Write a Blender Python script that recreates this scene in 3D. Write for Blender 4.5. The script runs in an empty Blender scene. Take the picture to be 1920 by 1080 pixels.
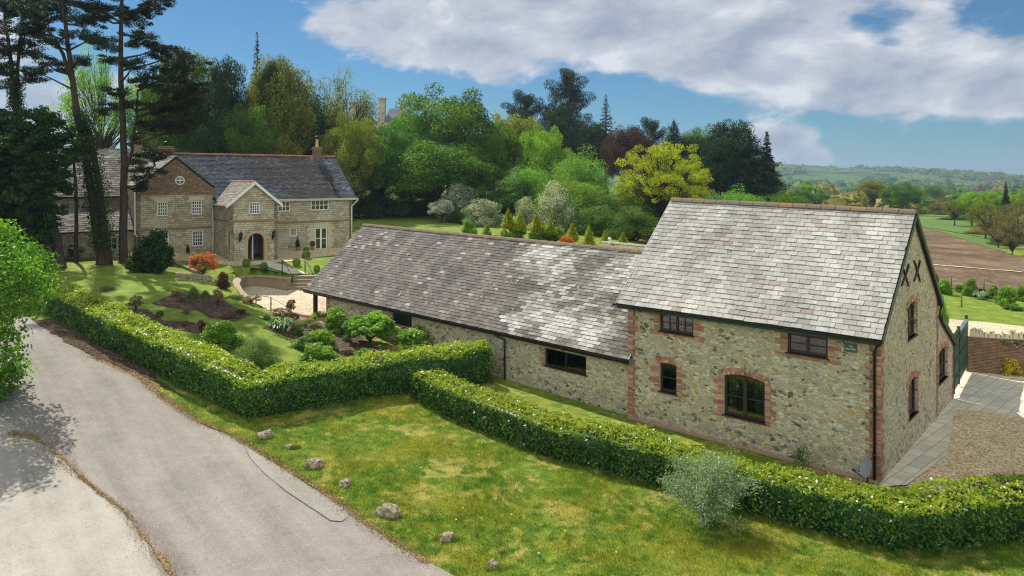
import bpy, bmesh, math, random
import numpy as np
from mathutils import Vector, Matrix, noise
from mathutils.geometry import delaunay_2d_cdt
random.seed(7); rng = np.random.default_rng(7)
SC = bpy.context.scene; COL = SC.collection
# ------------------------------------------------------------ camera, sky, sun, exposure
F_, HY, CZ = 1320.0, 335.0, 10.0
cam = bpy.data.cameras.new('camera'); camo = bpy.data.objects.new('camera', cam); COL.objects.link(camo)
camo.location = (0, 0, CZ); camo.rotation_euler = (math.radians(90), 0, 0)
cam.sensor_width = 36; cam.lens = F_/1920*36; cam.shift_y = -(540-HY)/1920
cam.clip_start = 0.5; cam.clip_end = 20000
SC.camera = camo
SC.view_settings.view_transform = 'Standard'; SC.view_settings.look = 'None'
SC.view_settings.exposure = 0.85; SC.view_settings.gamma = 1
SUN_EL = 49.0; SUN_H = Vector((-0.61, 0.79, 0)).normalized()
el = math.radians(SUN_EL)
sun_vec = Vector((SUN_H.x*math.cos(el), SUN_H.y*math.cos(el), math.sin(el)))
sl = bpy.data.lights.new('sun', 'SUN'); sl.energy = 3.2; sl.angle = math.radians(0.6); sl.color = (1.0, 0.95, 0.86)
so = bpy.data.objects.new('sun', sl); COL.objects.link(so); so.location = (-40, 40, 60)
so.rotation_euler = sun_vec.to_track_quat('Z', 'Y').to_euler()

def lin(c):
    return tuple((v/12.92 if v <= .04045 else ((v+.055)/1.055)**2.4) for v in c)
def rgb(r, g, b): return lin((r/255, g/255, b/255)) + (1,)

class NT:
    def __init__(s, tree): s.t = tree; s.t.nodes.clear()
    def n(s, typ, ins=None, **pr):
        nd = s.t.nodes.new(typ)
        for k, v in pr.items(): setattr(nd, k, v)
        for k, v in (ins or {}).items():
            if hasattr(v, 'is_linked') or isinstance(v, bpy.types.NodeSocket): s.t.links.new(v, nd.inputs[k])
            else: nd.inputs[k].default_value = v
        return nd
    def link(s, a, b): s.t.links.new(a, b)
    def math(s, op, a, b=0.0, c=0.0, clamp=False):
        nd = s.t.nodes.new('ShaderNodeMath'); nd.operation = op; nd.use_clamp = clamp
        for i, v in enumerate((a, b, c)):
            if isinstance(v, bpy.types.NodeSocket): s.t.links.new(v, nd.inputs[i])
            else: nd.inputs[i].default_value = v
        return nd.outputs[0]
    def mix(s, fac, a, b, blend='MIX'):
        nd = s.t.nodes.new('ShaderNodeMix'); nd.data_type = 'RGBA'; nd.blend_type = blend; nd.clamp_result = False
        for i, v in ((0, fac), (6, a), (7, b)):
            if isinstance(v, bpy.types.NodeSocket): s.t.links.new(v, nd.inputs[i])
            else: nd.inputs[i].default_value = v
        return nd.outputs[2]
    def ramp(s, fac, stops, interp='LINEAR'):
        nd = s.t.nodes.new('ShaderNodeValToRGB'); cr = nd.color_ramp; cr.interpolation = interp
        while len(cr.elements) < len(stops): cr.elements.new(0.5)
        for e, (p, c) in zip(cr.elements, stops):
            e.position = p; e.color = c if hasattr(c, '__len__') else (c, c, c, 1)
        s.t.links.new(fac, nd.inputs[0]); return nd.outputs[0]
    def noise(s, vec, scale, detail=4, rough=.55, dist=0.0, w=None):
        nd = s.t.nodes.new('ShaderNodeTexNoise')
        nd.inputs['Scale'].default_value = scale; nd.inputs['Detail'].default_value = detail
        nd.inputs['Roughness'].default_value = rough; nd.inputs['Distortion'].default_value = dist
        s.t.links.new(vec, nd.inputs['Vector']); return nd.outputs[0]
    def rotscale(s, vec, ang, scale):
        return s.mapping(s.mapping(vec, rot=(0, 0, math.radians(ang))), scale=scale)
    def smooth(s, v, a, b, lo=0.0, hi=1.0):
        nd = s.t.nodes.new('ShaderNodeMapRange'); nd.interpolation_type = 'SMOOTHSTEP'
        s.t.links.new(v, nd.inputs[0])
        for i, x in ((1, a), (2, b), (3, lo), (4, hi)): nd.inputs[i].default_value = x
        return nd.outputs[0]
    def mapping(s, vec, scale=(1, 1, 1), loc=(0, 0, 0), rot=(0, 0, 0)):
        nd = s.t.nodes.new('ShaderNodeMapping'); s.t.links.new(vec, nd.inputs[0])
        nd.inputs['Scale'].default_value = scale; nd.inputs['Location'].default_value = loc; nd.inputs['Rotation'].default_value = rot
        return nd.outputs[0]

# ---- world: Nishita sky with broken cumulus
W = bpy.data.worlds.new('World'); SC.world = W; W.use_nodes = True
w = NT(W.node_tree)
sky = w.n('ShaderNodeTexSky'); sky.sky_type = 'NISHITA'; sky.sun_disc = False
sky.sun_elevation = el; sky.sun_rotation = math.atan2(SUN_H.x, SUN_H.y)
sky.air_density = 1.0; sky.dust_density = 0.15; sky.ozone_density = 3.0
SKYS = 0.07
tc = w.n('ShaderNodeTexCoord').outputs['Generated']
sx = w.n('ShaderNodeSeparateXYZ', {0: tc})
az = w.math('ARCTAN2', sx.outputs[0], sx.outputs[1]); elv = w.math('ARCSINE', sx.outputs[2])
ae = w.n('ShaderNodeCombineXYZ', {0: az, 1: elv, 2: 0.0}).outputs[0]
def cdir(px, py):
    X = (px-960)/F_; Z = (HY-py)/F_
    return math.atan2(X, 1), math.atan2(Z, math.hypot(X, 1))
def blob(px, py, rx, ry, amp, rot=0.0):
    a0, e0 = cdir(px, py)
    v = w.mapping(ae, loc=(-a0, -e0, 0))
    v2 = w.mapping(v, scale=(F_/rx, F_/ry, 1), rot=(0, 0, 0))
    ln = w.n('ShaderNodeVectorMath', {0: v2}, operation='LENGTH').outputs[1+0] if False else None
    nd = w.t.nodes.new('ShaderNodeVectorMath'); nd.operation = 'LENGTH'; w.link(v2, nd.inputs[0])
    g = w.math('MULTIPLY', nd.outputs['Value'], nd.outputs['Value'])
    g = w.math('EXPONENT', w.math('MULTIPLY', g, -1.0))
    return w.math('MULTIPLY', g, amp)
blobs = [(1450, 20, 420, 95, 1.0), (1020, 40, 300, 75, .95), (1780, 140, 330, 46, .85), (760, 65, 140, 62, .8), (1330, 110, 220, 40, .6),
         (620, 45, 80, 34, .45), (890, 120, 120, 36, .35), (1475, 275, 52, 32, 1.5), (1425, 262, 50, 28, 1.1), (1530, 300, 36, 13, 1.2), (70, 190, 130, 120, .55), (300, -30, 120, 20, .3),
         (1625, 35, 85, 34, -.62), (1660, 85, 40, 14, -.3), (1400, -380, 900, 260, .8), (-700, 100, 500, 250, .6), (2600, 130, 500, 90, .7),
         (930, 150, 60, 18, .25), (1600, 190, 190, 28, .4), (805, 15, 30, 18, -.3), (1880, 200, 90, 22, .35)]
acc = None
for b in blobs:
    o = blob(*b); acc = o if acc is None else w.math('ADD', acc, o)
nA = w.noise(w.mapping(ae, scale=(1, 1.9, 1)), 6.5, 9, .57, .25)
nB = w.noise(w.mapping(ae, scale=(1, 1.7, 1), loc=(3, 5, 0)), 22, 6, .55, .2)
behind = w.smooth(sx.outputs[1], .35, -.25)  # unseen cloud bank added behind the camera as fill for the shaded walls
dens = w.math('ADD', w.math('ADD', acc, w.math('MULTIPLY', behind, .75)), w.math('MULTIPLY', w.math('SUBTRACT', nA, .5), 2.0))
dens = w.math('ADD', dens, w.math('MULTIPLY', w.math('SUBTRACT', nB, .5), .7))
mask = w.smooth(dens, .42, .84)
# cloud relief shading put into the colour: underside greyer where thick, tops whiter
shade = w.noise(w.mapping(ae, scale=(1, 2.0, 1), loc=(.01, .035, 0)), 6.0, 5, .5, .2)
nC = w.noise(w.mapping(ae, scale=(1, 1.6, 1), loc=(8, 1, 0)), 12, 7, .6, .3)
nA2 = w.noise(w.mapping(ae, scale=(1, 1.9, 1), loc=(.028, -.05, 0)), 6.5, 9, .57, .25)
cs = w.math('ADD', w.math('MULTIPLY', w.math('SUBTRACT', nA, nA2), 3.0), w.math('MULTIPLY', w.math('SUBTRACT', nC, .5), .9))
cs = w.math('ADD', w.math('ADD', cs, w.math('MULTIPLY', w.math('SUBTRACT', dens, .6), -.3)), .66)
ccol = w.ramp(cs, [(0.0, rgb(164, 173, 190)), (.35, rgb(186, 193, 205)), (.7, rgb(206, 210, 219)), (1.0, rgb(232, 235, 240))])
skyc = w.n('ShaderNodeHueSaturation', {'Saturation': 1.0, 'Value': 1.0, 'Color': sky.outputs[0]}).outputs[0]
EXPO = 2**SC.view_settings.exposure
skyb = w.mix(1.0, skyc, (SKYS*.27, SKYS*.48, SKYS*.60, 1), 'MULTIPLY')
cb = w.math('MULTIPLY', w.math('ADD', w.math('MULTIPLY', behind, 1.5), 1.0), 1/EXPO)  # added cloud behind the camera is made brighter than the visible cloud
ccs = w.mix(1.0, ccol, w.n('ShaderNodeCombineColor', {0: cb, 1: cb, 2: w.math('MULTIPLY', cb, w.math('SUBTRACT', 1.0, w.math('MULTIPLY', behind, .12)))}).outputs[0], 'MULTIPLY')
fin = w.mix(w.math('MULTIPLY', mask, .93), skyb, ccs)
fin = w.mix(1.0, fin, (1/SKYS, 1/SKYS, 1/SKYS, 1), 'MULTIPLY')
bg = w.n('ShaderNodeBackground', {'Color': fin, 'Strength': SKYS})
wo = w.n('ShaderNodeOutputWorld', {'Surface': bg.outputs[0]})
W.cycles.sampling_method = 'MANUAL'; W.cycles.sample_map_resolution = 1024
SC.cycles.max_bounces = 6; SC.cycles.diffuse_bounces = 3; SC.cycles.transmission_bounces = 4; SC.cycles.transparent_max_bounces = 8
SC.cycles.volume_bounces = 0; SC.cycles.filter_width = 1.15; SC.cycles.use_denoising = True; SC.cycles.denoiser = 'OPENIMAGEDENOISE'; SC.cycles.denoising_input_passes = 'RGB_ALBEDO_NORMAL'; SC.cycles.denoising_prefilter = 'NONE'

# ------------------------------------------------------------ picture <-> world while placing things
def at(px, py, d): return Vector(((px-960)/F_*d, d, CZ-(py-HY)/F_*d))
def cp(px, py, z):
    d = (CZ-z)*F_/(py-HY); return ((px-960)/F_*d, d, z)
CPS = [cp(*a) for a in [
 (0,1080,.1),(400,1080,0),(850,1080,0),(1400,1080,0),(1920,1080,0),(0,850,.9),(100,858,.7),(300,900,.35),(480,850,.25),(770,745,.1),(475,785,.45),
 (1000,820,0),(1250,910,0),(1650,903,0),(1920,1000,0),(1787,726,0),(1920,760,0),(267,714,1.3),(222,692,1.5),(178,674,1.7),(55,600,2.5),(90,575,2.6),
 (0,760,1.6),(0,650,2.3),(250,500,3.6),(190,505,3.55),(110,500,3.7),(300,545,3.0),(380,570,2.4),(490,610,1.9),(450,560,2.2),(545,640,1.2),(600,680,.8),
 (350,620,2.0),(430,545,2.3),(330,500,3.4),(400,500,3.15),(520,575,1.15),(445,525,2.4),(545,518,2.4),(500,495,3.05),(140,392,6.2),(120,425,4.9),(40,440,4.6),(200,460,4.1),
 (760,405,4.8),(828,418,4.8),(1000,440,4.8),(1150,458,4.6),(1850,570,0),(1900,480,0),(1720,430,0),(1820,410,0),(1800,600,0),(1900,600,0)]]
CPS += [(-12,12,.2),(0,10,0),(12,10,0),(-30,15,1),(-45,30,3),(4.8,29.5,0),(12,35,0),(20,29,0),(-5,39.5,.25),(-13.6,47,.75),(-9,51.5,1.0),(0,44,.6),(22,42,0),(40,38,0),
 (-15,68,3.35),(-30,57,3.5),(-22,57,3.25),(-35,72,4.5),(-25,78,4.2),(25,88,2.5),(60,110,0),(50,150,1.5),(22,60,1.5),(8,58,4.2),(0,58,4.6),(110,180,0),(62,180,0),
 (-40,130,8),(0,150,8),(-90,110,8),(-70,60,5),(-120,0,3),(0,-60,0),(120,0,0),(120,90,0),(30,120,4),(0,110,6)]
for k in range(14):
    a = math.radians(-100+k*200/13.); CPS.append((240*math.sin(a), 240*math.cos(a), 8 if a < .1 else (4 if a < .4 else -1)))
_C = np.array(CPS)
def _fit():
    n = len(_C); D = np.hypot(_C[:,None,0]-_C[None,:,0], _C[:,None,1]-_C[None,:,1])
    A = np.zeros((n+3, n+3)); A[:n,:n] = D - np.eye(n)*1.2; A[:n,n] = 1; A[:n,n+1:] = _C[:,:2]; A[n,:n] = 1; A[n+1:,:n] = _C[:,:2].T
    return np.linalg.solve(A, np.r_[_C[:,2], 0, 0, 0])
_S = _fit()
def inpoly(x, y, P):
    x = np.asarray(x, float); y = np.asarray(y, float); r = np.zeros(x.shape, bool)
    j = len(P)-1
    for i in range(len(P)):
        xi, yi = P[i][0], P[i][1]; xj, yj = P[j][0], P[j][1]
        if yi != yj:
            c = ((yi > y) != (yj > y)) & (x < (xj-xi)*(y-yi)/(yj-yi)+xi); r ^= c
        j = i
    return r
def sstep(v, a, b):
    t = np.clip((v-a)/(b-a), 0, 1); return t*t*(3-2*t)
COURT = [cp(*a)[:2] for a in [(436,548,1.5),(440,558,1.45),(455,572,1.25),(480,585,1.1),(520,600,.95),(560,612,.82),(600,620,.7)]] + [(-8,44),(-2,52),(-8,60),cp(640,528,1.6)[:2],cp(592,536,1.5)[:2],cp(545,539,1.5)[:2],cp(535,539,1.5)[:2],cp(500,536,1.5)[:2],cp(462,536,1.5)[:2],cp(444,540,1.5)[:2]]
def court_z(x, y): return .75+(y-47.0)*.115
def T(x, y):
    x = np.asarray(x, float); y = np.asarray(y, float); sh = x.shape
    xf, yf = x.ravel(), y.ravel(); z = np.zeros_like(xf)
    for i in range(0, len(xf), 20000):
        X, Y = xf[i:i+20000], yf[i:i+20000]
        D = np.hypot(X[:,None]-_C[None,:,0], Y[:,None]-_C[None,:,1])
        z[i:i+20000] = D@_S[:len(_C)] + _S[len(_C)] + _S[len(_C)+1]*X + _S[len(_C)+2]*Y
    r = np.hypot(xf, yf); a = np.arctan2(xf, np.maximum(yf, 1e-6)); a = np.where(yf < 0, -1.5, a)
    base = 8-9*sstep(a, .05, .5)
    far = base - 15*sstep(r, 230, 520)
    z = z*(1-sstep(r, 190, 235)) + far*sstep(r, 190, 235)
    ic = inpoly(xf, yf, COURT)
    z = np.where(ic, np.minimum(z, court_z(xf, yf)), z)
    z += np.where((r < 200) & ~ic, .03*np.sin(xf*1.3+np.sin(yf*.9)*1.4)*np.cos(yf*1.1+xf*.3), 0)*np.where((xf > 3) & (yf < 40), .3, 1)
    return z.reshape(sh)
def tz(x, y): return float(T(np.array([x]), np.array([y]))[0])
_gds = np.concatenate([np.arange(12, 110, .2), np.arange(110, 420, 1.0)])
def gp(px, py):
    """where the view ray through a picture point meets the terrain"""
    X = (px-960)/F_; z = CZ-(py-HY)/F_*_gds; t = T(X*_gds, _gds)
    k = np.argmax(z <= t) if (z <= t).any() else len(_gds)-1
    if k > 0 and (z <= t).any():
        f0 = z[k-1]-t[k-1]; f1 = z[k]-t[k]; d = _gds[k-1]+(_gds[k]-_gds[k-1])*f0/(f0-f1)
    else: d = _gds[k]
    return Vector((X*d, d, tz(X*d, d)))

# ------------------------------------------------------------ mesh helpers
def tag(o, label=None, cat=None, group=None, kind=None):
    if label: o['label'] = label
    if cat: o['category'] = cat
    if group: o['group'] = group
    if kind: o['kind'] = kind
    return o
def empty(name, loc, label=None, cat=None, group=None, rz=0.0):
    o = bpy.data.objects.new(name, None); COL.objects.link(o); o.location = loc; o.rotation_euler = (0, 0, rz)
    o.empty_display_size = .3
    return tag(o, label, cat, group)
def auto_uv(pts):
    a = pts[1]-pts[0]; b = pts[-1]-pts[0]; n = a.cross(b)
    if n.length < 1e-12: n = Vector((0, 0, 1))
    n.normalize()
    if abs(n.z) > .85: return [(p.x, p.y) for p in pts]
    u = Vector((-n.y, n.x, 0)).normalized(); v = n.cross(u); 
    if v.z < 0: v = -v
    return [(p.dot(u), p.dot(v)) for p in pts]
class MB:
    def __init__(s): s.V = []; s.F = []; s.UV = []; s.M = []; s.A = []; s.B = []; s.S = []
    def face(s, pts, uv=None, m=0, a=None, b=0.0):
        pts = [Vector(p) for p in pts]; i = len(s.V); s.V += pts; s.F.append(list(range(i, i+len(pts))))
        s.UV.append(uv or auto_uv(pts)); s.M.append(m); s.A.append(random.random() if a is None else a); s.B.append(b); s.S.append(False)
    def box(s, o, X, Y, Z, m=0, a=None, b=0.0, skip=()):
        o, X, Y, Z = Vector(o), Vector(X), Vector(Y), Vector(Z); a = random.random() if a is None else a
        if X.cross(Y).dot(Z) < 0: o = o+X; X = -X
        c = [o, o+X, o+X+Y, o+Y, o+Z, o+X+Z, o+X+Y+Z, o+Y+Z]
        for k, q in enumerate(((0,3,2,1),(4,5,6,7),(0,1,5,4),(1,2,6,5),(2,3,7,6),(3,0,4,7))):
            if k not in skip: s.face([c[j] for j in q], m=m, a=a, b=b)
    def cbox(s, c, X, Y, Z, **k):
        X, Y, Z = Vector(X), Vector(Y), Vector(Z); s.box(Vector(c)-X/2-Y/2-Z/2, X, Y, Z, **k)
    def prism(s, poly, d, m=0, a=None):
        poly = [Vector(p) for p in poly]; d = Vector(d); n = len(poly); a = random.random() if a is None else a
        nr = sum(((poly[i]-poly[0]).cross(poly[(i+1) % n]-poly[0]) for i in range(1, n-1)), Vector())
        if nr.dot(d) > 0: poly = poly[::-1]
        s.face(poly, m=m, a=a); s.face([p+d for p in poly[::-1]], m=m, a=a)
        for i in range(n): s.face([poly[(i+1) % n], poly[i], poly[i]+d, poly[(i+1) % n]+d], m=m, a=a)
    def tube(s, pts, rad, n=8, m=0, a=.5, cap=True, smooth=True):
        pts = [Vector(p) for p in pts]
        if not hasattr(rad, '__len__'): rad = [rad]*len(pts)
        i0 = len(s.V); up = Vector((0, 0, 1)); L = 0
        tprev = None; X = None
        for k, p in enumerate(pts):
            t = (pts[min(k+1, len(pts)-1)]-pts[max(k-1, 0)]).normalized()
            if X is None: X = t.orthogonal().normalized()
            else: X = (X-t*X.dot(t)).normalized()
            Y = t.cross(X)
            for j in range(n):
                an = 2*math.pi*j/n; s.V.append(p+(X*math.cos(an)+Y*math.sin(an))*rad[k])
        L = 0
        for k in range(len(pts)-1):
            dl = (pts[k+1]-pts[k]).length
            for j in range(n):
                a0 = i0+k*n+j; a1 = i0+k*n+(j+1) % n
                s.F.append([a0, a1, a1+n, a0+n]); r = rad[k]*2*math.pi
                s.UV.append([(r*j/n, L), (r*(j+1)/n, L), (r*(j+1)/n, L+dl), (r*j/n, L+dl)]); s.M.append(m); s.A.append(a); s.B.append(0); s.S.append(smooth)
            L += dl
        if cap:
            for base, rev in ((i0, True), (i0+(len(pts)-1)*n, False)):
                f = list(range(base, base+n)); f = f[::-1] if rev else f
                s.F.append(f); s.UV.append([(s.V[q].x, s.V[q].y) for q in f]); s.M.append(m); s.A.append(a); s.B.append(0); s.S.append(False)
    def build(s, name, mats, parent=None, origin=None):
        if origin is None: origin = parent_origin(parent)
        me = bpy.data.meshes.new(name); O = Vector(origin)
        me.from_pydata([tuple(v-O) for v in s.V], [], s.F)
        uvl = me.uv_layers.new(name='UVMap')
        fl = [c for f in s.UV for uv in f for c in uv]; uvl.data.foreach_set('uv', fl)
        me.attributes.new('var', 'FLOAT', 'FACE').data.foreach_set('value', s.A)
        me.attributes.new('tone', 'FLOAT', 'FACE').data.foreach_set('value', s.B)
        me.polygons.foreach_set('material_index', s.M); me.polygons.foreach_set('use_smooth', s.S)
        for m in (mats if isinstance(mats, (list, tuple)) else [mats]): me.materials.append(m)
        o = bpy.data.objects.new(name, me); COL.objects.link(o)
        if parent is not None: o.parent = parent
        else: o.location = O
        return o
def parent_origin(p):
    if p is None: return Vector((0, 0, 0))
    o = Vector((0, 0, 0))
    while p is not None: o = o+p.location; p = p.parent
    return o
def mesh_np(name, V, Fq, mats, parent=None, var=None, tone=None, mi=None, smooth=False, uv=None):
    """V (n,3) verts, Fq (m,k) faces all with k corners"""
    me = bpy.data.meshes.new(name); V = np.asarray(V, np.float32); Fq = np.asarray(Fq, np.int32); m, k = Fq.shape
    me.vertices.add(len(V)); me.vertices.foreach_set('co', V.ravel())
    me.loops.add(m*k); me.loops.foreach_set('vertex_index', Fq.ravel())
    me.polygons.add(m); me.polygons.foreach_set('loop_start', np.arange(0, m*k, k, dtype=np.int32))
    if mi is not None: me.polygons.foreach_set('material_index', np.asarray(mi, np.int32))
    if smooth: me.polygons.foreach_set('use_smooth', np.ones(m, bool))
    if var is not None: me.attributes.new('var', 'FLOAT', 'FACE').data.foreach_set('value', np.asarray(var, np.float32))
    if tone is not None: me.attributes.new('tone', 'FLOAT', 'FACE').data.foreach_set('value', np.asarray(tone, np.float32))
    me.update(calc_edges=True); me.validate()
    for q in (mats if isinstance(mats, (list, tuple)) else [mats]): me.materials.append(q)
    o = bpy.data.objects.new(name, me); COL.objects.link(o)
    if parent is not None: o.parent = parent
    return o
def unit(v): return v/np.maximum(np.linalg.norm(v, axis=-1, keepdims=True), 1e-9)
def leaf_quads(P, L, Wd, nrm=None, spread=.8, droop=0.0, dirv=None, dspread=.6):
    """one bent rhombus per point"""
    n = len(P); r = rng.normal(size=(n, 3))
    N = unit(r) if nrm is None else unit(nrm+spread*r*.6)
    d = rng.normal(size=(n, 3)) if dirv is None else dirv+dspread*rng.normal(size=(n, 3))
    d[:, 2] -= droop
    d = unit(d-N*np.sum(d*N, 1, keepdims=True)); sv = np.cross(d, N)
    L = np.broadcast_to(np.asarray(L, float), (n,))[:, None]*.5; Wd = np.broadcast_to(np.asarray(Wd, float), (n,))[:, None]*.5
    V = np.empty((n, 4, 3)); V[:, 0] = P-d*L; V[:, 1] = P+sv*Wd+N*Wd*.3; V[:, 2] = P+d*L-N*L*.15; V[:, 3] = P-sv*Wd+N*Wd*.3
    return V.reshape(-1, 3), np.arange(4*n).reshape(n, 4)
def drape(name, poly, mat, off=.015, step=.5, jag=0.0, kind='structure', zf=None, edge=.4, label=None):
    """a sheet laid over the terrain inside a ground-plan polygon"""
    P = []
    n = len(poly)
    for i in range(n):
        a = np.array(poly[i][:2]); b = np.array(poly[(i+1) % n][:2]); L = np.linalg.norm(b-a); k = max(1, int(L/edge))
        nr = np.array([b[1]-a[1], a[0]-b[0]])/max(L, 1e-6)
        for j in range(k):
            q = a+(b-a)*j/k
            if jag: q = q+nr*jag*(noise.noise(Vector((q[0]*1.1, q[1]*1.1, 3)))+.6*noise.noise(Vector((q[0]*3.7, q[1]*3.7, 8))))
            P.append(q)
    P = np.array(P); nb = len(P)
    xs = np.arange(P[:,0].min(), P[:,0].max(), step); ys = np.arange(P[:,1].min(), P[:,1].max(), step)
    gx, gy = np.meshgrid(xs, ys); gx = gx.ravel(); gy = gy.ravel(); m = inpoly(gx, gy, P)
    pts = [Vector(p) for p in P]+[Vector((a, b)) for a, b in zip(gx[m], gy[m])]
    vs, es, fs, *_ = delaunay_2d_cdt(pts, [(i, (i+1) % nb) for i in range(nb)], [], 1, 1e-4)
    V = np.array([(v.x, v.y) for v in vs]); z = (T if zf is None else zf)(V[:,0], V[:,1])+off
    F = np.array([f if len(f) == 3 else f[:3] for f in fs])
    e1 = V[F[:,1]]-V[F[:,0]]; e2 = V[F[:,2]]-V[F[:,0]]; cr = e1[:,0]*e2[:,1]-e1[:,1]*e2[:,0]
    F[cr < 0] = F[cr < 0][:, ::-1]
    o = mesh_np(name, np.c_[V, z], F, mat, smooth=True)
    if kind: o['kind'] = kind
    return o
# ------------------------------------------------------------ materials
MATS = {}
def newmat(name):
    m = bpy.data.materials.new(name); m.use_nodes = True; nt = NT(m.node_tree); MATS[name] = m; return m, nt
def finish(nt, col, rough=.8, bump=None, bs=.3, bd=.02, spec=.5, metal=0.0, coat=None, nrm=None):
    p = nt.n('ShaderNodeBsdfPrincipled', {'Base Color': col, 'Roughness': rough, 'Metallic': metal, 'Specular IOR Level': spec})
    if bump is not None:
        b = nt.n('ShaderNodeBump', {'Height': bump, 'Strength': bs, 'Distance': bd}); nt.link(b.outputs[0], p.inputs['Normal'])
    nt.n('ShaderNodeOutputMaterial', {'Surface': p.outputs[0]}); return p
def uvc(nt): return nt.n('ShaderNodeTexCoord').outputs['UV']
def objc(nt): return nt.n('ShaderNodeTexCoord').outputs['Object']
def posc(nt): return nt.n('ShaderNodeNewGeometry').outputs['Position']
def attr(nt, name='var'): return nt.n('ShaderNodeAttribute', attribute_name=name).outputs['Fac']

def plain(name, col, rough=.6, var=.12, scale=3.0, metal=0.0, spec=.5, bumps=.0):
    m, nt = newmat(name); c = posc(nt); n = nt.noise(c, scale, 5)
    k = nt.math('ADD', nt.math('MULTIPLY', n, 2*var), 1-var)
    cc = nt.mix(1.0, rgb(*col), nt.n('ShaderNodeCombineColor', {0: k, 1: k, 2: k}).outputs[0], 'MULTIPLY')
    finish(nt, cc, rough, bump=n if bumps else None, bs=bumps, metal=metal, spec=spec); return m

def leafmat(name, stops, trans=.35, rough=.55, spec=.15, tcol=None, hue=.03):
    m, nt = newmat(name); v = attr(nt)
    c = nt.ramp(v, [(p, rgb(*k)) for p, k in stops])
    oi = nt.n('ShaderNodeObjectInfo').outputs['Random']
    h = nt.n('ShaderNodeHueSaturation', {'Hue': nt.math('ADD', nt.math('MULTIPLY', oi, hue), .5-hue/2), 'Saturation': 1.0, 'Value': nt.math('ADD', nt.math('MULTIPLY', oi, .24), .88), 'Color': c}).outputs[0]
    p = nt.n('ShaderNodeBsdfPrincipled', {'Base Color': h, 'Roughness': rough, 'Specular IOR Level': spec})
    tc_ = nt.mix(1.0, h, (1.45, 1.55, .6, 1), 'MULTIPLY')
    t = nt.n('ShaderNodeBsdfTranslucent', {'Color': tc_})
    mx = nt.n('ShaderNodeMixShader', {0: trans, 1: p.outputs[0], 2: t.outputs[0]})
    nt.n('ShaderNodeOutputMaterial', {'Surface': mx.outputs[0]}); return m

def grass_color(nt, c):
    n1 = nt.noise(c, .55, 6, .62, .6); n2 = nt.noise(c, 2.3, 5, .6, .4); n3 = nt.noise(c, 14, 4, .6)
    g = nt.ramp(n2, [(.3, rgb(72, 100, 24)), (.5, rgb(100, 122, 36)), (.68, rgb(136, 144, 54))])
    n5 = nt.noise(nt.mapping(c, loc=(11, 4, 0)), .42, 3, .5, .3)
    g = nt.mix(nt.math('MULTIPLY', nt.smooth(n5, .46, .66), .6), g, rgb(138, 134, 40))
    straw = nt.smooth(nt.math('ADD', nt.math('MULTIPLY', n1, .7), nt.math('MULTIPLY', n2, .3)), .50, .63)
    g = nt.mix(nt.math('MULTIPLY', straw, .62), g, rgb(186, 164, 98))
    k = nt.math('ADD', nt.math('MULTIPLY', n3, .5), .75)
    return nt.mix(1.0, g, nt.n('ShaderNodeCombineColor', {0: k, 1: k, 2: k}).outputs[0], 'MULTIPLY'), n3
m, nt = newmat('lawn'); c = posc(nt)
g, n3 = grass_color(nt, c)
# far country: patchwork of pasture
sp = nt.n('ShaderNodeSeparateXYZ', {0: c}); 
far = nt.smooth(sp.outputs[1], 150, 260)
vo = nt.n('ShaderNodeTexVoronoi', {'Scale': .006, 'Vector': nt.mapping(c, scale=(1, .7, 0))}); fv = nt.n('ShaderNodeSeparateColor', {0: vo.outputs['Color']}).outputs[0]
fc = nt.ramp(fv, [(0, rgb(70, 110, 45)), (.4, rgb(95, 130, 60)), (.7, rgb(80, 105, 50)), (1, rgb(120, 135, 75))])
finish(nt, nt.mix(far, g, fc), .9, bump=n3, bs=.6, bd=.05, spec=.2)
GRASS_M = m
m, nt = newmat('mown_lawn'); c = posc(nt)
n1 = nt.noise(c, 1.1, 5, .6, .3); n3 = nt.noise(c, 12, 4, .6)
st = nt.n('ShaderNodeTexWave', {'Vector': nt.mapping(c, rot=(0, 0, .5)), 'Scale': .35, 'Distortion': 1.5, 'Detail': 1.0}).outputs['Fac'] if False else n1
cc = nt.ramp(nt.math('ADD', nt.math('MULTIPLY', n1, .8), nt.math('MULTIPLY', n3, .2)), [(.3, rgb(84, 108, 30)), (.5, rgb(112, 132, 42)), (.72, rgb(150, 156, 66))])
finish(nt, cc, .9, bump=n3, bs=.5, bd=.03, spec=.2)
# blades: same world-position colour as the lawn
m, nt = newmat('grass_blades'); c = posc(nt); g, n3 = grass_color(nt, c); v = attr(nt)
k = nt.math('ADD', nt.math('MULTIPLY', v, .9), .7)
g = nt.mix(1.0, g, nt.n('ShaderNodeCombineColor', {0: k, 1: k, 2: nt.math('MULTIPLY', k, .85)}).outputs[0], 'MULTIPLY')
p = nt.n('ShaderNodeBsdfPrincipled', {'Base Color': g, 'Roughness': .6, 'Specular IOR Level': .3})
t = nt.n('ShaderNodeBsdfTranslucent', {'Color': nt.mix(1.0, g, (1.3, 1.5, .7, 1), 'MULTIPLY')})
nt.n('ShaderNodeOutputMaterial', {'Surface': nt.n('ShaderNodeMixShader', {0: .35, 1: p.outputs[0], 2: t.outputs[0]}).outputs[0]})

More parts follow.
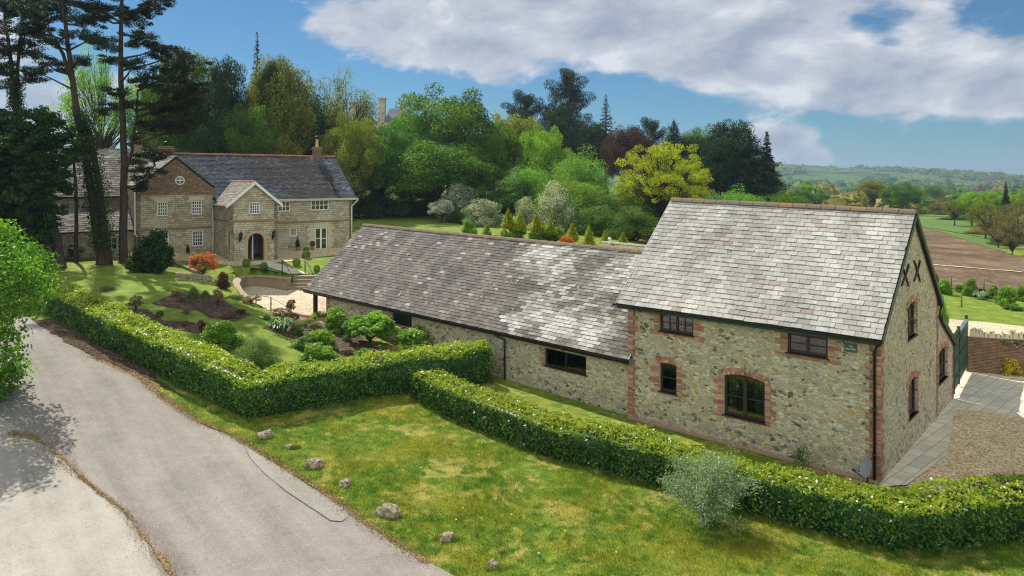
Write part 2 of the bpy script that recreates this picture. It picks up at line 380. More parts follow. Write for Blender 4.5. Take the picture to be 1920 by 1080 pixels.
# road
def roadmat(name, base, dark, light):
    m, nt = newmat(name); c = posc(nt)
    big = nt.noise(c, .25, 5, .6, .8); mid = nt.noise(c, 1.7, 6, .65, .3); fine = nt.noise(c, 38, 3, .7)
    str_ = nt.noise(nt.rotscale(c, -130, (.12, 1.5, 1)), 1.0, 5, .6, .3)
    x = nt.math('ADD', nt.math('MULTIPLY', big, .35), nt.math('ADD', nt.math('MULTIPLY', mid, .25), nt.math('MULTIPLY', str_, .4)))
    col = nt.ramp(x, [(.34, rgb(*dark)), (.5, rgb(*base)), (.66, rgb(*light))])
    k = nt.math('ADD', nt.math('MULTIPLY', fine, .4), .8)
    col = nt.mix(1.0, col, nt.n('ShaderNodeCombineColor', {0: k, 1: k, 2: k}).outputs[0], 'MULTIPLY')
    sp_ = nt.n('ShaderNodeTexVoronoi', {'Vector': c, 'Scale': 30}).outputs['Color']
    s2 = nt.n('ShaderNodeSeparateColor', {0: sp_}).outputs[0]
    col = nt.mix(nt.math('MULTIPLY', nt.smooth(s2, .88, .93), .16), col, rgb(210, 203, 192))
    col = nt.mix(nt.math('MULTIPLY', nt.smooth(s2, .12, .08), .2), col, rgb(70, 66, 62))
    vc = nt.n('ShaderNodeTexVoronoi', {'Vector': nt.n('ShaderNodeVectorMath', {0: c, 1: nt.n('ShaderNodeTexNoise', {'Scale': 1.2, 'Detail': 4.0, 'Vector': c}).outputs['Color']}, operation='ADD').outputs[0], 'Scale': .28}, feature='DISTANCE_TO_EDGE').outputs[0]
    cr = nt.math('MULTIPLY', nt.smooth(vc, .006, .0015), nt.smooth(mid, .52, .66))
    col = nt.mix(nt.math('MULTIPLY', cr, .5), col, rgb(70, 64, 58))
    finish(nt, col, .85, bump=fine, bs=.35, bd=.01, spec=.3); return m
roadmat('asphalt', (140, 132, 122), (116, 109, 101), (160, 151, 139))
roadmat('concrete_apron', (164, 156, 144), (140, 133, 122), (182, 174, 160))
plain('road_seam', (122, 115, 106), .9, .2, 6)
roadmat('asphalt_patch', (148, 141, 131), (128, 121, 112), (162, 154, 143))
def stones(name, cols, scale, bs=.6, rough=.85):
    m, nt = newmat(name); c = posc(nt)
    v = nt.n('ShaderNodeTexVoronoi', {'Vector': c, 'Scale': scale}); r = nt.n('ShaderNodeSeparateColor', {0: v.outputs['Color']}).outputs[0]
    col = nt.ramp(r, [(i/(len(cols)-1), rgb(*k)) for i, k in enumerate(cols)])
    n = nt.noise(c, .8, 5, .6); k = nt.math('ADD', nt.math('MULTIPLY', n, .6), .7)
    n9 = nt.noise(c, 5, 4, .65); k = nt.math('MULTIPLY', k, nt.math('ADD', nt.math('MULTIPLY', n9, .6), .7))
    col = nt.mix(1.0, col, nt.n('ShaderNodeCombineColor', {0: k, 1: k, 2: k}).outputs[0], 'MULTIPLY')
    finish(nt, col, rough, bump=v.outputs['Distance'], bs=bs, bd=.03, spec=.25); return m
stones('gravel', [(150, 120, 84), (208, 178, 134), (232, 208, 164), (178, 150, 110), (244, 226, 188)], 16)
stones('pale_gravel', [(160, 140, 110), (205, 186, 152), (226, 208, 176), (180, 160, 128)], 14)
stones('soil', [(52, 40, 32), (88, 68, 54), (108, 88, 70), (62, 48, 38)], 9, 1.0, .95)
stones('litter', [(112, 88, 58), (158, 128, 88), (132, 112, 82), (92, 92, 48), (176, 148, 108)], 18, .8, .9)
m, nt = newmat('ploughed_earth'); c = posc(nt)
rows = nt.n('ShaderNodeTexWave', {'Vector': nt.mapping(c, rot=(0, 0, .12)), 'Scale': .5, 'Distortion': 3.0, 'Detail': 3.0, 'Detail Scale': 1.2}, bands_direction='Y').outputs['Fac']
n = nt.noise(c, .12, 6, .6); n2 = nt.noise(c, 2.2, 6, .7)
x = nt.math('ADD', nt.math('MULTIPLY', n, .5), nt.math('ADD', nt.math('MULTIPLY', n2, .42), nt.math('MULTIPLY', rows, .08)))
col = nt.ramp(x, [(.36, rgb(74, 58, 44)), (.5, rgb(112, 92, 72)), (.62, rgb(146, 126, 100))])
v = nt.n('ShaderNodeTexVoronoi', {'Vector': c, 'Scale': 1.6}).outputs['Color']; r = nt.n('ShaderNodeSeparateColor', {0: v}).outputs[0]
col = nt.mix(nt.math('MULTIPLY', nt.smooth(r, .93, .97), .2), col, rgb(195, 178, 152))
finish(nt, col, .95, bump=n2, bs=.8, bd=.2, spec=.1)

# walls
def rubble(name, dark=0.0, su=4.2, sv=7.5, big=False):
    m, nt = newmat(name); c = uvc(nt)
    dn = nt.n('ShaderNodeTexNoise', {'Vector': c, 'Scale': 3.0, 'Detail': 3.0}).outputs['Color']
    off = nt.n('ShaderNodeVectorMath', {0: dn, 1: (.5, .5, .5)}, operation='SUBTRACT').outputs[0]
    off = nt.n('ShaderNodeVectorMath', {0: off, 'Scale': .30}, operation='SCALE').outputs[0]
    cw = nt.n('ShaderNodeVectorMath', {0: c, 1: off}, operation='ADD').outputs[0]
    def lay(u, v, loc=0):
        mp = nt.mapping(cw, scale=(u, v, 1), loc=(loc, loc, 0))
        a = nt.n('ShaderNodeTexVoronoi', {'Vector': mp, 'Scale': 1.0, 'Randomness': .95}, voronoi_dimensions='2D')
        e = nt.n('ShaderNodeTexVoronoi', {'Vector': mp, 'Scale': 1.0, 'Randomness': .95}, voronoi_dimensions='2D', feature='DISTANCE_TO_EDGE')
        s = nt.n('ShaderNodeSeparateColor', {0: a.outputs['Color']}); return s.outputs[0], s.outputs[1], e.outputs[0]
    r, g, e = lay(su, sv)
    col = nt.ramp(r, [(0, rgb(176, 164, 134)), (.2, rgb(196, 182, 150)), (.36, rgb(154, 147, 124)), (.5, rgb(204, 192, 160)), (.64, rgb(180, 156, 110)), (.72, rgb(162, 155, 138)), (.82, rgb(188, 174, 140)), (.88, rgb(122, 114, 92)), (.94, rgb(188, 142, 76)), (.975, rgb(98, 90, 76))], 'CONSTANT')
    n = nt.noise(c, 14, 5, .65); n0 = nt.noise(c, 1.1, 4, .55)
    mort = nt.smooth(nt.math('ADD', e, nt.math('MULTIPLY', nt.math('SUBTRACT', n, .5), .14)), .05, .17)
    col = nt.mix(mort, rgb(186, 179, 156), col)
    # scattered big dark flints
    r2, g2, e2 = lay(su*.62, sv*.55, 7)
    nb = nt.noise(nt.mapping(c, loc=(3, 1, 0)), .55, 2, .4)
    bigm = nt.math('MULTIPLY', nt.math('GREATER_THAN', nt.math('ADD', r2, nt.math('MULTIPLY', nb, .55)), 1.25), nt.smooth(e2, .08, .18))
    bc = nt.ramp(g2, [(0, rgb(104, 98, 86)), (.5, rgb(122, 114, 98)), (.8, rgb(176, 144, 92))], 'CONSTANT')
    col = nt.mix(bigm, col, bc)
    k = nt.math('MULTIPLY', nt.math('ADD', nt.math('MULTIPLY', n, .5), .84), nt.math('ADD', nt.math('MULTIPLY', n0, .4), .84-dark))
    col = nt.mix(1.0, col, nt.n('ShaderNodeCombineColor', {0: k, 1: k, 2: k}).outputs[0], 'MULTIPLY')
    h = nt.math('ADD', mort, nt.math('MULTIPLY', n, .5))
    finish(nt, col, .88, bump=h, bs=.85, bd=.04, spec=.2); return m
rubble('rubble_stone', 0, 6.0, 11.0); rubble('rubble_stone_fine', .02, 7.4, 12.5)
m, nt = newmat('coursed_stone'); c = uvc(nt)
dn = nt.n('ShaderNodeTexNoise', {'Vector': c, 'Scale': 1.6, 'Detail': 2.0}).outputs['Color']
cw = nt.n('ShaderNodeVectorMath', {0: c, 1: nt.n('ShaderNodeVectorMath', {0: dn, 'Scale': .07}, operation='SCALE').outputs[0]}, operation='ADD').outputs[0]
br = nt.n('ShaderNodeTexBrick', {'Vector': cw, 'Color1': (0, 0, 0, 1), 'Color2': (1, 1, 1, 1), 'Mortar': (.5, .5, .5, 1), 'Scale': 1.0, 'Mortar Size': .014, 'Brick Width': .36, 'Row Height': .175, 'Mortar Smooth': .3}, offset=.5, squash=1.35, squash_frequency=3)
bv = nt.n('ShaderNodeSeparateColor', {0: br.outputs[0]}).outputs[0]
col = nt.ramp(bv, [(0, rgb(150, 138, 112)), (.25, rgb(186, 176, 150)), (.5, rgb(168, 156, 128)), (.75, rgb(200, 190, 164)), (1, rgb(158, 149, 130))])
n = nt.noise(c, 9, 5, .6); n0 = nt.noise(c, .5, 4, .6, .5)
big = nt.smooth(n0, .53, .6); col = nt.mix(nt.math('MULTIPLY', big, .55), col, rgb(205, 197, 174))
col = nt.mix(br.outputs['Fac'], col, rgb(112, 98, 76))
k = nt.math('ADD', nt.math('MULTIPLY', n, .5), .75)
col = nt.mix(1.0, col, nt.n('ShaderNodeCombineColor', {0: k, 1: k, 2: k}).outputs[0], 'MULTIPLY')
finish(nt, col, .88, bump=nt.math('SUBTRACT', 1.0, br.outputs['Fac']), bs=.5, bd=.02, spec=.2)
def brickmat(name, a, b, mort, pale=0.0):
    m, nt = newmat(name); c = uvc(nt)
    br = nt.n('ShaderNodeTexBrick', {'Vector': c, 'Color1': (0, 0, 0, 1), 'Color2': (1, 1, 1, 1), 'Mortar': (.5, .5, .5, 1), 'Scale': 1.0, 'Mortar Size': .008, 'Brick Width': .225, 'Row Height': .075}, offset=.5)
    bv = nt.n('ShaderNodeSeparateColor', {0: br.outputs[0]}).outputs[0]; n = nt.noise(c, 3, 5, .6)
    col = nt.ramp(bv, [(0, rgb(*a)), (.5, rgb(*b)), (1, rgb(int(a[0]*.7), int(a[1]*.65), int(a[2]*.65)))])
    if pale:
        wn = nt.noise(nt.mapping(c, scale=(1.6, 5, 1)), 1.2, 4, .7); col = nt.mix(nt.smooth(wn, .56, .63), col, rgb(180, 160, 138))
    col = nt.mix(br.outputs['Fac'], col, rgb(*mort)); k = nt.math('ADD', nt.math('MULTIPLY', n, .6), .7)
    col = nt.mix(1.0, col, nt.n('ShaderNodeCombineColor', {0: k, 1: k, 2: k}).outputs[0], 'MULTIPLY')
    finish(nt, col, .85, bump=nt.math('SUBTRACT', 1.0, br.outputs['Fac']), bs=.4, bd=.01, spec=.2); return m
brickmat('red_brick', (134, 94, 76), (116, 84, 70), (160, 144, 122), .5)
brickmat('garden_brick', (132, 92, 68), (112, 78, 60), (150, 138, 116))
# single bricks laid as geometry: colour per brick
m, nt = newmat('quoin_brick'); v = attr(nt); c = posc(nt); n = nt.noise(c, 16, 5, .65); n0 = nt.noise(c, 2, 4, .6)
col = nt.ramp(v, [(0, rgb(156, 116, 96)), (.2, rgb(184, 140, 116)), (.45, rgb(168, 122, 100)), (.65, rgb(194, 160, 138)), (.78, rgb(146, 106, 90)), (.88, rgb(176, 108, 80)), (.95, rgb(116, 96, 84))], 'CONSTANT')
k = nt.math('MULTIPLY', nt.math('ADD', nt.math('MULTIPLY', n, .5), .75), nt.math('ADD', nt.math('MULTIPLY', n0, .5), .75))
col = nt.mix(1.0, col, nt.n('ShaderNodeCombineColor', {0: k, 1: k, 2: k}).outputs[0], 'MULTIPLY')
finish(nt, col, .85, bump=n, bs=.4, bd=.01, spec=.2)
plain('mortar', (176, 164, 142), .9, .15, 8)
# slates: colour per slate plus lichen
def slatemat(name, stops, warm, lich=.5, rough=.5, orange=.5):
    m, nt = newmat(name); v = attr(nt); tn = attr(nt, 'tone'); c = posc(nt)
    col = nt.ramp(v, [(p, rgb(*k)) for p, k in stops])
    wc = nt.ramp(v, [(p, rgb(*k)) for p, k in warm]); col = nt.mix(tn, col, wc)
    n = nt.noise(nt.mapping(c, scale=(1, 1, .6)), 9, 6, .7, .4); n2 = nt.noise(c, 34, 4, .7); n0 = nt.noise(c, .7, 4, .6)
    col = nt.mix(nt.math('MULTIPLY', nt.smooth(n, .56, .68), .5), col, rgb(92, 88, 80))
    sp_ = nt.noise(nt.mapping(c, loc=(5, 5, 5)), 3.2, 7, .75); sp2 = nt.noise(nt.mapping(c, loc=(9, 3, 1)), .8, 2, .5)
    col = nt.mix(nt.math('MULTIPLY', nt.math('MULTIPLY', nt.smooth(sp_, .58, .66), nt.smooth(sp2, .45, .6)), lich), col, rgb(222, 218, 205))
    o_ = nt.noise(nt.mapping(c, loc=(2, 8, 3)), 1.9, 5, .7); col = nt.mix(nt.math('MULTIPLY', nt.smooth(o_, .74, .77), orange), col, rgb(186, 112, 50))
    uv_ = uvc(nt); st_ = nt.noise(nt.mapping(uv_, scale=(2.6, .3, 1)), 1.0, 6, .7, .2); st2 = nt.noise(nt.mapping(uv_, scale=(14, 1.6, 1)), 1.0, 4, .7)
    k = nt.math('MULTIPLY', nt.math('ADD', nt.math('MULTIPLY', n2, .7), .65), nt.math('ADD', nt.math('MULTIPLY', n0, .3), .85))
    k = nt.math('MULTIPLY', k, nt.math('MULTIPLY', nt.math('ADD', nt.math('MULTIPLY', st_, .9), .55), nt.math('ADD', nt.math('MULTIPLY', st2, .5), .75)))
    col = nt.mix(1.0, col, nt.n('ShaderNodeCombineColor', {0: k, 1: k, 2: k}).outputs[0], 'MULTIPLY')
    finish(nt, col, .85, bump=nt.math('ADD', n, n2), bs=.35, bd=.01, spec=.12); return m
slatemat('light_slate', [(0, (118, 114, 106)), (.25, (146, 143, 135)), (.6, (166, 163, 156)), (.85, (180, 178, 171)), (1, (194, 190, 178))],
         [(0, (128, 114, 104)), (1, (165, 150, 138))], .45, .42)
slatemat('old_slate', [(0, (98, 94, 87)), (.4, (128, 124, 116)), (.7, (160, 157, 148)), (1, (188, 185, 175))],
         [(0, (88, 83, 78)), (.5, (114, 107, 101)), (.85, (132, 124, 117)), (1, (158, 152, 144))], .6, .5)
slatemat('dark_slate', [(0, (54, 58, 66)), (.5, (76, 82, 91)), (.85, (98, 104, 112)), (1, (130, 134, 138))],
         [(0, (58, 54, 55)), (.6, (78, 73, 73)), (1, (102, 97, 95))], .35, .5, 0)
slatemat('stone_slate', [(0, (116, 110, 100)), (.5, (142, 136, 125)), (1, (168, 161, 148))], [(0, (120, 104, 92)), (1, (150, 134, 120))], .4, .7, .3)
m, nt = newmat('ridge_tile'); v = attr(nt); c = posc(nt); n = nt.noise(c, 7, 6, .7)
col = nt.ramp(v, [(0, rgb(112, 98, 82)), (.5, rgb(130, 108, 88)), (.8, rgb(146, 108, 84)), (1, rgb(170, 112, 80))])
col = nt.mix(nt.smooth(n, .44, .58), col, rgb(120, 114, 94))
o_ = nt.noise(c, 2.6, 5, .7); col = nt.mix(nt.math('MULTIPLY', nt.smooth(o_, .64, .7), .7), col, rgb(186, 104, 48))
finish(nt, col, .85, bump=n, bs=.4, bd=.02, spec=.2)
m, nt = newmat('terracotta_ridge'); v = attr(nt); c = posc(nt); n = nt.noise(c, 5, 5, .7)
col = nt.ramp(v, [(0, rgb(150, 88, 62)), (1, rgb(178, 112, 84))]); col = nt.mix(nt.smooth(n, .52, .66), col, rgb(132, 118, 100)); finish(nt, col, .85)
plain('white_paint', (226, 224, 216), .45, .05, 2); plain('window_white', (236, 236, 232), .4, .03, 2)
plain('green_paint', (38, 58, 50), .4, .2, 3); plain('black_paint', (26, 27, 27), .35, .2, 3)
plain('dark_timber', (52, 36, 30), .5, .3, 6, bumps=.2); plain('black_timber', (34, 31, 29), .7, .3, 5, bumps=.3)
plain('teal_paint', (44, 84, 80), .5, .15, 3); plain('gate_green', (34, 72, 60), .45, .12, 2)
plain('steel', (120, 122, 122), .35, .1, 2, metal=.8); plain('dish_grey', (150, 154, 158), .4, .06, 3)
plain('lead', (104, 110, 118), .5, .2, 3, spec=.6); plain('cream_stone', (190, 160, 112), .85, .2, 5, bumps=.3)
plain('string_stone', (142, 122, 92), .9, .25, 5, bumps=.3); plain('lime_stone', (200, 188, 158), .88, .18, 4, bumps=.3)
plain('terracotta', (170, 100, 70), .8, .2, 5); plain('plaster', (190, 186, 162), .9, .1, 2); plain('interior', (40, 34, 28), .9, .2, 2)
plain('retaining_render', (150, 132, 106), .9, .35, 2.2, bumps=.3); plain('coping_stone', (168, 150, 120), .9, .25, 3, bumps=.3)
plain('buff_pot', (196, 158, 96), .8, .15, 3); plain('sign_slate', (72, 82, 84), .5, .1, 5); plain('sign_white', (210, 212, 206), .5, .02, 5)
plain('paver', (170, 140, 114), .85, .2, 6); plain('curtain', (150, 146, 130), .9, .2, 4); plain('weathered_post', (120, 104, 84), .9, .3, 6)
m, nt = newmat('moss_roof'); c = posc(nt); n = nt.noise(c, 3, 5, .65); finish(nt, nt.ramp(n, [(.35, rgb(96, 104, 58)), (.65, rgb(150, 142, 96))]), .95, bump=n, bs=.4)
m, nt = newmat('boulder'); c = objc(nt); n = nt.noise(c, 6, 7, .7, .4); oi = nt.n('ShaderNodeObjectInfo').outputs['Random']
col = nt.ramp(n, [(.3, rgb(84, 76, 62)), (.5, rgb(150, 138, 114)), (.7, rgb(196, 188, 166))])
col = nt.mix(nt.math('MULTIPLY', nt.smooth(nt.noise(c, 3, 4, .6), .56, .7), nt.math('MULTIPLY', oi, .8)), col, rgb(160, 116, 62))
finish(nt, col, .9, bump=n, bs=.8, bd=.05, spec=.2)
m, nt = newmat('paving'); c = posc(nt); cr_ = nt.mapping(c, rot=(0, 0, math.radians(-42)))
br = nt.n('ShaderNodeTexBrick', {'Vector': cr_, 'Color1': (0, 0, 0, 1), 'Color2': (1, 1, 1, 1), 'Mortar': (.5, .5, .5, 1), 'Scale': 1.0, 'Mortar Size': .009, 'Brick Width': .7, 'Row Height': .45}, offset=.4)
bv = nt.n('ShaderNodeSeparateColor', {0: br.outputs[0]}).outputs[0]; n = nt.noise(c, 2.2, 6, .65)
col = nt.ramp(bv, [(0, rgb(212, 200, 172)), (.5, rgb(226, 214, 186)), (1, rgb(198, 190, 170))]); col = nt.mix(br.outputs['Fac'], col, rgb(112, 104, 88))
k = nt.math('ADD', nt.math('MULTIPLY', n, .6), .7); col = nt.mix(1.0, col, nt.n('ShaderNodeCombineColor', {0: k, 1: k, 2: k}).outputs[0], 'MULTIPLY')
finish(nt, col, .7, bump=nt.math('SUBTRACT', 1.0, br.outputs['Fac']), bs=.4, bd=.01)
m, nt = newmat('glass'); c = posc(nt); n = nt.noise(c, 1.3, 3, .5)
fz = nt.n('ShaderNodeFresnel', {'IOR': 1.9}); gl = nt.n('ShaderNodeBsdfGlossy', {'Color': (.95, .97, 1, 1), 'Roughness': .03})
bmp = nt.n('ShaderNodeBump', {'Height': n, 'Strength': .05, 'Distance': .05}); nt.link(bmp.outputs[0], gl.inputs['Normal'])
tr = nt.n('ShaderNodeBsdfTransparent', {'Color': (.62, .66, .64, 1)})
nt.n('ShaderNodeOutputMaterial', {'Surface': nt.n('ShaderNodeMixShader', {0: fz.outputs[0], 1: tr.outputs[0], 2: gl.outputs[0]}).outputs[0]})
def barkmat(name, a, b):
    m, nt = newmat(name); c = objc(nt); n = nt.noise(nt.mapping(c, scale=(1, 1, .25)), 9, 6, .7, .5)
    finish(nt, nt.ramp(n, [(.3, rgb(*a)), (.7, rgb(*b))]), .95, bump=n, bs=1.0, bd=.05, spec=.1); return m
barkmat('bark', (54, 46, 38), (98, 86, 72)); barkmat('pine_bark', (50, 42, 36), (98, 84, 72)); barkmat('grey_bark', (84, 80, 70), (132, 126, 110))

G3 = lambda a, b, c: [(0, a), (.5, b), (1, c)]
leafmat('laurel', [(0, (44, 78, 26)), (.35, (80, 120, 40)), (.6, (124, 150, 46)), (1, (186, 188, 62))], .40, .34, .45, hue=.0)
leafmat('leaf_near', G3((62, 112, 22), (98, 150, 34), (140, 182, 54)), .42, .4, .4, hue=0)
leafmat('leaf_mid', G3((52, 84, 26), (84, 120, 38), (124, 154, 54)), .35)
leafmat('leaf_dark', G3((30, 50, 20), (50, 76, 30), (78, 104, 42)), .25)
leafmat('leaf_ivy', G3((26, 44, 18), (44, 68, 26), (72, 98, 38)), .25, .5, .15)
leafmat('leaf_olive', G3((78, 85, 31), (119, 126, 47), (163, 165, 65)))
leafmat('leaf_lime', G3((95, 131, 38), (129, 168, 51), (165, 200, 74)))
leafmat('leaf_yellow', G3((128, 140, 24), (166, 174, 38), (200, 206, 64)), .4)
leafmat('leaf_willow', G3((80, 119, 44), (112, 153, 58), (146, 183, 80)), .4)
leafmat('leaf_scrub', G3((53, 87, 35), (85, 122, 49), (122, 151, 69)), .35)
leafmat('leaf_copper', G3((50, 32, 32), (74, 48, 46), (96, 68, 60)), .3)
leafmat('leaf_brown', G3((97, 90, 53), (131, 122, 74), (158, 148, 89)), .35)
leafmat('needle', G3((28, 38, 20), (44, 56, 28), (66, 80, 40)), .15, .6)
leafmat('cypress_leaf', G3((28, 46, 22), (42, 64, 30), (62, 86, 40)), .2, .6)
leafmat('blossom', [(0, (70, 92, 52)), (.5, (104, 122, 74)), (.62, (190, 192, 178)), (1, (225, 224, 215))], .35, .6, .3, hue=0)
leafmat('blossom_dense', [(0, (96, 112, 78)), (.3, (150, 158, 130)), (.5, (205, 204, 192)), (1, (232, 230, 222))], .35, .6, .3, hue=0)
leafmat('pieris', [(0, (96, 104, 44)), (.3, (170, 120, 60)), (.6, (200, 110, 66)), (1, (206, 76, 70))], .4, .5, .3, hue=0)
leafmat('azalea_orange', G3((170, 96, 24), (206, 124, 34), (224, 150, 60)), .35, .5, .3, hue=0)
leafmat('golden_conifer', G3((112, 126, 22), (156, 168, 31), (190, 197, 49)), .3, .6)
leafmat('garden_bush', G3((80, 118, 30), (120, 158, 50), (168, 194, 76)), .4, .45, .3, hue=.02)
leafmat('sage_bush', G3((73, 100, 49), (107, 131, 67), (146, 168, 89)), .3)
leafmat('box_ball', G3((61, 100, 29), (102, 141, 40), (151, 183, 58)), .25)
leafmat('silver_leaf', G3((108, 132, 92), (146, 168, 126), (182, 198, 160)), .3, .5, .3, hue=0)
leafmat('yellow_flower', G3((160, 150, 30), (205, 190, 50), (225, 214, 90)), .3, hue=0)
leafmat('heather', G3((109, 87, 65), (143, 117, 89), (170, 146, 107)), .2)
leafmat('strap_leaf', [(0, (50, 98, 36)), (.75, (92, 140, 60)), (.9, (205, 214, 180)), (1, (228, 230, 214))], .35, .35, .5, hue=0)
leafmat('bronze_leaf', G3((68, 46, 29), (102, 70, 40), (126, 102, 49)), .25)
plain('white_petal', (232, 230, 220), .6, .05); plain('pink_petal', (205, 160, 168), .6, .05); plain('dandelion', (226, 190, 20), .6, .05)

leafmat('litter_bits', [(0, (90, 66, 44)), (.4, (140, 108, 70)), (.7, (172, 140, 98)), (1, (120, 116, 60))], .05, .8, .1, hue=0)

plain('crop_green', (84, 112, 34), .9, .15, .4)
# ------------------------------------------------------------ building helpers
M = MATS; Z = Vector((0, 0, 1))
def clip2(poly, a, b, c):
    out = []
    for i in range(len(poly)):
        p, q = poly[i], poly[(i+1) % len(poly)]; fp = a*p[0]+b*p[1]-c; fq = a*q[0]+b*q[1]-c
        if fp <= 0: out.append(p)
        if fp*fq < 0: t = fp/(fp-fq); out.append((p[0]+(q[0]-p[0])*t, p[1]+(q[1]-p[1])*t))
    return out
def wall(parent, mat, o, U, n, u0, u1, z0, z1, ops=(), clips=(), th=.35, name='wall', origin=None, ends=True):
    o = Vector((o[0], o[1], 0)); U = Vector(U); n = Vector(n); mb = MB()
    us = sorted({u0, u1}|{x for q in ops for x in (q[0], q[0]+q[2])}); zs = sorted({z0, z1}|{x for q in ops for x in (q[1], q[1]+q[3])})
    us = [x for x in us if u0-1e-6 <= x <= u1+1e-6]; zs = [x for x in zs if z0-1e-6 <= x <= z1+1e-6]
    for i in range(len(us)-1):
        for j in range(len(zs)-1):
            cu, cz = (us[i]+us[i+1])/2, (zs[j]+zs[j+1])/2
            if any(q[0] < cu < q[0]+q[2] and q[1] < cz < q[1]+q[3] for q in ops): continue
            pl = [(us[i], zs[j]), (us[i+1], zs[j]), (us[i+1], zs[j+1]), (us[i], zs[j+1])]
            for c in clips:
                pl = clip2(pl, *c)
                if len(pl) < 3: break
            if len(pl) < 3: continue
            P = [o+U*a+Z*b for a, b in pl]
            if (P[1]-P[0]).cross(P[2]-P[0]).dot(n) < 0: P = P[::-1]; pl = pl[::-1]
            mb.face(P, uv=pl); mb.face([p-n*th for p in P[::-1]], uv=pl[::-1])
    for (a, b, w_, h_) in ops:
        c = [o+U*a+Z*b, o+U*(a+w_)+Z*b, o+U*(a+w_)+Z*(b+h_), o+U*a+Z*(b+h_)]
        for k in range(4):
            p, q = c[k], c[(k+1) % 4]; mb.face([p, p-n*th, q-n*th, q])
    if ends:
        for u in (u0, u1):
            zt = z1
            for c in clips:
                if c[1] > 0: zt = min(zt, (c[2]-c[0]*u)/c[1])
            if zt > z0: p = o+U*u; mb.face([p+Z*z0, p+Z*zt, p+Z*zt-n*th, p+Z*z0-n*th])
    return mb.build(name, mat, parent, origin)
def wpx(o, U, x0, x1, ytop, ybot):
    """picture rectangle (y taken at its middle column) -> (u, z, w, h) on a wall plane"""
    def s(px): t = (px-960)/F_; return (o[0]-t*o[1])/(t*U[1]-U[0])
    a, b = s(x0), s(x1); a, b = min(a, b), max(a, b); d = o[1]+U[1]*s((x0+x1)/2)
    zt = CZ-(ytop-HY)/F_*d; zb = CZ-(ybot-HY)/F_*d
    return (a, zb, b-a, zt-zb)
def window(parent, o, U, n, r, cols=2, rows=3, fm='window_white', rec=.12, fw=.06, bw=.025, arch=0.0, sill=True, mull=None, name='window', glass='glass', sillm=None, door=False, openz=None):
    u, z, w_, h_ = r; o = Vector((o[0], o[1], 0)); U = Vector(U); n = Vector(n); mb = MB(); pn = MB(); mat = M[fm]
    base = o+U*u+Z*z-n*rec
    hs = h_-arch
    mb.box(base, U*fw, Z*hs, -n*.06); mb.box(base+U*(w_-fw), U*fw, Z*hs, -n*.06)
    mb.box(base+U*fw, U*(w_-2*fw), Z*fw*1.1, -n*.06)
    def top(x): # underside of the arch at x
        return hs+arch*(1-((x-w_/2)/(w_/2))**2) if arch else h_
    if not arch: mb.box(base+U*fw+Z*(h_-fw), U*(w_-2*fw), Z*fw, -n*.06)
    else:
        K = 8
        for i in range(K):
            x0, x1 = w_*i/K, w_*(i+1)/K
            P = [base+U*x0+Z*(top(x0)-fw*1.2), base+U*x1+Z*(top(x1)-fw*1.2), base+U*x1+Z*top(x1), base+U*x0+Z*top(x0)]
            mb.prism([p+n*.001 for p in P], -n*.062)
    iw, ih = w_-2*fw, h_-2*fw
    ms = mull or []
    for f, t in ms: mb.box(base+U*(fw+iw*f-t/2)+Z*fw-n*.003, U*t, Z*(top(fw+iw*f)-fw*1.9), -n*.05)
    for i in range(1, cols):
        x = fw+iw*i/cols
        if any(abs(i/cols-f) < .02 for f, t in ms): continue
        mb.box(base+U*(x-bw/2)+Z*fw-n*.012, U*bw, Z*(ih), -n*.03)
    for j in range(1, rows): mb.box(base+U*fw+Z*(fw+(ih-arch)*j/rows-bw/2)-n*.010, U*iw, Z*bw, -n*.03)
    f = mb.build(name, mat, parent)
    K = 8
    pts = [(fw*.5, fw*.5), (w_-fw*.5, fw*.5)]+([(w_-fw*.5-(w_-fw)*i/K, top(w_-fw*.5-(w_-fw)*i/K)-fw*.5) for i in range(K+1)] if arch else [(w_-fw*.5, h_-fw*.5), (fw*.5, h_-fw*.5)])
    P = [base+U*a+Z*b-n*.035 for a, b in pts]
    pn.prism(P, -n*.012)
    pn.build('pane', M[glass], f)
    if glass == 'glass' and w_ > .35 and not door:
        dk = MB(); dk.box(base-U*.1-Z*.1-n*.42, U*(w_+.2), Z*(h_+.2), -n*.02); dk.build('room_shade', M['interior'], f)  # dark sheet painted as the unlit room behind the glass
        for sgn, wd in ((0, .26), (1, .2)):
            cu = MB(); K2 = 7; x0 = fw if sgn == 0 else w_-fw-wd*w_
            for q in range(K2):
                a_, b_ = x0+wd*w_*q/K2, x0+wd*w_*(q+1)/K2; cu.face([base+U*a_-n*(.16+.03*(q % 2))+Z*fw, base+U*b_-n*(.16+.03*((q+1) % 2))+Z*fw, base+U*b_-n*(.16+.03*((q+1) % 2))+Z*(h_-fw), base+U*a_-n*(.16+.03*(q % 2))+Z*(h_-fw)])
            cu.build('curtain', M['curtain'], f)
    if sill:
        sb = MB(); sb.box(base-U*.06-Z*.05+n*(rec+.05), U*(w_+.12), Z*.05, -n*(rec+.05)); sb.build('sill', M[sillm or fm], f)
    return f
def bricks(mb, o, U, n, u0, u1, z, h, proud=.012, dep=.06, bl=.22):
    L = u1-u0; k = max(1, round(L/bl)); b = L/k
    for i in range(k): mb.box(o+U*(u0+b*i+.005)+Z*(z+.005)+n*proud, U*(b-.01), Z*(h-.01), -n*dep)
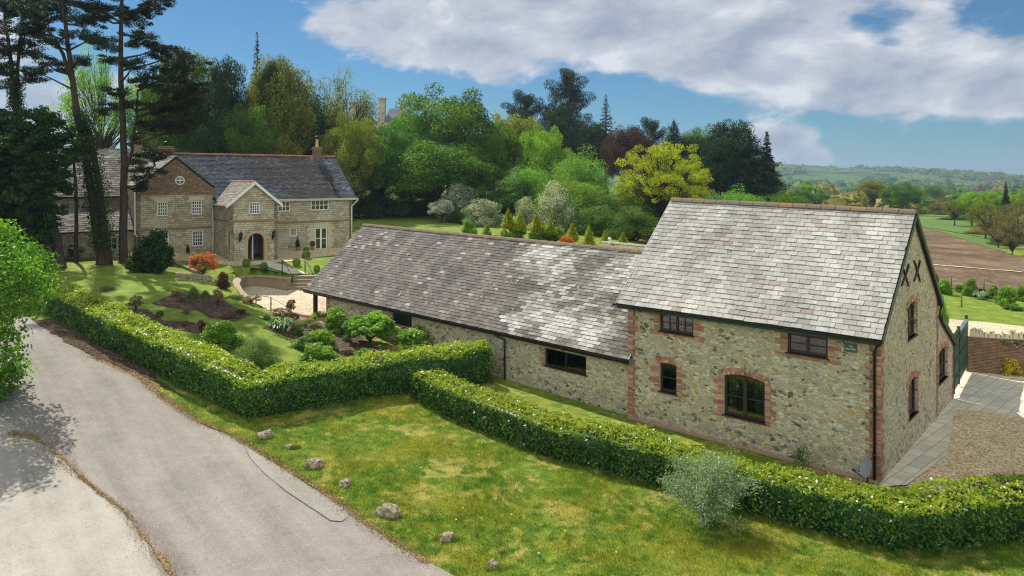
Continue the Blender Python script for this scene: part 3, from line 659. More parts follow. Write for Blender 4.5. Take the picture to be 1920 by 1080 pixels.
def surround(parent, o, U, n, r, arch=0.0, small=.2, big=.36, course=.068, sill=True, topc=True):
    u, z, w_, h_ = r; o = Vector((o[0], o[1], 0)); U = Vector(U); n = Vector(n); mb = MB(); h = h_-arch
    k = int(round((h+.1)/course)); c = (h+.1)/k
    for j in range(k):
        wd = big if (j//3) % 2 == 0 else small
        zz = z-.1+c*j
        bricks(mb, o, U, n, u-wd, u-.002, zz, c); bricks(mb, o, U, n, u+w_+.002, u+w_+wd, zz, c)
    if sill: bricks(mb, o, U, n, u, u+w_, z-.1-.005, .09, bl=.075)
    # head: two rings of brick on edge
    K = max(5, int(w_/.085))
    for ring in range(2 if topc else 1):
        for i in range(-2, K+2):
            x = w_*(i+.5)/K; yy = h+arch*(1-((x-w_/2)/(w_/2))**2)+ring*.125
            sl_ = -2*arch*(x-w_/2)/(w_/2)**2; a = math.atan(sl_); T_ = (U*math.cos(a)+Z*math.sin(a)); N_ = (Z*math.cos(a)-U*math.sin(a))
            if (i < 0 or i >= K) and yy < h-.05: yy = h-.05
            mb.box(o+U*(u+x)+Z*(z+yy)+n*.014-T_*(w_/K*.46), T_*(w_/K*.92), N_*.12, -n*(.10 if ring == 0 else .05))
    s = mb.build('brick_surround', M['quoin_brick'], parent)
    return s
def quoin(parent, o, U, n, side, z0, z1, small=.2, big=.36, course=.068, name='quoin', clipf=None):
    """bricks at a wall's end; U points into the wall"""
    mb = MB(); o = Vector((o[0], o[1], 0)); k = int((z1-z0)/course)
    for j in range(k):
        wd = big if (j//3+side) % 2 == 0 else small
        bricks(mb, o, Vector(U), Vector(n), -.014, wd, z0+course*j, course)
    return mb.build(name, M['quoin_brick'], parent)
def slate_roof(parent, mat, e0, e1, r0, r1, tw=.45, th=.21, var=None, tone=None, slab=.12, name='roof', jit=.02, slabm=None, lift=.035):
    e0, e1, r0, r1 = map(Vector, (e0, e1, r0, r1)); mb = MB()
    nr = (e1-e0).cross(r0-e0).normalized(); 
    if nr.z < 0: nr = -nr
    for Q in ((e0, e1, r1, r0),):
        mb.prism([q-nr*.01 for q in Q], -nr*slab, m=1)
    H = ((r0-e0).length+(r1-e1).length)/2; nrw = max(1, int(H/th)); L = (e1-e0).length
    for j in range(nrw):
        v0, v1 = j/nrw, (j+1)/nrw+.04/H
        a0, a1 = e0.lerp(r0, v0), e1.lerp(r1, v0); b0, b1 = e0.lerp(r0, min(v1, 1)), e1.lerp(r1, min(v1, 1))
        nt_ = max(1, round((a1-a0).length/tw)); off = .5*(j % 2)+random.uniform(-.06, .06)
        i = -1
        while i <= nt_:
            f0 = max(0, (i+off)/nt_); f1 = min(1, (i+1+off)/nt_); i += 1
            if f1-f0 < .12/nt_: continue
            g = .007/L; wob = random.uniform(-jit, jit)*.5; lf = lift*random.uniform(.6, 1.25)
            p0 = a0.lerp(a1, f0+g)+nr*lf; p1 = a0.lerp(a1, f1-g)+nr*(lf+random.uniform(-.006, .006))
            dn = (a0-b0).normalized()*wob; p0 += dn; p1 += dn
            q0 = b0.lerp(b1, f0+g)+nr*.006; q1 = b0.lerp(b1, f1-g)+nr*.006
            u = (f0+f1)/2; va = var(u, v0) if var else random.random(); to = tone(u, v0) if tone else 0.0
            P = [p0, p1, q1, q0]
            if (p1-p0).cross(q0-p0).dot(nr) < 0: P = P[::-1]
            mb.face(P, m=0, a=va, b=to)
            mb.face([p0, p0-nr*lf, p1-nr*lf, p1], m=0, a=va*.5, b=to)
            mb.face([p0, q0, q0-nr*.006, p0-nr*lf], m=0, a=va*.5, b=to); mb.face([p1, p1-nr*lf, q1-nr*.006, q1], m=0, a=va*.5, b=to)
    return mb.build(name, [M[mat], M[slabm or 'black_timber']], parent)
def ridge(parent, a, b, mat='ridge_tile', tl=.45, r=.13, up=.0):
    a, b = Vector(a), Vector(b); mb = MB(); L = (b-a).length; k = max(1, round(L/tl)); t = (b-a)/k; tn = t.normalized(); s = tn.cross(Z).normalized()
    for i in range(k):
        va = random.random(); q = a+t*i+Z*(up+random.uniform(-.008, .008)); e = t*.965
        prof = [(-r*1.1, -r*.75), (-r*.75, -r*.1), (-r*.3, r*.32), (r*.3, r*.32), (r*.75, -r*.1), (r*1.1, -r*.75)]
        for j in range(5):
            p, w2 = prof[j], prof[j+1]
            mb.face([q+s*p[0]+Z*p[1], q+e+s*p[0]+Z*p[1], q+e+s*w2[0]+Z*w2[1], q+s*w2[0]+Z*w2[1]][::-1], a=va)
        for w3 in (q, q+e): mb.face([w3+s*x+Z*y for x, y in prof], a=va)
    return mb.build('ridge_tiles', M[mat], parent)
def pipe(parent, pts, r, mat, name='downpipe', collars=()):
    mb = MB(); mb.tube(pts, r, 8)
    for c in collars: c = Vector(c); mb.tube([c-Z*.04, c+Z*.04], r*1.45, 8)
    return mb.build(name, M[mat], parent)
def gutter(parent, a, b, out, mat, r=.06, name='gutter'):
    a, b, out = Vector(a), Vector(b), Vector(out); mb = MB(); prof = [(math.cos(t), math.sin(t)) for t in [math.pi+math.pi*k/6 for k in range(7)]]
    for j in range(6):
        p, q = prof[j], prof[j+1]
        for rr, fl in ((r, False), (r*.85, True)):
            F = [a+out*p[0]*rr+Z*p[1]*rr, b+out*p[0]*rr+Z*p[1]*rr, b+out*q[0]*rr+Z*q[1]*rr, a+out*q[0]*rr+Z*q[1]*rr]; mb.face(F[::-1] if fl else F)
    for s in (1, -1): mb.box(a+out*(s*r*.93)-out*.008-Z*.004, b-a, out*.016, Z*.012)
    for e in (a, b): mb.face([e+out*x*r+Z*y*r for x, y in prof])
    k = max(1, int((b-a).length/1.0))
    for i in range(k+1): c = a.lerp(b, i/k); mb.cbox(c-Z*r*.6, (b-a).normalized()*.03, out*r*2.2, Z*r*1.1)
    return mb.build(name, M[mat], parent)
def board(parent, a, b, down, thick, mat, name='bargeboard'):
    """a board from a to b, hanging 'down', 'thick' along its normal"""
    mb = MB(); a, b = Vector(a), Vector(b); mb.box(a, b-a, Vector(down), Vector(thick)); return mb.build(name, M[mat], parent)
def vnoise(x, y, s=0): return noise.noise(Vector((x, y, s)))

# ------------------------------------------------------------ the granary
gW = Vector((12.1, 23.1, 0)); A_ = Vector((-.745, .667, 0)).normalized(); B_ = Vector((-A_.y*-1, -A_.x, 0)); B_ = Vector((.667, .745, 0)).normalized()
GL, GW, LT = 9.7, 8.7, 11.85
gr = empty('granary_house', gW, 'two-storey rubble stone granary with pale slate roof and brick quoins, nearest building', 'house')
nF, nG = -B_, -A_
EV = 4.76; WT = 5.0; RZ0, RZ1 = 8.72, 8.98
fr = [wpx(gW, A_, 1236, 1300, 591, 625), wpx(gW, A_, 1475.5, 1552, 629, 666), wpx(gW, A_, 1236.5, 1268.5, 681, 736), wpx(gW, A_, 1357, 1434, 704, 785)]
wall(gr, M['rubble_stone'], gW, A_, nF, 0, GL, -.3, WT, fr)
gb = [wpx(gW, B_, 1702, 1718.5, 566, 632), wpx(gW, B_, 1704.5, 1720, 708, 779), wpx(gW, B_, 1760, 1776, 652, 713)]
sl1 = (RZ0-WT)/(GW/2)
wall(gr, M['rubble_stone_fine'], gW, B_, nG, 0, GW, -.3, RZ0, gb[:2], [(-sl1, 1, WT), (sl1, 1, WT+sl1*GW)])
LTZ0, LTZ1 = 4.25, 2.62
wall(gr, M['rubble_stone_fine'], gW, B_, nG, GW, LT, -.3, LTZ0, gb[2:], [((LTZ0-LTZ1)/(LT-GW), 1, LTZ0+(LTZ0-LTZ1)/(LT-GW)*GW)], name='lean_to_wall')
bk = gW+B_*GW; wall(gr, M['rubble_stone_fine'], bk, A_, B_, 0, GL, 0, WT, [], name='wall')
lf = gW+A_*GL; sl2 = (RZ1-WT)/(GW/2)
wall(gr, M['rubble_stone_fine'], lf, B_, A_, 0, GW, 0, RZ1, [], [(-sl2, 1, WT), (sl2, 1, WT+sl2*GW)])
bl_ = gW+B_*LT; wall(gr, M['rubble_stone_fine'], bl_, A_, B_, 0, GL, 0, LTZ1, [], name='lean_to_wall')
for o_, U_, n_, q, ar, kw in ((gW, A_, nF, fr[0], 0, dict(cols=4, rows=2, mull=[(.5, .1)])), (gW, A_, nF, fr[1], 0, dict(cols=2, rows=2, mull=[(.5, .12)])),
                      (gW, A_, nF, fr[2], .05, dict(cols=1, rows=2)), (gW, A_, nF, fr[3], .14, dict(cols=2, rows=2, mull=[(.5, .13)])),
                      (gW, B_, nG, gb[0], .14, dict(cols=2, rows=2, mull=[(.5, .1)])), (gW, B_, nG, gb[1], .14, dict(cols=2, rows=2, mull=[(.5, .1)])), (gW, B_, nG, gb[2], .12, dict(cols=3, rows=2, mull=[(.333, .08), (.667, .08)]))):
    wd = window(gr, o_, U_, n_, q, fm='dark_timber', rec=.09, fw=.085, bw=.035, arch=ar, **kw)
    if q is fr[0] or q is fr[1]:
        surround(gr, o_, U_, n_, (q[0], q[1], q[2], q[3]), 0, sill=True, small=.22, big=.42) if False else None
        mb = MB(); o2 = Vector((gW.x, gW.y, 0)); k = int((q[3]+.25)/.068)
        for j in range(k):
            ww = .44 if (j//3) % 2 == 0 else .24
            zz = q[1]-.17+.068*j
            if zz+.068 > WT-.2: break
            if j < 2: bricks(mb, o2, A_, nF, q[0]-ww, q[0]+q[2]+ww, zz, .068)
            else: bricks(mb, o2, A_, nF, q[0]-ww, q[0]-.002, zz, .068); bricks(mb, o2, A_, nF, q[0]+q[2]+.002, q[0]+q[2]+ww, zz, .068)
        mb.build('brick_surround', M['quoin_brick'], gr)
    else:
        surround(gr, o_, U_, n_, q, ar, small=.15 if o_ is gW and U_ is B_ else .24, big=.24 if U_ is B_ else .42)
quoin(gr, gW, A_, nF, 0, 0, 4.85, small=.26, big=.48); quoin(gr, gW, B_, nG, 1, 0, 4.95, small=.26, big=.4)
quoin(gr, lf, -A_, nF, 0, 0, 4.85, small=.26, big=.5)
quoin(gr, gW+B_*(GW-.16), B_, nG, 0, 0, 4.6, small=.2, big=.24)
quoin(gr, gW+B_*LT, -B_, nG, 0, 0, 2.5, small=.2, big=.3)
# base course of terracotta edging
mb = MB()
for i in range(64): mb.box(gW+A_*(i*.15+.02)+nF*.02+Z*.0, A_*.14, nF*.22, Z*.07)
mb.build('edging', M['paver'], gr)
# roofs
f_ov, s_l, s_r = .3, .38, .1
def gpt(s, t, z): return Vector((gW.x, gW.y, 0))+A_*s+B_*t+Z*z
def gv(u, v):
    n_ = .5+.55*vnoise(u*2.2, v*1.6, 4)+.35*vnoise(u*9, v*3, 9); return min(1, max(0, n_*.65+random.uniform(0, .45)))
def gt(u, v): return .9 if random.random() < .035 else random.uniform(0, .12)
slate_roof(gr, 'light_slate', gpt(-s_r, -f_ov, EV), gpt(GL+s_l, -f_ov, EV), gpt(-s_r, GW/2, RZ0+.02), gpt(GL+s_l, GW/2, RZ1+.02), .43, .225, gv, gt)
slate_roof(gr, 'light_slate', gpt(-s_r, GW+f_ov, EV), gpt(GL+s_l, GW+f_ov, EV), gpt(-s_r, GW/2, RZ0+.02), gpt(GL+s_l, GW/2, RZ1+.02), .43, .225, gv, gt)
ridge(gr, gpt(-s_r, GW/2, RZ0+.09), gpt(GL+s_l, GW/2, RZ1+.09), tl=.56, r=.15)
slate_roof(gr, 'light_slate', gpt(-s_r, LT+.2, LTZ1-.1), gpt(GL, LT+.2, LTZ1-.1), gpt(-s_r, GW+.05, LTZ0+.02), gpt(GL, GW+.05, LTZ0+.02), .43, .225, gv, gt, name='lean_to_roof')
dnz = Vector((0, 0, -.24))
board(gr, gpt(-s_r-.03, -f_ov, EV), gpt(-s_r-.03, GW/2, RZ0-.0), (0, 0, -.13), -A_*.03, 'green_paint')
board(gr, gpt(-s_r-.03, GW+f_ov+.05, EV-.02), gpt(-s_r-.03, GW/2, RZ0), (0, 0, -.26), -A_*.035, 'green_paint')
board(gr, gpt(-s_r-.0, GW+f_ov+.05, EV-.14), gpt(-s_r-.0, GW/2+.1, RZ0-.22), (0, 0, -.03), A_*.3, 'green_paint', 'soffit')
board(gr, gpt(-s_r-.03, LT+.28, LTZ1-.12), gpt(-s_r-.03, GW+.1, LTZ0+.02), (0, 0, -.24), -A_*.035, 'green_paint')
board(gr, gpt(GL+s_l+.03, -f_ov, EV), gpt(GL+s_l+.03, GW/2, RZ1), (0, 0, -.13), A_*.03, 'green_paint')
board(gr, gpt(-s_r, -f_ov+.04, EV-.03), gpt(GL+s_l, -f_ov+.04, EV-.03), (0, 0, -.17), B_*.03, 'green_paint', 'fascia')
gutter(gr, gpt(-s_r-.05, -f_ov-.06, EV-.03), gpt(GL+s_l+.1, -f_ov-.06, EV-.03), nF, 'black_paint', .065)
pipe(gr, [gpt(.0, -f_ov-.06, EV-.08), gpt(.02, -f_ov-.05, EV-.2), gpt(.17, -.08, EV-.42), gpt(.17, -.08, .1)], .045, 'black_paint', collars=[gpt(.17, -.08, z) for z in (4.2, 2.4, .9)])
mb = MB(); mb.tube([gpt(-.02, -f_ov-.04, EV-.2), gpt(-.02, -f_ov-.04, EV-.08), gpt(-.02, -f_ov-.04, EV-.06)], [.06, .1, .1], 8); mb.build('hopper', M['black_paint'], gr)
pipe(gr, [gpt(-.06, GW+.35, EV-.1), gpt(-.06, GW+.1, EV-.35), gpt(-.06, GW+.1, 4.2)], .04, 'black_paint')
# roof vents on the slates
for px in (1228, 1281, 1365):
    d = {1228: (8.95, 1.92), 1281: (8.0, 2.05), 1365: (6.25, 2.2)}[px]; t = d[1]; zz = EV+(t+f_ov)/(GW/2+f_ov)*(RZ0+.1-EV)
    mb = MB(); sd = (gpt(0, GW/2, RZ0)-gpt(0, -f_ov, EV)).normalized(); nn = A_.cross(sd).normalized(); nn = nn if nn.z > 0 else -nn
    mb.box(gpt(d[0], t, zz)+nn*.01-A_*.22, A_*.44, sd*.26, nn*.035)
    for x in (-.08, .05): mb.box(gpt(d[0], t, zz)+nn*.045+A_*x, A_*.035, sd*.32, nn*.02, m=1)
    mb.build('roof_vent', [M['lead'], M['black_paint']], gr)
# wall ties
for (cx, cy, hw, hh) in ((1695.5, 517, 6.5, 20), (1718, 509, 5.5, 19)):
    mb = MB()
    for sgn in (1, -1):
        a = wpx(gW, B_, cx-sgn*hw, cx-sgn*hw+.01, cy-hh*sgn*1.0, cy); p0 = wpx(gW, B_, cx-hw, cx-hw+.01, cy-hh*sgn, cy-hh*sgn-1); p1 = wpx(gW, B_, cx+hw, cx+hw+.01, cy+hh*sgn, cy+hh*sgn-1)
        P0 = gpt(0, p0[0], p0[1])-A_*.03; P1 = gpt(0, p1[0], p1[1])-A_*.03; mb.tube([P0-A_*.0, (P0+P1)/2-A_*.02, P1], .035, 6)
    mb.build('wall_tie', M['black_paint'], gr)
# name plate
q = wpx(gW, A_, 1583.5, 1607.5, 644, 660); mb = MB(); mb.box(gpt(q[0], -.03, q[1]), A_*q[2], Z*q[3], B_*.028); npl = mb.build('name_plate', M['sign_slate'], gr)
def text_mesh(txt, size, c, Ux, Uz, n, mat, parent, maxw, name='lettering'):
    cu = bpy.data.curves.new(name, 'FONT'); cu.body = txt; cu.size = size; cu.align_x = 'CENTER'; cu.align_y = 'CENTER'; cu.extrude = .004; cu.space_line = .95
    t = bpy.data.objects.new(name, cu); COL.objects.link(t); dg = bpy.context.evaluated_depsgraph_get(); me = bpy.data.meshes.new_from_object(t.evaluated_get(dg))
    bpy.data.objects.remove(t); me.materials.clear(); me.materials.append(mat); o = bpy.data.objects.new(name, me); COL.objects.link(o)
    O = parent_origin(parent)
    xs_ = [v.co.x for v in me.vertices]; k_ = maxw/(max(xs_)-min(xs_)); me.transform(Matrix.Diagonal((k_, min(1.25*k_, 1.0), 1, 1)))
    R = Matrix((Ux, Uz, n)).transposed().to_4x4(); R.translation = Vector(c)-O; me.transform(R); o.parent = parent; return o
cc = gpt(q[0]+q[2]/2, -.036, q[1]+q[3]/2)
text_mesh('THE\nGRANARY', q[3]*.42, cc, -A_, Z, nF, M['sign_white'], npl, q[2]*.84)

# ------------------------------------------------------------ the long barn
D_ = Vector((-.715, .699, 0)).normalized(); Bb = Vector((.699, .715, 0)); Pe = Vector((4.84, 29.3, 0)); SET = .35
q0 = Pe+Bb*SET; BE, BR0, BR1 = 2.45, 6.38, 6.62; BW = 4.9
bn = empty('slate_barn', q0, 'long single-storey stone barn with low mottled slate roof joining the granary', 'barn')
def bpt(s, t, z): return Pe+D_*s+Bb*t+Z*z
BL = 26.7
sw = wpx(q0, D_, 611.9, 612, 500, 560)[0]
bw_ = [wpx(q0, D_, 1021, 1099, 660, 694), wpx(q0, D_, 736, 772, 589, 611)]
wall(bn, M['rubble_stone'], q0, D_, -Bb, .0, sw, -.3, BE+.28, bw_)
wall(bn, M['rubble_stone'], q0+D_*sw, Bb, D_, 0, 9.0, -.2, 6.4, [], [(-.84, 1, BE+.28), (.84, 1, BE+.28+.84*9.0)])
wall(bn, M['rubble_stone'], q0+Bb*9.0, D_, Bb, 0, sw, -.3, BE+.28, [])
f = window(bn, q0, D_, -Bb, bw_[0], cols=2, rows=1, fm='dark_timber', rec=.07, fw=.07, mull=[(.5, .06)])
f = window(bn, q0, D_, -Bb, bw_[1], cols=6, rows=1, fm='black_timber', rec=.07, fw=.06, bw=.09, name='vent_window', sill=False)
mb = MB(); qq = bw_[1]
for j in range(int(qq[3]/.07)+2): bricks(mb, q0, D_, -Bb, qq[0]+qq[2], qq[0]+qq[2]+(.3 if j//3 % 2 else .2), qq[1]-.15+.07*j, .07)
for j in range(2): bricks(mb, q0, D_, -Bb, qq[0]-.05, qq[0]+qq[2], qq[1]-.16+.07*j, .07)
mb.build('brick_surround', M['quoin_brick'], bn); mb = MB(); qq = bw_[0]
for j in range(int(qq[3]/.07)+1): bricks(mb, q0, D_, -Bb, qq[0]+qq[2], qq[0]+qq[2]+(.34 if j//3 % 2 else .2), qq[1]-.05+.07*j, .07)
mb.build('brick_surround', M['quoin_brick'], bn)
quoin(bn, q0+D_*sw, -D_, -Bb, 0, .3, BE+.2, small=.25, big=.42)
def bt(u, v):   # brown weathering on the older left part; fresher grey slates towards the granary
    e = .30+.10*vnoise(v*5, 1.3)+.06*vnoise(v*14+u*8, 7)+.1*(1-v)
    e = .40-.13*(1-v)+.08*vnoise(v*6, 3.3)
    return .95 if u > e else .05
def bv(u, v):
    if bt(u, v) < .5:
        p = vnoise(u*11, v*3.2, 2)+.5*vnoise(u*26, v*8, 6); p += .35*vnoise(u*60, v*20, 1); return min(1, max(0, .5+p*.95+random.uniform(-.35, .3)))
    p = vnoise(u*30, v*3, 5); x = .38+.5*p+random.uniform(-.2, .25)
    if random.random() < .02+.12*max(0, v-.55)*max(0, u-.7)*6: x = 1.0
    return min(1, max(0, x))
slate_roof(bn, 'old_slate', bpt(0, 0, BE), bpt(BL, 0, BE), bpt(-.0, BW, BR0), bpt(BL, BW, BR1), .44, .2, bv, bt)
slate_roof(bn, 'old_slate', bpt(0, 2*BW, BE), bpt(BL, 2*BW, BE), bpt(-.0, BW, BR0), bpt(BL, BW, BR1), .8, .4, bv, bt)
ridge(bn, bpt(0, BW, BR0+.06), bpt(BL+.05, BW, BR1+.06), tl=.46, r=.14)
board(bn, bpt(0, .03, BE-.03), bpt(BL, .03, BE-.03), (0, 0, -.17), Bb*.03, 'black_paint', 'fascia')
gutter(bn, bpt(-.0, -.05, BE-.02), bpt(BL+.15, -.05, BE-.02), -Bb, 'black_paint', .055)
board(bn, bpt(-.035, -.05, BE+.04), bpt(-.035, 1.0, BE+.9), (0, 0, -.24), D_*.03, 'green_paint')
mb = MB(); mb.box(bpt(-.05, .34, BE-.22), D_*-.03, Bb*-.36, Z*.3); mb.build('lead_flashing', M['lead'], bn)
sp_ = wpx(q0, D_, 947.9, 948, 600, 700)[0]
pipe(bn, [bpt(sp_+.5, -.05, BE-.06), bpt(sp_+.45, -.03, BE-.16), bpt(sp_, SET-.07, BE-.42), bpt(sp_, SET-.07, 0)], .045, 'black_paint', collars=[bpt(sp_, SET-.07, z) for z in (1.7, .8)])
# open end bay on a timber post
ps = wpx(q0, D_, 590-.01, 590, 500, 560)[0]
for s, t in ((ps-.1, SET), (ps-.1, 9.2)):
    p = bpt(s, t, tz(bpt(s, t, 0).x, bpt(s, t, 0).y)-.1); mb = MB(); mb.box(p-D_*.11-Bb*.11, D_*.22, Bb*.22, Z*(BE+.05-p.z)); mb.build('post', M['black_timber'], bn)
mb = MB(); mb.box(bpt(sw-.2, SET-.08, BE-.0), D_*(BL-sw+.2), Bb*.2, Z*.2); mb.build('wall_plate', M['black_timber'], bn)
mb = MB(); mb.prism([bpt(BL-.1, .1, BE), bpt(BL-.1, BW, BR1-.1), bpt(BL-.1, 2*BW-.1, BE)], D_*-.04); mb.build('gable_boarding', M['black_timber'], bn)
mb = MB(); t0 = bpt(sw-.02, SET+.2, 1.35); mb.box(t0, D_*.12, Bb*-.1, Z*.22); mb.build('wall_box', M['black_paint'], bn)

# ------------------------------------------------------------ the manor farmhouse
hu = Vector((-.8, -.6, 0)); hn = Vector((.6, -.8, 0)); H0 = Vector((-15.45, 68.15, 0)); GZ = 3.3
ho = empty('farmhouse', (H0.x, H0.y, GZ), 'large cream stone farmhouse with brick gable, gabled porch and dark slate roof beyond the lawn', 'house')
def hp(k, o, z): return H0+hu*k+hn*o+Z*z
HEV, HRZ, HD = 8.15, 12.25, 5.1
WK0, WK1 = 12.75, 18.7
wn = [wpx(H0, hu, 521, 544.5, 377, 397), wpx(H0, hu, 583, 617, 374.5, 394.5), wpx(H0, hu, 543, 557.5, 427, 443.5), wpx(H0, hu, 590, 614.5, 426, 468.5)]
wall(ho, M['coursed_stone'], H0, hu, hn, 0, WK0, 2.4, HEV+.25, wn)
ww = [wpx(H0, hu, 295, 315, 378, 405.5), wpx(H0, hu, 359, 379, 376, 402.5), wpx(H0, hu, 296, 317, 436, 461), wpx(H0, hu, 360.5, 381.5, 432, 462)]
wall(ho, M['coursed_stone'], H0, hu, hn, WK0, WK1, 2.4, 8.65, ww)
wc = (WK0+WK1)/2; sg = (11.75-9.35)/((WK1-WK0)/2)
wall(ho, M['red_brick'], H0+hn*.02, hu, hn, WK0, WK1, 8.65, 11.75, [], [(-sg, 1, 9.35-sg*WK0), (sg, 1, 9.35+sg*WK1)], name='brick_gable')
wall(ho, M['coursed_stone'], H0, -hn, -hu, 0, 10.2, 2.4, HRZ, [], [(-(HRZ-8.4)/5.1, 1, 8.4), ((HRZ-8.4)/5.1, 1, 8.4+(HRZ-8.4)*2)])
wall(ho, M['coursed_stone'], hp(WK1, 0, 0), -hn, hu, 0, 10.2, 2.4, 9.3, [])
for r, c, k, nm in ((wn[0], 3, 2, 'window'), (wn[1], 4, 2, 'window'), (wn[2], 1, 1, 'window'), (ww[0], 4, 4, 'window'), (ww[1], 4, 4, 'window'), (ww[2], 4, 4, 'window'), (ww[3], 4, 4, 'window')):
    window(ho, H0, hu, hn, r, c, k, fm='window_white', rec=.08, fw=.09, bw=.045, glass='curtain' if r is wn[2] else 'glass', sillm='string_stone')
window(ho, H0, hu, hn, wn[3], 2, 2, fm='window_white', rec=.08, fw=.13, bw=.06, mull=[(.5, .16)], sill=False, name='french_door')
# pale lintels and door margins
for r in (ww[3], ww[1], ww[0], wn[3]): mb = MB(); mb.box(hp(r[0]-.2, .012, r[1]+r[3]+.02), hu*(r[2]+.4), Z*.32, -hn*.1); mb.build('lintel', M['lime_stone'], ho)
r = wn[3]; mb = MB()
for j in range(9): mb.box(hp(r[0]-(.55 if j % 2 else .35), .012, r[1]+.27*j), hu*(.54 if j % 2 else .34), Z*.262, -hn*.1); pass
mb.build('door_jamb', M['lime_stone'], ho); mb = MB()
for j in range(9): mb.box(hp(r[0]+r[2]+.01, .012, r[1]+.27*j), hu*(.7 if j % 2 else .45), Z*.262, -hn*.1)
mb.build('door_jamb', M['lime_stone'], ho)
mb = MB(); r = wpx(H0, hu, 523, 657, 411.5, 416); mb.box(hp(-.02, .0, r[1]), hu*8.7, Z*.16, hn*.08); mb.build('string_course', M['string_stone'], ho); mb = MB(); r = wpx(H0, hu, 264, 402, 424.5, 430); mb.box(hp(WK0, .0, r[1]), hu*(WK1-WK0), Z*.2, hn*.09); mb.build('string_course', M['string_stone'], ho)
# round window
c = wpx(H0, hu, 336.9, 337.1, 338, 338.5); ctr = hp(c[0], .03, c[1]); mb = MB()
ring = [ctr+(hu*math.cos(t)+Z*math.sin(t))*.34 for t in [2*math.pi*k/20 for k in range(21)]]
mb.tube(ring, .045, 6, cap=False); mb.box(ctr-hu*.33-Z*.03, hu*.66, Z*.06, hn*.05); mb.box(ctr-hu*.03-Z*.33, hu*.06, Z*.66, hn*.055)
rw = mb.build('round_window', M['window_white'], ho); mb = MB(); mb.prism([ctr+(hu*math.cos(2*math.pi*k/20)+Z*math.sin(2*math.pi*k/20))*.31 for k in range(20)], hn*.015); mb.build('pane', M['glass'], rw)
# main roof
def dv(u, v): return min(1, max(0, .4+.5*vnoise(u*6, v*2.5, 3)+random.uniform(-.3, .35)))
def dt(u, v): return 1.0 if (.16-.1*(1-v) < u < .60-.30*(1-v)*.4+.03*vnoise(v*9, 2)) and u > .1 else .12
slate_roof(ho, 'dark_slate', hp(-.3, .3, HEV), hp(12.65, .3, HEV), hp(-.3, -HD, HRZ), hp(15.9, -HD, HRZ), .3, .2, dv, dt)
slate_roof(ho, 'dark_slate', hp(-.3, -2*HD-.3, HEV), hp(15.9, -2*HD-.3, HEV), hp(-.3, -HD, HRZ), hp(15.9, -HD, HRZ), .9, .5, dv, dt)
ridge(ho, hp(-.35, -HD, HRZ+.06), hp(15.9, -HD, HRZ+.06), 'terracotta_ridge', tl=.45, r=.14)
gutter(ho, hp(-.4, .38, HEV-.02), hp(8.4, .38, HEV-.02), hn, 'white_paint', .07)
board(ho, hp(-.3, .3, HEV-.02), hp(8.5, .3, HEV-.02), (0, 0, -.16), -hn*.03, 'white_paint', 'fascia')
# wing roof
AZ = 11.85
slate_roof(ho, 'stone_slate', hp(WK0-.1, .08, 9.35-.08), hp(WK0-.1, -9, 9.27), hp(wc, .08, AZ), hp(wc, -9, AZ), .4, .25)
slate_roof(ho, 'stone_slate', hp(WK1+.15, .08, 9.25), hp(WK1+.15, -9, 9.25), hp(wc, .08, AZ), hp(wc, -9, AZ), .4, .25)
ridge(ho, hp(wc, .1, AZ+.05), hp(wc, -8, AZ+.05), 'stone_slate', tl=.5, r=.13)
for k_ in (WK0-.12, WK1+.16): board(ho, hp(k_, .09, 9.27), hp(wc, .09, AZ), (0, 0, -.12), hn*.03, 'black_timber')
# porch
PK0, PK1, PO = 8.75, 12.65, 4.6
P0 = hp(PK0, PO, 0); pw = [wpx(P0, hu, 467.5, 487.8, 379, 401.5)]; dr = wpx(P0, hu, 464.5, 496, 437, 487)
dr = (dr[0], 3.05, dr[2], dr[1]+dr[3]-3.05)
PAZ, PEZ = 9.72, 8.02; ps_ = (PAZ-PEZ-.05)/((PK1-PK0)/2); kw_ = PK1-PK0
wall(ho, M['coursed_stone'], P0, hu, hn, 0, kw_, 2.4, PAZ, pw+[dr], [(-ps_, 1, PEZ+.05), (ps_, 1, PEZ+.05+ps_*kw_)], name='porch_wall')
PS = hp(PK1, PO, 0); sw_ = [wpx(PS, -hn, 424, 428, 433, 459)]
wall(ho, M['coursed_stone'], PS, -hn, hu, 0, PO, 2.4, PEZ+.1, sw_, name='porch_wall'); wall(ho, M['coursed_stone'], P0, -hn, -hu, 0, PO, 2.4, PEZ+.1, [], name='porch_wall')
window(ho, P0, hu, hn, pw[0], 4, 4, rec=.08, fw=.09, bw=.045, sillm='string_stone'); window(ho, PS, -hn, hu, sw_[0], 1, 2, rec=.08, fw=.09)
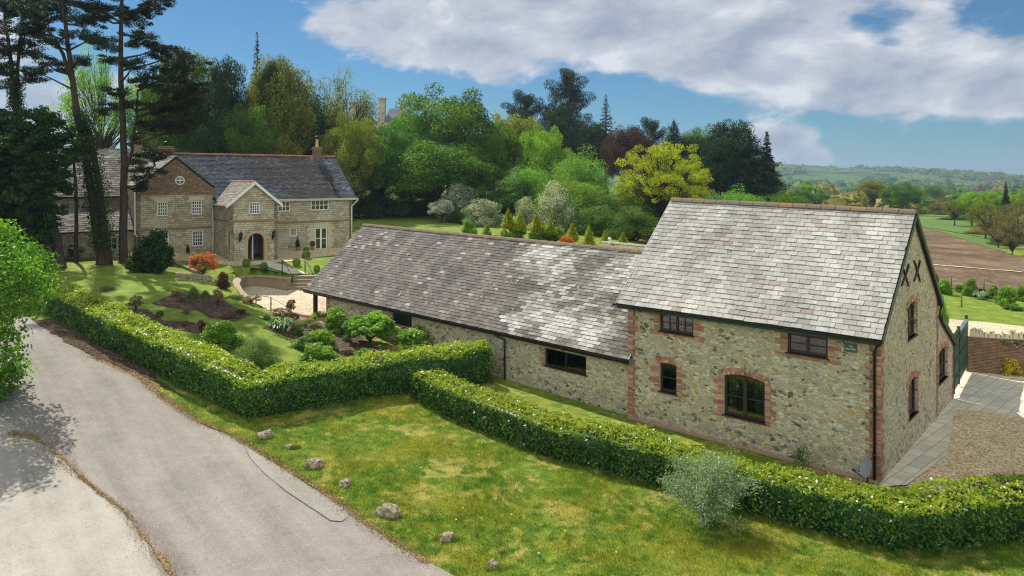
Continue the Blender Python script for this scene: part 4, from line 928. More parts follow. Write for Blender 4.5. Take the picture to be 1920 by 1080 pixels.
# arch infill and dressings
r_ = dr[2]/2; cx_ = dr[0]+r_; zc = dr[1]+dr[3]-r_; mb = MB(); K = 14
for i in range(K):
    a0, a1 = math.pi*i/K, math.pi*(i+1)/K
    def ap(a, rr): return P0+hu*(cx_-rr*math.cos(a))+Z*(zc+rr*math.sin(a))
    mb.prism([ap(a0+.01, r_-.02)+hn*.03, ap(a1-.01, r_-.02)+hn*.03, ap(a1-.01, r_+.2)+hn*.03, ap(a0+.01, r_+.2)+hn*.03], -hn*.36)
for j in range(6):
    hz = (zc-dr[1])/6
    for s in (dr[0]-.2, dr[0]+dr[2]-.02): mb.box(P0+hu*s+Z*(dr[1]+hz*j+.005)+hn*.03, hu*.22, Z*(hz-.01), -hn*.36)
mb.build('door_arch', M['cream_stone'], ho)
for s in (-1, 1):   # spandrels closing the square opening above the arch
    mb = MB(); pts = [P0+hu*(cx_+s*(r_+.1)*math.cos(t))+Z*(zc+(r_+.1)*math.sin(t)) for t in [math.pi/2*k/8 for k in range(9)]]
    pts = [p-hn*.03 for p in pts]+[P0+hu*(cx_)+Z*(zc+r_+.12)-hn*.03, P0+hu*(cx_+s*(r_+.12))+Z*(zc+r_+.12)-hn*.03]
    for k in range(8): mb.prism([pts[k], pts[k+1], P0+hu*(cx_+s*(r_+.12))+Z*(zc+r_+.12)-hn*.03], -hn*.2)
    mb.build('spandrel', M['coursed_stone'], ho)
# inside of the porch: plaster side, dark hall, half-open white door
mb = MB(); mb.box(P0+hu*(.4)-hn*.4+Z*3.0, hu*.05, -hn*3.6, Z*3); mb.box(P0+hu*.4-hn*3.9+Z*3, hu*(kw_-.8), hn*.05, Z*3); mb.build('porch_lining', M['plaster'], ho)
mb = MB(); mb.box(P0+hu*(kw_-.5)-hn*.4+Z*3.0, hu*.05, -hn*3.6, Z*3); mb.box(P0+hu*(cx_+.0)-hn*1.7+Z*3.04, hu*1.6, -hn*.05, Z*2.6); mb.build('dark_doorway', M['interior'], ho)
mb = MB(); mb.box(P0+hu*(cx_-.02)-hn*1.66+Z*3.05, hu*.1, hn*.8, Z*2.2); dd = mb.build('front_door', M['window_white'], ho)
mb = MB(); mb.box(P0+hu*(cx_-.04)-hn*.92+Z*4.05, hu*.03, -hn*.12, Z*.04); mb.build('handle', M['steel'], dd)
mb = MB(); mb.box(P0+hu*(dr[0]-.25)+Z*2.9+hn*.0, hu*(dr[2]+.5), hn*.45, Z*.16); mb.build('doorstep', M['coping_stone'], ho)
mb = MB(); r = wpx(P0, hu, 436, 522, 411.5, 415.5); mb.box(P0+hu*-.08+Z*r[1], hu*(kw_+.16), Z*.17, hn*.09); mb.box(PS+hu*.0+Z*r[1], hu*.09, Z*.17, -hn*PO); mb.build('string_course', M['string_stone'], ho)
ov = .28; pm = (PK0+PK1)/2; back = PO-4.6-2.2
slate_roof(ho, 'stone_slate', hp(PK1+ov, PO+.25, PEZ-.18), hp(PK1+ov, -.4, PEZ-.18), hp(pm, PO+.25, PAZ+.05), hp(pm, back, PAZ+.05), .32, .2)
slate_roof(ho, 'stone_slate', hp(PK0-ov, PO+.25, PEZ-.18), hp(PK0-ov, -.4, PEZ-.18), hp(pm, PO+.25, PAZ+.05), hp(pm, back, PAZ+.05), .32, .2)
ridge(ho, hp(pm, PO+.27, PAZ+.1), hp(pm, back, PAZ+.1), 'terracotta_ridge', tl=.4, r=.1)
for k_ in (PK0-ov-.05, PK1+ov+.05): board(ho, hp(k_, PO+.26, PEZ-.16), hp(pm, PO+.26, PAZ+.08), (0, 0, -.27), hn*.04, 'white_paint')
gutter(ho, hp(PK1+ov+.05, PO+.2, PEZ-.2), hp(PK1+ov+.05, .1, PEZ-.2), hu, 'white_paint', .06)
pipe(ho, [hp(PK1+.3, .3, PEZ-.25), hp(PK1+.2, .1, PEZ-.9), hp(PK1+.16, .1, PEZ-1.6), hp(PK1+.16, .1, GZ)], .06, 'white_paint')
pipe(ho, [hp(-.4, .38, HEV-.05), hp(-.4, .3, HEV-.25), hp(.12, .1, HEV-.8), hp(.12, .1, 2.9)], .06, 'white_paint')
pipe(ho, [hp(WK1+.1, .12, 9.2), hp(WK1+.1, .12, 5.5), hp(WK1-.1, .12, 5.3)], .06, 'white_paint')
for px, py in ((449.5, 441), (511, 437)):
    r = wpx(P0, hu, px, px+.1, py, py+1); c = P0+hu*r[0]+hn*.32+Z*r[1]; mb = MB()
    mb.tube([c-hn*.32-Z*.35, c-hn*.1-Z*.4, c-Z*.32], .025, 6); mb.tube([c-Z*.3, c-Z*.26, c+Z*.12], [.05, .1, .15], 6)
    mb.tube([c+Z*.12, c+Z*.2, c+Z*.32, c+Z*.4], [.19, .12, .05, .02], 6); mb.box(c-hn*.32-Z*.5-hu*.06, hu*.12, hn*.03, Z*.5); mb.build('wall_lantern', M['black_paint'], ho)
def chimney(parent, c, w_, d_, z0, z1, mat, pots, cap='string_stone'):
    mb = MB(); c = Vector((c[0], c[1], 0)); mb.cbox(c+Z*(z0+z1)/2, hu*w_, hn*d_, Z*(z1-z0)); ch = mb.build('chimney', M[mat], parent)
    mb = MB(); mb.cbox(c+Z*(z1-.1), hu*(w_+.14), hn*(d_+.14), Z*.12); mb.cbox(c+Z*(z1+.06), hu*(w_+.08), hn*(d_+.08), Z*.1); mb.build('cap', M[cap], ch)
    for (x, h, m_) in pots:
        mb = MB(); q = c+hu*x+Z*(z1+.1); mb.tube([q, q+Z*.05, q+Z*h*.9, q+Z*h], [.2, .17, .14, .17], 10); mb.build('chimney_pot', M[m_], ch)
        mb = MB(); mb.tube([q+Z*(h+.0), q+Z*(h+.1), q+Z*(h+.14), q+Z*(h+.28), q+Z*(h+.34)], [.1, .1, .24, .22, .04], 10); mb.build('cowl', M['black_paint'], ch)
    return ch
chimney(ho, hp(1.55, -HD, 0), .75, .6, 11.8, 13.1, 'garden_brick', [(0, .8, 'buff_pot')])
cc = at(311, 300, 63); chimney(ho, cc, 1.0, .8, 10.0, 12.8, 'garden_brick', [(0, .12, 'black_paint')])
cc = at(256, 285, 68); chimney(ho, cc, .8, .7, 10.6, 13.6, 'string_stone', [(0, .5, 'buff_pot')])
# low wing with stone roof
L0 = hp(WK1+.02, -.6, 0)
wall(ho, M['coursed_stone'], L0, hu, hn, 0, 5.5, 2.6, 6.0, [(1.2, 4.3, 1.2, 1.0)], name='low_wing_wall'); window(ho, L0, hu, hn, (1.2, 4.3, 1.2, 1.0), 3, 2, rec=.08)
slate_roof(ho, 'stone_slate', L0+hn*.3+Z*5.85, L0+hu*5.6+hn*.3+Z*5.85, L0-hn*2.6+Z*7.6, L0+hu*5.6-hn*2.6+Z*7.6, .5, .28, name='low_wing_roof')
# upper rear part of the wing behind the brick gable
R0 = hp(WK1-.2, -4.0, 0)
wall(ho, M['coursed_stone'], R0, hu, hn, 0, 9, 3, 8.6, [(2.5, 6.6, 1.2, 1.2)], name='rear_wall'); window(ho, R0, hu, hn, (2.5, 6.6, 1.2, 1.2), 3, 3, rec=.08)
slate_roof(ho, 'stone_slate', R0+hn*.3-hu*1.0+Z*8.5, R0+hu*9.2+hn*.3+Z*8.5, R0-hn*4-hu*1.0+Z*12.0, R0+hu*9.2-hn*4+Z*12.0, .5, .28, name='rear_roof')

# ------------------------------------------------------------ rear range behind the pines
ro = Vector(at(330, 392, 80)); ro.z = 0; rU = Vector((-1, .12, 0)).normalized(); rn = Vector((-.12, -1, 0)).normalized()
rr = empty('stone_outbuilding', (ro.x, ro.y, 5.5), 'long stone outbuilding with pale slate roof and teal door seen between the pine trunks', 'outbuilding')
dq = wpx(ro, rU, 131, 146, 360.5, 391.5)
wall(rr, M['rubble_stone'], ro, rU, rn, 0, 30, 4, 8.9, [dq])
slate_roof(rr, 'stone_slate', ro-rU*.3+rn*.35+Z*8.75, ro+rU*30.3+rn*.35+Z*8.75, ro-rU*.3-rn*5+Z*13.6, ro+rU*30.3-rn*5+Z*13.6, .55, .3)
ridge(rr, ro-rU*.3-rn*5+Z*13.65, ro+rU*30.3-rn*5+Z*13.65, 'ridge_tile', r=.15)
wall(rr, M['rubble_stone'], ro, -rn, -rU, 0, 10, 4, 13.5, [], [(-.9, 1, 8.9), (.9, 1, 8.9+9)])
mb = MB(); mb.box(ro+rU*dq[0]+Z*dq[1]-rn*.1, rU*dq[2], Z*dq[3], -rn*.05); dd = mb.build('door', M['teal_paint'], rr)
mb = MB()
for i in range(7): mb.box(ro+rU*(dq[0]+dq[2]*i/7+.005)+Z*(dq[1]+.03)-rn*.098, rU*(dq[2]/7-.02), Z*(dq[3]-.06), rn*.012)
mb.build('boards', M['teal_paint'], dd)
gutter(rr, ro+rn*.42+Z*8.72, ro+rU*30+rn*.42+Z*8.72, rn, 'black_paint', .08)
s_ = wpx(ro, rU, 112, 112.1, 350, 390)[0]; pipe(rr, [ro+rU*s_+rn*.1+Z*8.6, ro+rU*s_+rn*.1+Z*5.2], .07, 'black_paint')

# ------------------------------------------------------------ mansion far off on the rise
mo = at(720, 330, 170); mo.z = 8
mn = empty('mansion', mo, 'grey stone mansion on the rise with tall chimneys and slate gables above the trees', 'mansion')
X_ = Vector((1, 0, 0)); Y_ = Vector((0, 1, 0))
def mp(px, py, d=170): return at(px, py, d)
for (x0, x1, yt, yb, d) in ((560, 700, 236, 330, 172), (700, 790, 226, 330, 170)):
    mb = MB(); p = mp(x0, yt, d); q_ = mp(x1, yb, d); mb.box(Vector((p.x, d, 8)), X_*(q_.x-p.x), Y_*12, Z*(p.z-8)); mb.build('wall', M['coursed_stone'], mn)
for (x0, x1, yt, yb) in ((722, 762, 199, 226), (590, 690, 214, 236)):
    p = mp(x0, yb); q_ = mp(x1, yb); t = mp((x0+x1)/2, yt)
    mb = MB(); n_ = 1
    mb.prism([p-Y_*.3, q_-Y_*.3, Vector((q_.x, 170+6, t.z)), Vector((p.x, 170+6, t.z))], Z*-.2); mb.prism([p+Y_*12.3, q_+Y_*12.3, Vector((q_.x, 176, t.z)), Vector((p.x, 176, t.z))], Z*-.2)
    mb.build('roof', M['dark_slate'], mn)
p = mp(745, 226, 169.5); mb = MB(); mb.prism([p, mp(772, 226, 169.5), mp(758, 200, 169.5)], Y_*7); mb.build('gable', M['coursed_stone'], mn)
for (x0, x1, yt, yb) in ((711, 723, 184, 228), (751, 760, 194, 212), (658, 672, 192, 236), (610, 620, 205, 236)):
    p = mp(x0, yt, 173); q_ = mp(x1, yb, 173); mb = MB(); mb.box(Vector((p.x, 172, q_.z)), X_*(q_.x-p.x), Y_*1.6, Z*(p.z-q_.z)); mb.box(Vector((p.x-.15, 171.85, p.z-.35)), X_*(q_.x-p.x+.3), Y_*1.9, Z*.35); mb.build('chimney', M['coursed_stone'], mn)
# ------------------------------------------------------------ ground sheet
def axis(lo, hi, st, far):
    a = list(np.arange(lo, hi+st, st)); s = st
    while a[-1] < far: s *= 1.22; a.append(a[-1]+s)
    s = st
    while a[0] > -far: s *= 1.22; a.insert(0, a[0]-s)
    return np.array(a)
gx, gy = axis(-48, 42, .4, 5200), axis(9, 92, .4, 5200)
GX, GY = np.meshgrid(gx, gy); GZm = T(GX, GY); V = np.c_[GX.ravel(), GY.ravel(), GZm.ravel()]
nx, ny = len(gx), len(gy); idx = np.arange(nx*ny).reshape(ny, nx)
Fq = np.stack([idx[:-1,:-1], idx[:-1,1:], idx[1:,1:], idx[1:,:-1]], -1).reshape(-1, 4)
gnd = mesh_np('ground', V, Fq, M['lawn'], smooth=True); gnd['kind'] = 'structure'

def G2(L): return [tuple(gp(*p))[:2] for p in L]
redge = [(850,1080),(800,1052),(753,1030),(687,987),(655,958),(603,927),(530,880),(480,850),(453,830),(420,813),(369,793),(310,753),(267,714),(222,690),(178,672),(120,640),(55,598)]
ledge = [(300,1080),(267,1006),(229,957),(190,930),(155,900),(116,858),(70,825),(30,800)]
RR = G2(redge); RL = G2(ledge)
# beyond the frame the road runs on both ways
road = [(2.6, 11.5), (RR[0][0]+.9, RR[0][1]-1.6)]+RR+[(-34, 42.5), (-44, 47), (-46, 42), (-36, 37.2), (-28.5, 32), (-22, 27.3)]+[(q[0]-1.3, q[1]-.2) for q in RL[::-1]]+[(-6.5, 11.5)]
drape('road', road, M['asphalt'], off=.02, jag=.10)
apron = RL+[(-19.5, 26.0), (-22, 24.5), (-28, 17), (-22, 11.5), (-7.0, 11.5), (-7.6, 14)]
drape('lay_by', apron, M['concrete_apron'], off=.034, jag=.12)
pt = G2([(455,832),(480,851),(530,881),(603,928),(650,958),(654,968),(640,980),(620,978),(590,958),(540,925),(500,893),(470,862)])
drape('road_patch', pt, M['asphalt_patch'], off=.034, jag=.03)
def strip(name, line, w, mat, off, jag=.1, kind='structure'):
    L = []; R = []
    for i, p in enumerate(line):
        a = line[max(i-1, 0)]; b = line[min(i+1, len(line)-1)]; t = Vector((b[0]-a[0], b[1]-a[1])).normalized(); nn = Vector((-t.y, t.x)); ww = w[i] if hasattr(w, '__len__') else w
        L.append((p[0]+nn.x*ww/2, p[1]+nn.y*ww/2)); R.append((p[0]-nn.x*ww/2, p[1]-nn.y*ww/2))
    return drape(name, L+R[::-1], mat, off=off, jag=jag, edge=.2, step=.3, kind=kind)
dk = G2([(455,831),(470,862),(500,893),(540,925),(590,958),(620,978),(640,980),(654,970)])
strip('road_joint', dk, .022, M['road_seam'], .045, .015)
LIT1 = G2([(30,812),(90,840),(156,901),(232,960),(300,1045),(335,1090)]); LIT2 = G2([(800,1056),(687,983),(603,921),(530,876),(453,826),(369,790),(310,749),(267,710),(222,686),(178,668),(110,625)])
strip('roadside_litter', G2([(20,812),(60,822),(90,840),(120,862),(156,901),(192,932),(232,960),(270,1010),(300,1045),(325,1085)]), [.3, .3, .15, .1, .04, .04, .04, .06, .12, .2], M['litter'], .05, .12)
strip('verge_litter', G2([(800,1056),(753,1026),(687,983),(603,921),(530,876),(480,846),(420,808),(369,790),(310,749),(267,710),(222,686),(178,668)]), [.22, .22, .18, .16, .2, .2, .2, .22, .3, .4, .5, .5], M['litter'], .028, .18)
strip('hedge_soil', G2([(340,742),(260,696),(222,676),(178,655),(120,622),(90,600)]), [.05, .5, .9, 1.1, 1.2, 1.2], M['soil'], .04, .2)
rnd = [(-9.4, 11.5)]
def scatter_line(name, line, n, wid, mat, size):
    L = [0]
    for a, b in zip(line, line[1:]): L.append(L[-1]+math.dist(a, b))
    s = rng.random(n)*L[-1]; X = np.interp(s, L, [p[0] for p in line]); Y = np.interp(s, L, [p[1] for p in line]); W_ = np.interp(s/L[-1], np.linspace(0, 1, len(wid)), wid)
    dn = np.array([vnoise(x*1.3, y*1.3, 2) for x, y in zip(X, Y)]); X = X+rng.normal(0, .5, n)*W_*(1+dn); Y = Y+rng.normal(0, .5, n)*W_*(1+dn); P = np.c_[X, Y, T(X, Y)+.055+rng.random(n)*.015]
    V, F = leaf_quads(P, size*rng.uniform(.5, 1.5, n), size*.6, np.tile([0, 0, 1.], (n, 1)), spread=.7); o = mesh_np(name, V, F, M[mat], var=rng.random(n)); o['kind'] = 'stuff'
scatter_line('leaf_litter', LIT1, 4200, [.7, .6, .12, .12, .35, .5], 'litter_bits', .034)
scatter_line('leaf_litter', LIT2, 7000, [.3, .25, .22, .25, .3, .35, .5, .6], 'litter_bits', .045)
# gravel and paving
drape('gravel_court', COURT, M['pale_gravel'], off=.05, zf=court_z, step=.6)
gxy = gpt
gtab = lambda s, t: (gxy(s, t, 0).x, gxy(s, t, 0).y)
drape('paving', [gtab(0, 8.0), gtab(0, LT+.3), (22.9, 37.2), (27, 36.2), (34, 33), (34, 28)]+G2([(1918,784)])+G2([(1790,769)]), M['paving'], off=.05)
drape('gable_path', [gtab(.0, -.5), gtab(0, 8.0)]+G2([(1790,769)])+[gtab(-1.15, 4.0)]+G2([(1700,912)]), M['paving'], off=.052)
drape('gravel_drive', G2([(1698, 915)])+[gtab(-1.15, 4.0)]+G2([(1790,769),(1918,784)])+[(34, 28), (34, 20.2), (24, 20.8), (18, 20.2), (15, 20.3)], M['gravel'], off=.045)
drape('garden_track', G2([(1700,592),(1780,599),(1850,605),(1918,613)])+[(36, 46), (36, 39), (23.8, 37.4), (20, 38), (17, 45)], M['pale_gravel'], off=.05)
drape('right_lawn', G2([(1700,592),(1780,599),(1850,605),(1918,613)])+[(42, 47), (50, 60)]+G2([(1918,566),(1850,556),(1790,548),(1730,540)]), M['mown_lawn'], off=.04)
fb = G2([(1700,536),(1780,541),(1850,550),(1918,556)]); 
ft = G2([(1918,484),(1895,478),(1868,464),(1858,452),(1849,447),(1794,439),(1720,426),(1690,420)])
drape('ploughed_field', fb+[(60, 62), (80, 80)]+ft+[(60, 110)], M['ploughed_earth'], off=.06, step=1.5, edge=1.5, jag=.3)
drape('green_field', ft[::-1]+G2([(1690,413),(1760,409),(1830,410)])+[(150, 190), (130, 120), (100, 96), (75, 84)], M['crop_green'], off=.1, step=3, edge=3)
strip('field_path', G2([(1690,492),(1742,497),(1800,502),(1860,507),(1918,512)]), .55, M['pale_gravel'], .12, .1)
# beds, paths by the farmhouse
GS = drape('garden_lawn', G2([(100,520),(190,508),(330,498),(440,520),(447,556),(480,590),(540,640),(600,690),(640,720),(480,700),(330,640),(200,560),(120,530)]), M['mown_lawn'], off=.02, step=.5)
drape('upper_lawn', G2([(330,488),(400,494),(470,498),(520,492),(640,474),(640,500),(598,512),(540,517),(500,522),(470,526),(445,530),(400,520),(340,505)]), M['mown_lawn'], off=.025)
drape('back_lawn', G2([(664,428),(760,437),(900,445),(1000,438),(860,415),(760,396),(664,384)]), M['mown_lawn'], off=.05, step=1.5, edge=1.5)
for nm, P in (('flower_bed', [(285,570),(355,548),(418,563),(470,591),(441,604),(393,596),(370,583),(315,578)]), ('flower_bed', [(237,580),(278,581),(307,602),(400,609),(370,626),(318,618),(270,600)]),
              ('flower_bed', [(489,615),(518,607),(548,585),(607,600),(700,650),(820,690),(780,720),(640,700),(630,667),(555,637)]), ('flower_bed', [(240,505),(262,512),(230,545),(190,545)])):
    if P[0][0] == 240: continue
    drape(nm, G2(P), M['soil'], off=.05, jag=.1)
drape('front_gravel', G2([(300,480),(330,490),(400,495),(440,500),(468,500),(520,493),(640,477),(662,466)])+[(-15, 67.9), (H0+hu*8.7).to_2d()[:], (P0+hn*.0).to_2d()[:], (PS+hn*.0).to_2d()[:], hp(PK1, 0, 0).to_2d()[:], hp(WK1, 0, 0).to_2d()[:]], M['gravel'], off=.06)
drape('flagged_path', G2([(469,493),(506,491),(578,515),(543,518)]), M['paving'], off=.08)
drape('dirt_path', G2([(85,412),(97,410),(105,430),(130,448),(160,455),(150,462),(120,455),(95,438)]), M['litter'], off=.05)

# ------------------------------------------------------------ hills beyond the valley
def hill_z(a, r):
    X = math.tan(a)*F_+960
    crest = np.interp(X, [0, 1300, 1470, 1540, 1640, 1760, 1860, 1920, 2300, 3000], [318, 310, 309, 313, 318, 323, 330, 336, 342, 348])
    zc = CZ+(HY-crest)/F_*(2500*math.cos(a))
    t = min(1, max(0, (r-1000)/1500)); s = t*t*(3-2*t)
    z = -8+(zc+8)*s
    if r > 2500: z -= (r-2500)*.06
    return z+6*vnoise(r*.002, a*14, 2)*s*(1 if r < 2300 else .2)+1.5*vnoise(r*.01, a*60, 5)*s
az_ = np.linspace(math.radians(-60), math.radians(58), 260); rs_ = np.concatenate([np.linspace(850, 2600, 60), np.linspace(2700, 4200, 8)])
V = []; 
for r in rs_:
    for a in az_: V.append((r*math.sin(a), r*math.cos(a), hill_z(a, r) if r > 900 else -20))
idx = np.arange(len(V)).reshape(len(rs_), len(az_))
Fq = np.stack([idx[:-1,:-1], idx[:-1,1:], idx[1:,1:], idx[1:,:-1]], -1).reshape(-1, 4)
m, nt = newmat('hill_pasture'); c = posc(nt)
mp_ = nt.mapping(c, scale=(.0042, .0024, 0), rot=(0, 0, .35))
vo = nt.n('ShaderNodeTexVoronoi', {'Scale': 1.0, 'Vector': mp_}); fv = nt.n('ShaderNodeSeparateColor', {0: vo.outputs['Color']}).outputs[0]
ve = nt.n('ShaderNodeTexVoronoi', {'Scale': 1.0, 'Vector': mp_}, feature='DISTANCE_TO_EDGE').outputs[0]
col = nt.ramp(fv, [(0, rgb(64, 90, 38)), (.4, rgb(90, 116, 50)), (.7, rgb(74, 100, 44)), (.85, rgb(84, 102, 54)), (1, rgb(114, 120, 70))])
n = nt.noise(c, .004, 5, .6); n2 = nt.noise(c, .03, 5, .7)
col = nt.mix(nt.smooth(nt.math('ADD', ve, nt.math('MULTIPLY', nt.math('SUBTRACT', n2, .5), .05)), .035, .015), col, rgb(44, 58, 34))
col = nt.mix(nt.smooth(n, .56, .62), col, rgb(58, 72, 42))
k = nt.math('ADD', nt.math('MULTIPLY', n2, .5), .75); col = nt.mix(1.0, col, nt.n('ShaderNodeCombineColor', {0: k, 1: k, 2: k}).outputs[0], 'MULTIPLY')
finish(nt, col, .95, spec=.1)
hl = mesh_np('hills', np.array(V), Fq, m, smooth=True); hl['kind'] = 'structure'

# ------------------------------------------------------------ walls, steps and rails of the garden
def path_wall(name, pts, zt, zb, th, mat, cap, capm, label, cat, capover=.05):
    root = empty(name, (pts[0][0], pts[0][1], zb[0]), label, cat); mb = MB(); cb = MB()
    n_ = len(pts); L = []; R = []
    for i, p in enumerate(pts):
        a = Vector(pts[max(i-1, 0)][:2]); b = Vector(pts[min(i+1, n_-1)][:2]); t = (b-a).normalized(); nn = Vector((-t.y, t.x, 0))*th/2; p = Vector((p[0], p[1], 0)); L.append(p+nn); R.append(p-nn)
    for i in range(n_-1):
        for (S, fl) in ((L, 0), (R, 1)):
            q = [S[i]+Z*zb[i], S[i+1]+Z*zb[i+1], S[i+1]+Z*zt[i+1], S[i]+Z*zt[i]]; mb.face(q[::-1] if not fl else q)
        for e, (w0, c0, tgt) in enumerate(((0, cap, cb),)):
            k = 1+capover/th; m0, m1 = (L[i]+R[i])/2, (L[i+1]+R[i+1])/2
            a0, a1, b0, b1 = m0+(L[i]-m0)*k*1.1, m1+(L[i+1]-m1)*k*1.1, m0+(R[i]-m0)*k*1.1, m1+(R[i+1]-m1)*k*1.1
            h0, h1 = Z*(zt[i]), Z*(zt[i+1]); cc = Z*cap
            cb.face([a0+h0+cc, b0+h0+cc, b1+h1+cc, a1+h1+cc]); cb.face([a0+h0, a0+h0+cc, a1+h1+cc, a1+h1]); cb.face([b0+h0+cc, b0+h0, b1+h1, b1+h1+cc])
            if i in (0, n_-2):
                if i == 0: cb.face([a0+h0, b0+h0, b0+h0+cc, a0+h0+cc])
                else: cb.face([b1+h1, a1+h1, a1+h1+cc, b1+h1+cc])
    for e in (0, n_-1): mb.face([L[e]+Z*zb[e], R[e]+Z*zb[e], R[e]+Z*zt[e], L[e]+Z*zt[e]])
    mb.build('wall', M[mat], root); cb.build('coping', M[capm], root); return root
wpts = [Vector(cp(*a)) for a in [(462,566,1.3),(447,558,1.4),(441,551,1.47),(446,545,1.5),(458,541,1.5),(478,540,1.5),(505,541,1.5),(541,545,1.5)]]
path_wall('retaining_wall', wpts, [1.5, 1.85, 2.15, 2.33, 2.38, 2.4, 2.4, 2.4], [.9]*8, .42, 'retaining_render', .08, 'coping_stone', 'curved stained retaining wall with flat coping beside the gravel court', 'wall', .12)
sr = empty('garden_steps', cp(545,546,1.5), 'four pale stone steps rising from the gravel court to the farmhouse path', 'steps')
mb = MB(); s0 = Vector(cp(543,546,1.45)); s0.z = 1.2; sU = Vector((1, .12, 0)).normalized(); sN = Vector((-.12, 1, 0)).normalized()
for j in range(4): mb.box(s0+sN*(.36*j), sU*3.0, sN*(.36*(4-j)+.5), Z*(.3+.23*(j+1)))
mb.build('steps', M['retaining_render'], sr); mb = MB()
for j in range(4): mb.box(s0+sN*(.36*j-.03)-sU*.02+Z*(.3+.23*(j+1)), sU*3.04, sN*.42, Z*.03)
mb.build('treads', M['coping_stone'], sr)
def rail(name, posts, label, mat='steel', pm='black_paint', curve=False, group=None):
    root = empty(name, posts[0][0], label, 'handrail', group)
    tops = []
    for (b, h) in posts:
        b = Vector(b); mb = MB(); mb.tube([b-Z*.05, b+Z*h], .045, 6); mb.build('post', M[pm], root); tops.append(b+Z*h)
    mb = MB(); P = []
    for i in range(len(tops)-1):
        for k in range(5): f_ = k/5; q = tops[i].lerp(tops[i+1], f_); P.append(q+Z*(.12*math.sin(math.pi*min(f_*1.6, 1)) if curve else 0))
    P.append(tops[-1]); mb.tube(P, .028, 6); mb.build('rail', M[mat], root); return root
def gpo(px, py, dz=0): p = gp(px, py); p.z += dz; return p
rail('handrail', [(gpo(529,518), 1.1), (Vector(cp(548,531,1.95)), .6)], 'curved steel handrail on dark posts to the left of the garden steps', curve=True)
rail('handrail', [(gpo(572,514), 1.1), (Vector(cp(587,528,1.95)), .6)], 'curved steel handrail on dark posts to the right of the garden steps', curve=True)
P_ = [Vector(((480-960)/F_*48.6, 48.6, 1.0)), Vector(((508-960)/F_*48.0, 48.0, .95)), Vector(((542-960)/F_*46.6, 46.6, .85))]
for p in P_: p.z = tz(p.x, p.y)
rail('garden_rail', [(P_[0], 1.05), (P_[1], 1.05), (P_[2], .75)], 'low rail on three black posts along the edge of the gravel court', mat='black_paint')
lp = Vector(cp(543,541,1.6)); mb = MB(); mb.tube([lp-Z*.1, lp+Z*1.0], .05, 6); tag(mb.build('step_post', M['black_paint'], None, lp), 'single dark post standing at the foot of the garden steps', 'post')
# low brick edging by the barn end
ea, eb = gp(541, 585), gp(612, 607)
rt = empty('edging_wall', ea, 'low brick edging wall with white painted base beside the barn post', 'wall')
mb = MB(); t = (eb-ea); t.z = 0; L = t.length; t.normalize(); nn = Vector((-t.y, t.x, 0)); z0 = min(ea.z, eb.z)
for j in range(3):
    for i in range(int(L/.22)): mb.box(ea*1.0-Z*(ea.z-z0-.12)+t*(i*.22+.005+(.1 if j % 2 else 0))+Z*(.07*j)-nn*.12, t*.21, nn*.24, Z*.062)
mb.build('bricks', M['quoin_brick'], rt); mb = MB(); mb.box(Vector((ea.x, ea.y, z0-.3))-nn*.22, t*L, nn*.1, Z*.42); mb.build('white_base', M['white_paint'], rt)
# dry-stone bits
def rough_wall(name, a, b, h, th, label, mat='boulder', n=40, sz=.28):
    a, b = Vector(a), Vector(b); root = empty(name, a, label, 'wall'); V = []; F = []; L = (b-a).length; t = (b-a)/L; nn = Vector((-t.y, t.x, 0)).normalized(); mb = MB()
    rows = max(1, int(h/(sz*.45)))
    for j in range(rows):
        x = random.uniform(0, .1)
        while x < L:
            w_ = sz*random.uniform(.7, 1.4); hh = h/rows; c = a+t*(x+w_/2)+Z*(hh*(j+.5))+nn*random.uniform(-.03, .03)
            u_ = t*w_*.96+nn*random.uniform(-.03, .03); mb.cbox(c, u_, nn*th*random.uniform(.85, 1.05), Z*hh*.94+t*random.uniform(-.02, .02)); x += w_
    mb.build('stones', M[mat], root); return root
a = gp(395, 530)
rough_wall('stone_bed_edge', gp(329, 524), gp(392, 529), .5, .3, 'low rough stone wall below the red shrub on the lawn')
rough_wall('stone_bed_edge', gp(320, 494), gp(372, 516), .3, .3, 'thin line of rough stones curving down the lawn from the round bush')
wa, wb = gp(97, 432), gp(160, 436); wa.z -= .2
rough_wall('dark_garden_wall', wa, wb, 2.3, .4, 'dark dry stone garden wall between the pine trunks near the outbuilding', n=80, sz=.35)

# ------------------------------------------------------------ gate and brick wall on the right
ge = Vector((23.5, 36.4, .3)); gs = Vector((20.05, 32.0, .3)); gt_ = (ge-gs); GLn = gt_.length; gt_.normalize(); gn = Vector((gt_.y, -gt_.x, 0))
gg = empty('green_gate', gs, 'tall dark green boarded gate between the granary lean-to and the brick wall', 'gate')
for (s0_, s1_, z0_, z1_) in ((0, GLn*.36, .0, 2.62), (GLn*.36, GLn, 0, 2.42)):
    mb = MB(); w_ = s1_-s0_; k = int(w_/.14)
    for i in range(k): mb.box(gs+gt_*(s0_+w_*i/k+.004)+Z*z0_, gt_*(w_/k-.008), gn*.03, Z*(z1_-z0_))
    for zz in (.4, 1.2, 2.2): mb.box(gs+gt_*s0_+gn*.03+Z*zz, gt_*w_, gn*.04, Z*.12)
    mb.build('panel', M['gate_green'], gg)
mb = MB()
for i in range(6): mb.box(gs+gt_*GLn*.36+Z*(1.95+.08*i)+gn*.072, gt_*GLn*.62, gn*.02, Z*.05)
mb.build('louvres', M['gate_green'], gg)
mb = MB(); mb.box(gs+gt_*GLn*.33-gn*.05+Z*2.42, gt_*GLn*.68, gn*.16, Z*.05); mb.build('top_rail', M['lead'], gg)
for s in (0, GLn*.36, GLn-.1): mb = MB(); mb.box(gs+gt_*s-gn*.06-Z*.1, gt_*.12, gn*.12, Z*2.75); mb.build('post', M['gate_green'], gg)
